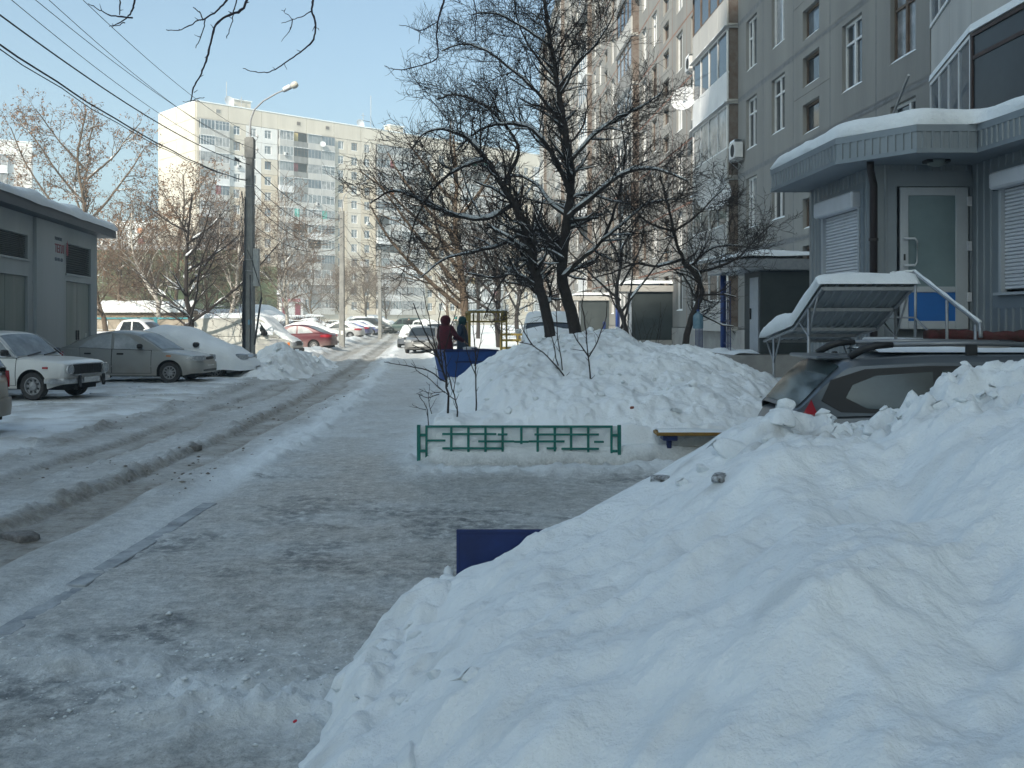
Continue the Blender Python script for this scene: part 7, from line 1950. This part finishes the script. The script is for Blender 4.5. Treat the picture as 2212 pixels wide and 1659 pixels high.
# trees beyond, along the right block
BKR = {0: (.46, 2.2, 50, .14, .06, .5, .25), 1: (.38, 1.1, 45, .16, .05, .6, .12), 2: (.36, .55, 45, .18, .02, .7, .15), 'rmin': .009, 'lift': .6}
TWIG2 = M('grey_brown_twig', (.10, .075, .06), .9)
for px, Y, h, r0, lb_ in [(463, 47, 10.5, .26, 'yellow lit bare tree with a thick trunk behind the yellow frame'), (500, 58, 9.5, .2, 'bare tree between the yellow frame and the apple trees'), (520, 74, 10.0, .2, 'distant bare tree along the right block'), (560, 68, 9.5, .18, 'bare tree near the third porch'), (478, 84, 10.0, .2, 'far bare tree beyond the yellow railing'), (448, 100, 9.5, .2, 'far bare tree at the end of the lane'), (620, 38, 7.0, .12, 'slender bare tree before the long block')]:
    auto_tree('cherry_tree', lb_, px, Y, h, r0, k, BKR, BARK if px > 470 else BARKB, TWIG2, .4, rnd.uniform(-.05, .05), 8, crown0=.22, spread=.75, group='bare trees along the right block'); k += 1

# hedge
def hedge(label, x0, x1, Y, h, seed, dY=0):
    r_ = random.Random(seed); t = thing('hedge', label, 'hedge', (x0, Y, 0)); ls = []; n = int((x1 - x0) * 70)
    for i in range(n):
        x = r_.uniform(0, x1 - x0); y = r_.uniform(-.6, .6) + dY * x / (x1 - x0); q, qr = grow(r_, Vector((x, y, float(far_rise(Y)))), Vector((r_.gauss(0, .3), r_.gauss(0, .3), 1)), h * r_.uniform(.75, 1.05), .02, 4, .12, .0, .5); ls.append((q, qr))
        for k in range(2): p = q[r_.randrange(1, 5)]; ls.append(grow(r_, p, Vector((r_.gauss(0, .8), r_.gauss(0, .8), .6)), h * .3, .014, 3, .2, 0, .5))
    stuff(link('twigs', tubes_mesh('twigs', ls, M('hedge_twig', (.17, .085, .05), .9, noise=1.5, col2=(.10, .055, .035)), 3, 3), t))
    xs = np.linspace(-.2, x1 - x0 + .2, 60); P = []
    for i, x in enumerate(xs):
        k = float(fbm(np.array(x * .9), np.array(seed * 1.0), 3, seed)); e = min(1, (min(i, 59 - i) + .05) / 3)
        P.append([(x, dY * x / (x1 - x0) + yy, h + float(far_rise(Y)) - .12 + (.05 + .65 * max(0, k - .3)) * zz * e ** .5) for yy, zz in ((-.75, -.15), (-.72, .35), (-.5, .8), (0, 1), (.5, .8), (.75, -.1))])
    mb = MB(); mb.grid(np.array(P), 0, flip=True); mb.build('snow_cover', SNOW, t, True); return t
hedge('brown hedge under snow behind the white van and birch', -19.2, -15.6, 76, 1.9, 91, 3)
hedge('brown hedge under snow beside the second concrete pole', -24.5, -19.6, 99, 2.2, 92, 4)
hedge('brown snow laden hedge behind the white pickup', -26.5, -19.5, 69, 2.3, 93, 2)

# branches reaching into the picture from a tree beside the viewer
OV = {0: (.30, .05, 40, .1, .0, .8, .1), 'rmin': .0028}
ovx = Vector((-3.6, 1.2, 0))
def ob(pts, Y, dY=0): return [dp(x, y, Y + dY * i / (len(pts) - 1)) for i, (x, y) in enumerate(pts)]
over = [(ob([(546, -40), (526, 17), (495, 32), (467, 54), (455, 94), (445, 131), (433, 165), (418, 189), (412, 219)], 4.6), .011, .0045),
        (ob([(500, -30), (489, 0), (468, 24), (438, 42), (428, 44), (391, 64), (359, 64)], 4.6), .009, .003), (ob([(438, 42), (431, 27), (417, 16)], 4.6), .005, .003), (ob([(443, 42), (438, 69), (423, 104)], 4.6), .005, .003),
        (ob([(412, 219), (430, 212), (442, 211)], 4.6), .004, .002), (ob([(412, 219), (395, 219)], 4.6), .003, .002), (ob([(420, 200), (427, 195)], 4.6), .003, .002), (ob([(520, -30), (511, 0), (505, 24), (500, 51), (490, 83)], 4.6), .006, .003),
        (ob([(259, -20), (259, 0), (258, 32)], 4.4), .006, .004), (ob([(293, -30), (291, 0), (286, 20), (278, 34), (256, 51), (236, 57)], 4.4), .009, .003), (ob([(288, 39), (256, 35), (232, 30), (205, 15), (190, 8)], 4.4), .007, .0025), (ob([(270, 48), (250, 56), (242, 52)], 4.4), .004, .002),
        (ob([(680, -40), (676, 0), (674, 24), (682, 57), (674, 91), (647, 113), (613, 138), (583, 155), (553, 155), (526, 148)], 4.9), .010, .003), (ob([(672, 24), (654, 35), (632, 42), (608, 50)], 4.9), .005, .0025), (ob([(632, 42), (627, 64), (608, 90)], 4.9), .004, .002), (ob([(632, 42), (620, 30), (608, 22)], 4.9), .003, .002), (ob([(613, 138), (620, 150)], 4.9), .003, .002), (ob([(682, 57), (690, 65)], 4.9), .003, .002),
        (ob([(965, -30), (959, 0), (948, 37), (943, 77), (945, 123), (920, 138), (874, 150), (845, 148), (830, 142)], 5.2), .010, .003), (ob([(946, 46), (908, 66), (885, 58), (862, 54)], 5.2), .005, .0025), (ob([(908, 66), (905, 95)], 5.2), .004, .002), (ob([(1030, -30), (1024, 0), (1029, 31), (1026, 60), (1026, 89)], 5.2), .007, .003), (ob([(930, 134), (925, 112), (935, 100)], 5.2), .004, .002)]
up_ = [Vector((-3.6, 1.2, -.2)), Vector((-3.5, 1.25, 1.6)), Vector((-3.2, 1.5, 3.0)), Vector((-2.6, 2.2, 4.0)), Vector((-2.3, 3.6, 4.3)), Vector(dp(546, -40, 4.6))]
bough = [(up_, .17, .014), ([up_[3], Vector((-3.0, 3.2, 4.2)), Vector(dp(293, -30, 4.4))], .05, .010), ([up_[4], Vector((-2.0, 4.2, 3.9)), Vector(dp(680, -40, 4.9))], .05, .012), ([up_[4], Vector((-1.2, 4.7, 4.0)), Vector(dp(965, -30, 5.2))], .04, .012), ([Vector((-1.2, 4.7, 4.0)), Vector(dp(1030, -30, 5.2))], .02, .008), ([up_[5], Vector(dp(520, -30, 4.6))], .012, .008), ([Vector((-3.0, 3.2, 4.2)), Vector(dp(259, -20, 4.4))], .02, .007)]
r_ = random.Random(97)
tw = thing('street_tree', 'bare tree beside the viewer whose thin branches hang in from the top', 'tree', (-3.6, 1.2, -.2)); o_ = Vector(tw.location); main = []; lines = {0: []}
def resm(pts, k=5):
    V_ = [Vector(p) - o_ for p in pts]; out = []
    for i in range(len(V_) - 1):
        p0 = V_[max(0, i - 1)]; p1 = V_[i]; p2 = V_[i + 1]; p3 = V_[min(len(V_) - 1, i + 2)]
        for q in range(k):
            u = q / k; out.append(.5 * ((2 * p1) + (p2 - p0) * u + (2 * p0 - 5 * p1 + 4 * p2 - p3) * u * u + (3 * p1 - p0 - 3 * p2 + p3) * u ** 3) + Vector((r_.gauss(0, .0014), 0, r_.gauss(0, .0014))))
    return out + [V_[-1]]
tr = []
for pts, a, b_ in bough: q = resm(pts, 6); tr.append((q, [a + (b_ - a) * (i / (len(q) - 1)) ** .6 for i in range(len(q))]))
link('trunk', tubes_mesh('trunk', tr, BARK, 6, 12), tw)
for pts, a, b_ in over:
    q = resm(pts); n = len(q); rad = [.58 * (a + (b_ - a) * i / (n - 1)) * (1 + .22 * (r_.random() < .25)) for i in range(n)]; main.append((q, rad)); branch_out(r_, lines, q, rad, 0, {0: (.13, .035, 48, .1, .0, .7, .15), 'rmin': .0022})
BARKP = M('purplish_bark', (.05, .042, .055), .9, noise=20, col2=(.03, .026, .034))
for q, rad in main: link('branch', tubes_mesh('branch', [(q, rad)], BARKP, 5, 7), tw)
stuff(link('buds', tubes_mesh('buds', lines[0], BARKP, 4, 5), tw))

# ------------------------------------------------------------------ poles, cables
POLE = M('grey_pole_concrete', (.28, .28, .265), .9, noise=3, col2=(.20, .20, .19), bmp=(25, .4)); CABLE = M('black_cable', (.022, .024, .03), .6); PORC = M('porcelain', (.55, .56, .56), .3)
LAMPG = M('lamp_bowl', (.62, .60, .52), .25)
def pole(label, x, y, ztop, lamp, seed, near=False):
    t = thing('lamp_post', label, 'lamp post', (x, y, float(far_rise(y))), 0, 'concrete lamp posts along the lane'); z1 = ztop - float(far_rise(y))
    mb = MB(); n = 16; a0, a1 = .165, .13
    sec = lambda r_, z: [(r_ * sx * k1, r_ * sy * k2, z) for sx, sy, k1, k2 in ((1, 1, 1, .8), (1, 1, .8, 1), (-1, 1, .8, 1), (-1, 1, 1, .8), (-1, -1, 1, .8), (-1, -1, .8, 1), (1, -1, .8, 1), (1, -1, 1, .8))]
    P = np.array([sec(a0 + (a1 - a0) * i / 8, -.3 + (z1 + .3) * i / 8) + [sec(a0 + (a1 - a0) * i / 8, -.3 + (z1 + .3) * i / 8)[0]] for i in range(9)])
    mb.grid(P, 0, flip=True); mb.add([tuple(p) for p in P[-1][:-1]], [tuple(range(8))]); mb.build('shaft', POLE, t)
    if near:
        mb = MB(); mb.box(-.16, .16, -.16, .16, z1 - .75, z1 - .05); mb.build('clamp_sleeve', POLE, t)
    if lamp:
        mb = MB(); mb.tube([(0, 0, z1 - .3), (0, 0, z1 + .15), (.02, -.01, z1 + .6), (.16, -.05, z1 + .98), (.50, -.12, z1 + 1.28), (1.05, -.25, z1 + 1.55), (1.28, -.30, z1 + 1.63)], [.05, .045, .032, .03, .028, .026, .026], 10); am = mb.build('lamp_arm', GREYF, t, True)
        mb = MB(); mb.lathe([(.0, 0), (.05, .01), (.07, .06), (.075, .30), (.06, .36), (.0, .37)], 12); T_ = (1.25, -.3, z1 + 1.6); o = mb.build('lamp_head', GREYF, am, True, loc=T_, rot=(0, R(67), R(-14)))
        mb = MB(); mb.lathe([(.0, .36), (.06, .36), (.11, .40), (.13, .50), (.10, .60), (.0, .63)], 14); mb.build('lamp_bowl', LAMPG, am, True, loc=T_, rot=(0, R(67), R(-14)))
        mb = MB(); mb.lathe([(.0, .02), (.085, .05), (.09, .30), (.0, .34)], 10); s_ = mb.build('snow_cap', SNOW, am, True, loc=(T_[0], T_[1], T_[2] + .03), rot=(0, R(67), R(-14)))
    for i, (dx, dz) in enumerate(((.27, .02), (-.27, -.25), (.27, -.45), (-.27, -.68)) if near else ((.25, -.1), (-.25, -.1))):
        mb = MB(); mb.tube([(0, 0, z1 + dz - .12), (dx * .8, 0, z1 + dz - .12), (dx, 0, z1 + dz - .08), (dx, 0, z1 + dz)], .012, 6); h = mb.build('hook', GREYF, t)
        mb = MB(); mb.lathe([(.0, -.02), (.03, -.02), (.04, .01), (.025, .04), (.035, .06), (.0, .08)], 10, c=(dx, 0, z1 + dz)); mb.build('insulator', PORC, h, True)
    return t
z1p = at(0, 137.5, 36)[2]; P1 = ((250 - 512) * .036, 36.0); P2 = ((342 - 512) * .062, 62.0); P3 = ((380 - 512) * .094, 94.0)
pl1 = pole('nearest tall concrete lamp post with a curved arm and hanging cables', *P1, z1p, True, 1, True)
pl2 = pole('second concrete lamp post further along the row of cars', *P2, at(0, 211, 62)[2], True, 2)
pl3 = pole('third and farthest concrete lamp post beside the lane', *P3, at(0, 250, 94)[2], False, 3)
zl = 0
mb = MB(); mb.bbox(.14, .34, -.14, .06, 3.0, 4.35, .01); mb.build('junction_box', M('pale_grey_box', (.40, .41, .40), .6, noise=6, col2=(.33, .34, .33)), pl1)
for dx, dy, z0, z1_, rr in ((-.21, -.1, .6, 3.9, .045), (-.14, -.19, .4, 6.2, .022), (.06, -.2, .4, 3.4, .018)):
    mb = MB(); mb.tube([(dx, dy, z0), (dx * 1.02, dy, (z0 + z1_) / 2), (dx * .9, dy, z1_)], rr, 8); mb.build('conduit', M('dark_conduit', (.04, .042, .048), .6), pl1, True)
mb = MB(); mb.tube([(.22, -.22, .9), (.38, -.24, 2.0), (.47, -.24, 2.6)], .035, 8); mb.tube([(.47, -.24, 2.6), (.44, -.2, 2.95), (.30, -.15, 3.3), (.12, -.17, 3.9), (-.05, -.2, 4.3)], .014, 6); mb.build('loose_conduit', M('dark_conduit', (.04, .042, .048), .6), pl1, True)
for z in (3.55, 3.95, 6.6):
    mb = MB(); a = .20 if z < 5 else .17; mb.tube([(a * math.cos(t) * 1.05, a * math.sin(t) * 1.05, z + .01 * math.sin(t * 2)) for t in np.linspace(0, 6.2832, 17)], .012, 5); mb.build('strap', GREYF, pl1)
mb = MB(); r_ = random.Random(5)
for k in range(5):
    q = []; dx = -.17 - .03 * k; zz = 7.0
    for i in range(40): q.append((dx + .05 * math.sin(i * (.5 + .1 * k) + k), -.16 + .03 * math.sin(i * .7 + k), 1.0 + 5.4 * i / 39))
    mb.tube(q, .008, 4)
mb.build('loose_wire', CABLE, pl1)
mb = MB(); mb.quad((-.03, -.172, 1.62), (.09, -.172, 1.62), (.09, -.172, 1.8), (-.03, -.172, 1.8)); mb.build('notice', M('pale_blue_notice', (.25, .45, .55), .8, noise=20, col2=(.2, .36, .45)), pl1)
mb = MB(); mb.quad((-.05, -.175, .9), (.1, -.175, .9), (.1, -.175, 1.15), (-.05, -.175, 1.15)); mb.build('notice', M('white_notice', (.7, .7, .68), .8), pl2)

def cable(label, a, b_, sag, rad, n=46, wave=0, name='cable', grp='overhead cables'):
    a = Vector(a); b_ = Vector(b_); mb = MB(); q = []
    for i in range(n):
        t = i / (n - 1); p = a.lerp(b_, t); p.z -= 4 * sag * t * (1 - t); q.append(p + Vector((wave * math.sin(i * 1.9), 0, wave * math.cos(i * 1.3))))
    mb.tube([tuple(p) for p in q], rad, 5); return tag(mb.build(name, CABLE, None, True), label, 'cable', grp)
def back_cable(label, dx0, dy0, zp, px0, py0, Ym, rad, wave=0, Yend=-12.0):
    """cable from the first pole over the viewer; passes the frame point (px0, py0) at depth Ym"""
    a = Vector((P1[0] + dx0, P1[1], zp)); m_ = Vector(at(px0, py0, Ym)); t = (36 - Ym) / (36 - Yend)
    xe = a.x + (m_.x - a.x) / t; ze = zp + .5
    lin = a.z + (ze - a.z) * t; sag = (lin - m_.z) / (4 * t * (1 - t))
    return cable(label, a, (xe, Yend, ze), sag, rad, 60, wave)
back_cable('thick upper black cable sagging from the lamp post to the upper left edge', 0, 0, at(0, 164.8, 36)[2], 0, 15, 14.2, .013)
back_cable('thick lower bundled cable sagging from the lamp post to the left edge', -.1, 0, at(0, 181, 36)[2], 0, 44.4, 14.2, .015, .008)
back_cable('second strand twisted along the lower bundled cable', -.08, 0, at(0, 180, 36)[2], 0, 49, 14.0, .009, .014)
back_cable('thin lowest grey wire to the left insulator of the lamp post', -.27, 0, z1p - .68, 11.6, 0, 14.3, .006)
back_cable('thin second wire to the lamp post insulators', .27, 0, z1p - .45, 35.6, 0, 15.2, .006)
back_cable('thin third wire to the lamp post insulators', -.27, 0, z1p - .25, 49, 0, 15.6, .006)
back_cable('thin topmost wire to the lamp post insulators', .27, 0, z1p + .02, 83, 0, 16.5, .006)
for i, (za, zb_, sg, rd) in enumerate(((7.3, 8.1, .55, .016), (6.7, 7.6, .75, .014), (6.0, 7.0, .9, .014), (8.0, 8.4, .35, .006), (5.2, 6.5, .7, .012), (6.4, 7.3, 1.1, .012))):
    cable(['upper', 'second', 'third', 'thin topmost', 'lowest', 'slack'][i] + ' cable strung from the nearest lamp post to the second', (P1[0] + .12, P1[1], za), (P2[0] + .1 * (i % 2), P2[1], zb_), sg, rd)
for i, (za, zb_, sg) in enumerate(((8.0, 7.9, .6), (7.3, 7.3, .8), (6.6, 6.8, 1.0))):
    cable(['upper', 'middle', 'lower'][i] + ' cable strung from the second lamp post to the third', (P2[0], P2[1], za), (P3[0], P3[1], zb_), sg, .014)
cl = MB(); pc = Vector((P1[0], P1[1], at(0, 164.8, 36)[2])); 
cp_ = Vector(at(238, 160, 34.6)); cl.add([(cp_.x - .12, cp_.y, cp_.z + .13), (cp_.x - .10, cp_.y - .04, cp_.z - .03), (cp_.x + .14, cp_.y, cp_.z - .07), (cp_.x - .1, cp_.y + .04, cp_.z - .03)], [(0, 1, 2), (0, 2, 3), (1, 3, 2), (0, 3, 1)])
tag(cl.build('cable_clamp', CABLE), 'dark wedge clamp on the upper cable just left of the lamp post', 'clamp')

# things fixed to the right block
def bl(u, y, z): return rb.matrix_basis @ Vector((u, y, z))
rb_rot = math.atan2(1, -.051)
def ac_unit(label, u, y, z):
    p = bl(u, y, z); t = thing('air_conditioner', label, 'air conditioner', tuple(p), rb_rot, 'air conditioner boxes on the right block'); link('case', ac_mesh(), t)
    mb = MB(); P = np.array([[(x, yy, .562 + .12 * min(1, (.40 - abs(x)) / .12 + .05) ** .5 * zz) for yy, zz in ((.05, .4), (.08, .9), (.22, 1), (.34, .8), (.37, -.1))] for x in np.linspace(-.41, .41, 10)]); mb.grid(P, 0, flip=True); mb.build('snow_cover', SNOW, t, True)
    mb = MB()
    for x in (-.3, .3): mb.tube([(x, .0, -.03), (x, .40, -.03)], .014, 5); mb.tube([(x, .0, -.35), (x, .36, -.04)], .012, 5)
    mb.build('bracket', GREYF, t)
ac_unit('white air conditioner box with a snow cap right of the third balcony', 35.6, .02, 7.5)
ac_unit('white air conditioner box high up at the far side of the balcony column', 42.3, .1, 12.3)
ac_unit('white air conditioner box on the sunlit white balcony', 54.9, .45, 20.6)
def dish_thing(label, u, y, z, r_, tilt=-72, yaw=58):
    p = bl(u, y, z); t = thing('satellite_dish', label, 'satellite dish', tuple(p), rb_rot, 'satellite dishes on the right block'); link('reflector', dish_mesh(r_), t, (0, 0, 0), (R(tilt), 0, R(yaw)))
    mb = MB(); mb.tube([(0, 0, 0), (.1, -.3, -.1), (.1, -y - .1 if y < .6 else -.6, -.12)], .025, 6); mb.build('arm', GREYF, t)
dish_thing('white satellite dish at the upper far corner of the balcony column', 41.6, .75, 11.0, .56)
dish_thing('large white satellite dish low on the balcony column', 36.3, .85, 6.35, .66)
mb = MB(); a = bl(23.4, .05, 6.2); b_ = bl(20.4, .9, 6.75); mb.tube([tuple(a), tuple(b_)], .03, 6); tag(mb.build('wall_bracket', STEEL), 'pale rod slanting out from the wall over the kiosk roof', 'bracket')
# ------------------------------------------------------------------ people
SKIN = M('skin', (.42, .27, .20), .6)
def skin_mesh(name, verts, edges, rad, mats, root=0, sub=1):
    me = bpy.data.meshes.new(name); me.from_pydata(verts, edges, []); ob = bpy.data.objects.new(name, me); C.objects.link(ob)
    md = ob.modifiers.new('skin', 'SKIN'); md.use_smooth_shade = True
    lay = me.skin_vertices[0].data if me.skin_vertices else None
    if lay is None:
        bpy.context.view_layer.update()
        lay = me.skin_vertices[0].data
    for i, r_ in enumerate(rad): lay[i].radius = (r_, r_) if not isinstance(r_, tuple) else r_; lay[i].use_root = (i == root)
    sm = ob.modifiers.new('sub', 'SUBSURF'); sm.levels = sub; sm.render_levels = sub
    dg = bpy.context.evaluated_depsgraph_get(); out = bpy.data.meshes.new_from_object(ob.evaluated_get(dg)); bpy.data.objects.remove(ob)
    out.name = name; out.materials.clear(); out.materials.append(mats)
    return out

def person(label, loc, rotz, H, coat, legs, hat, arms, hood=True, hem=.60, step=.0, group='people out in the snow', hair=None, lean=.0):
    """faces +y; arms: {side: (elbow, wrist)}"""
    t = thing('person', label, 'person', loc, rotz, group); k = H / 1.70
    V = []; E = []; Rr = []
    def v(p, r_, par=None):
        V.append(tuple(c * k for c in p)); Rr.append(r_ * k if not isinstance(r_, tuple) else tuple(c * k for c in r_))
        if par is not None: E.append((par, len(V) - 1))
        return len(V) - 1
    pel = v((0, 0, .92), .13); sp_ = v((0, .0, 1.12), .115, pel); ch = v((0, .01 + lean, 1.33), .135, sp_); nk = v((0, .015 + lean, 1.475), .052, ch); hd = v((0, .03 + lean, 1.56), .080, nk); tp = v((0, .025 + lean, 1.645), .072, hd)
    v((0, .125 + lean, 1.565), .016, hd); v((0, .10 + lean, 1.51), .03, hd)
    for s in (-1, 1):
        hp = v((s * .085, 0, .86), .088, pel); kn = v((s * .10, .03 + s * step * .5, .48), .058, hp); an = v((s * .10, s * step, .10), .042, kn); v((s * .105, s * step + .13, .035), .036, an)
        sh = v((s * .17, .01 + lean, 1.39), .062, ch); el, wr = arms[s]; e_ = v(el, .045, sh); w_ = v(wr, .030, e_)
        d = (Vector(wr) - Vector(el)).normalized(); up = Vector((0, 0, 1)) if abs(d.z) < .8 else Vector((0, 1, 0)); ax = d.cross(up).normalized()
        pm = v(tuple(Vector(wr) + d * .06), (.036, .018), w_)
        for i in range(4):
            o_ = ax * (.03 - .02 * i); l = (.07, .08, .075, .055)[i]; a = v(tuple(Vector(wr) + d * (.095) + o_), .0095, pm); b_ = v(tuple(Vector(wr) + d * (.095 + l * .55) + o_ - up.cross(ax) * 0 + Vector((0, .008, -.006))), .0085, a); v(tuple(Vector(wr) + d * (.095 + l * .9) + o_ + Vector((0, .022, -.02))), .007, b_)
        th = v(tuple(Vector(wr) + d * .05 + ax * .045), .0105, w_); v(tuple(Vector(wr) + d * .085 + ax * .058), .009, th)
    link('body', skin_mesh('body', V, E, Rr, SKIN, 0, 1), t)
    n = 22; rows = []
    for z, a, b_, y0 in ((hem, .255, .20, .0), (hem + .02, .262, .205, .0), (.78, .245, .19, .0), (.95, .225, .175, .0), (1.10, .205, .158, .0), (1.25, .222, .162, .01 + lean * .6), (1.36, .222, .145, .015 + lean), (1.43, .165, .11, .015 + lean), (1.475, .085, .085, .02 + lean)):
        row = []
        for i in range(n + 1):
            an_ = 2 * math.pi * i / n; w = 1 + .035 * math.sin(an_ * 5 + z * 9) * (1.4 - z)
            row.append((a * math.cos(an_) * w * k, (y0 + b_ * math.sin(an_) * w) * k, z * k))
        rows.append(row)
    mb = MB(); mb.grid(np.array(rows), 0, flip=False); mb.add(rows[0][:-1], [tuple(range(n))[::-1]])
    for s in (-1, 1):
        el, wr = arms[s]; q = [(s * .15, .01 + lean, 1.40), (s * .195, .01 + lean, 1.36), tuple((Vector((s * .195, .01 + lean, 1.36)) + Vector(el)) / 2), el, tuple((Vector(el) + Vector(wr)) / 2), wr]
        mb.tube([tuple(c * k for c in p) for p in q], [.075 * k, .088 * k, .078 * k, .072 * k, .066 * k, .058 * k], 12)
    link('coat', mb.mesh('coat', coat, True), t)
    for s in (-1, 1):
        mb = MB(); q = [(s * .085, 0, .90), (s * .10, .03 + s * step * .5, .50), (s * .10, s * step, .12)]; mb.tube([tuple(c * k for c in p) for p in q], [.10 * k, .073 * k, .06 * k], 12); link('trouser_leg', mb.mesh('trouser_leg', legs, True), t)
        mb = MB(); q = [(s * .10, s * step - .055, .05), (s * .10, s * step + .02, .055), (s * .105, s * step + .12, .042), (s * .105, s * step + .19, .035)]; mb.tube([tuple(c * k for c in p) for p in q], [.045 * k, .052 * k, .046 * k, .03 * k], 10); mb.tube([(s * .10 * k, s * step * k, .04 * k), (s * .10 * k, s * step * k, .24 * k)], [.055 * k, .062 * k], 10); link('boot', mb.mesh('boot', BLACKP, True), t)
    if hood:
        rows = []
        for i in range(13):
            a = math.pi * i / 12                                           # from the back over the top to the face opening
            row = []
            for j in range(17):
                f = 2 * math.pi * j / 16; z = 1.585 + .145 * math.cos(a); r_ = .138 * math.sin(a) ** .8 + .0
                if z < 1.585: r_ = max(r_, .115)
                y = math.sin(f) * r_ * 1.12 + lean; x = math.cos(f) * r_
                if y > .105 + lean and abs(x) < .09: y = .07 + lean
                row.append((x * k, y * k, z * k))
            rows.append(row)
        mb = MB(); mb.grid(np.array(rows), 0, flip=True); link('hood', mb.mesh('hood', hat, True), t)
    else:
        mb = MB(); mb.lathe([(.0, 1.735 * k), (.06 * k, 1.72 * k), (.098 * k, 1.66 * k), (.102 * k, 1.60 * k), (.095 * k, 1.585 * k)], 16, c=(0, (.02 + lean) * k, 0)); link('hat', mb.mesh('hat', hat, True), t)
    return t
MAROON = M('maroon_cloth', (.095, .012, .024), .9, noise=9, col2=(.06, .009, .017)); BLKCLOTH = M('black_cloth', (.014, .015, .018), .9, noise=10, col2=(.01, .01, .012))
BLUCLOTH = M('dark_blue_cloth', (.012, .028, .055), .9, noise=8, col2=(.008, .018, .035)); GRYCLOTH = M('grey_green_cloth', (.05, .06, .05), .9); TEAL = M('teal_wool', (.01, .16, .15), .9); TEALD = M('dark_teal_wool', (.008, .045, .05), .9)
gz = lambda x, y: ground_z(x, y) - .01
px_ = lx(445.5, 28.4)
person('woman-like figure in a long maroon hooded coat reaching to the blue container'.replace('woman-like figure', 'person'), (px_, 28.4, gz(px_, 28.4)), R(-38), 1.72, MAROON, BLKCLOTH, MAROON, {-1: ((-.26, .02, 1.10), (-.24, .10, .86)), 1: ((.30, .12, 1.13), (.36, .34, 1.00))}, True, .58)
px_ = lx(463, 31.5)
person('person in dark blue hood and coat half hidden behind the blue container', (px_, 31.5, gz(px_, 31.5)), R(95), 1.66, BLUCLOTH, BLKCLOTH, TEALD, {-1: ((-.25, .10, 1.12), (-.18, .30, 1.0)), 1: ((.26, .06, 1.10), (.22, .22, .95))}, True, .62, lean=.04)
px_ = lx(456, 72)
person('distant person in grey-green coat and teal hat walking by the parked cars', (px_, 72, gz(px_, 72) + .05), R(170), 1.74, GRYCLOTH, BLKCLOTH, TEAL, {-1: ((-.27, .0, 1.12), (-.25, .08, .86)), 1: ((.27, .05, 1.12), (.25, .16, .88))}, False, .74, .16)
px_ = lx(409, 108)
person('tiny dark figure walking beside the dark green off-road car', (px_, 108, gz(px_, 108) + .1), R(20), 1.74, BLKCLOTH, BLKCLOTH, RUST, {-1: ((-.27, .0, 1.12), (-.25, .08, .86)), 1: ((.27, .05, 1.12), (.25, .16, .88))}, False, .80, .14)
gb = lump_mesh(330, 2, (.7, .6, 1.0), .25, M('green_bag', (.01, .20, .12), .6)); gb.name = 'shopping_bag'
o = link('shopping_bag', gb, None, (lx(452, 27.2), 27.2, gz(-1.6, 27.2) + .16)); o.scale = (.11, .09, .17); tag(o, 'small green bag standing on the snow by the foot of the container', 'bag')
# ------------------------------------------------------------------ frosty haze over the whole yard
mb = MB(); mb.box(-320, 320, -120, 560, -1.6, 90)
hz_m = bpy.data.materials.new('haze'); hz_m.use_nodes = True; nt = hz_m.node_tree
for n in list(nt.nodes):
    if n.type != 'OUTPUT_MATERIAL': nt.nodes.remove(n)
pv = nt.nodes.new('ShaderNodeVolumePrincipled'); pv.inputs['Color'].default_value = (.80, .97, 1.0, 1); pv.inputs['Density'].default_value = 0.0018; pv.inputs['Anisotropy'].default_value = 0.0
nt.links.new(pv.outputs[0], [n for n in nt.nodes if n.type == 'OUTPUT_MATERIAL'][0].inputs['Volume'])
hz_o = mb.build('haze', hz_m); stuff(hz_o)
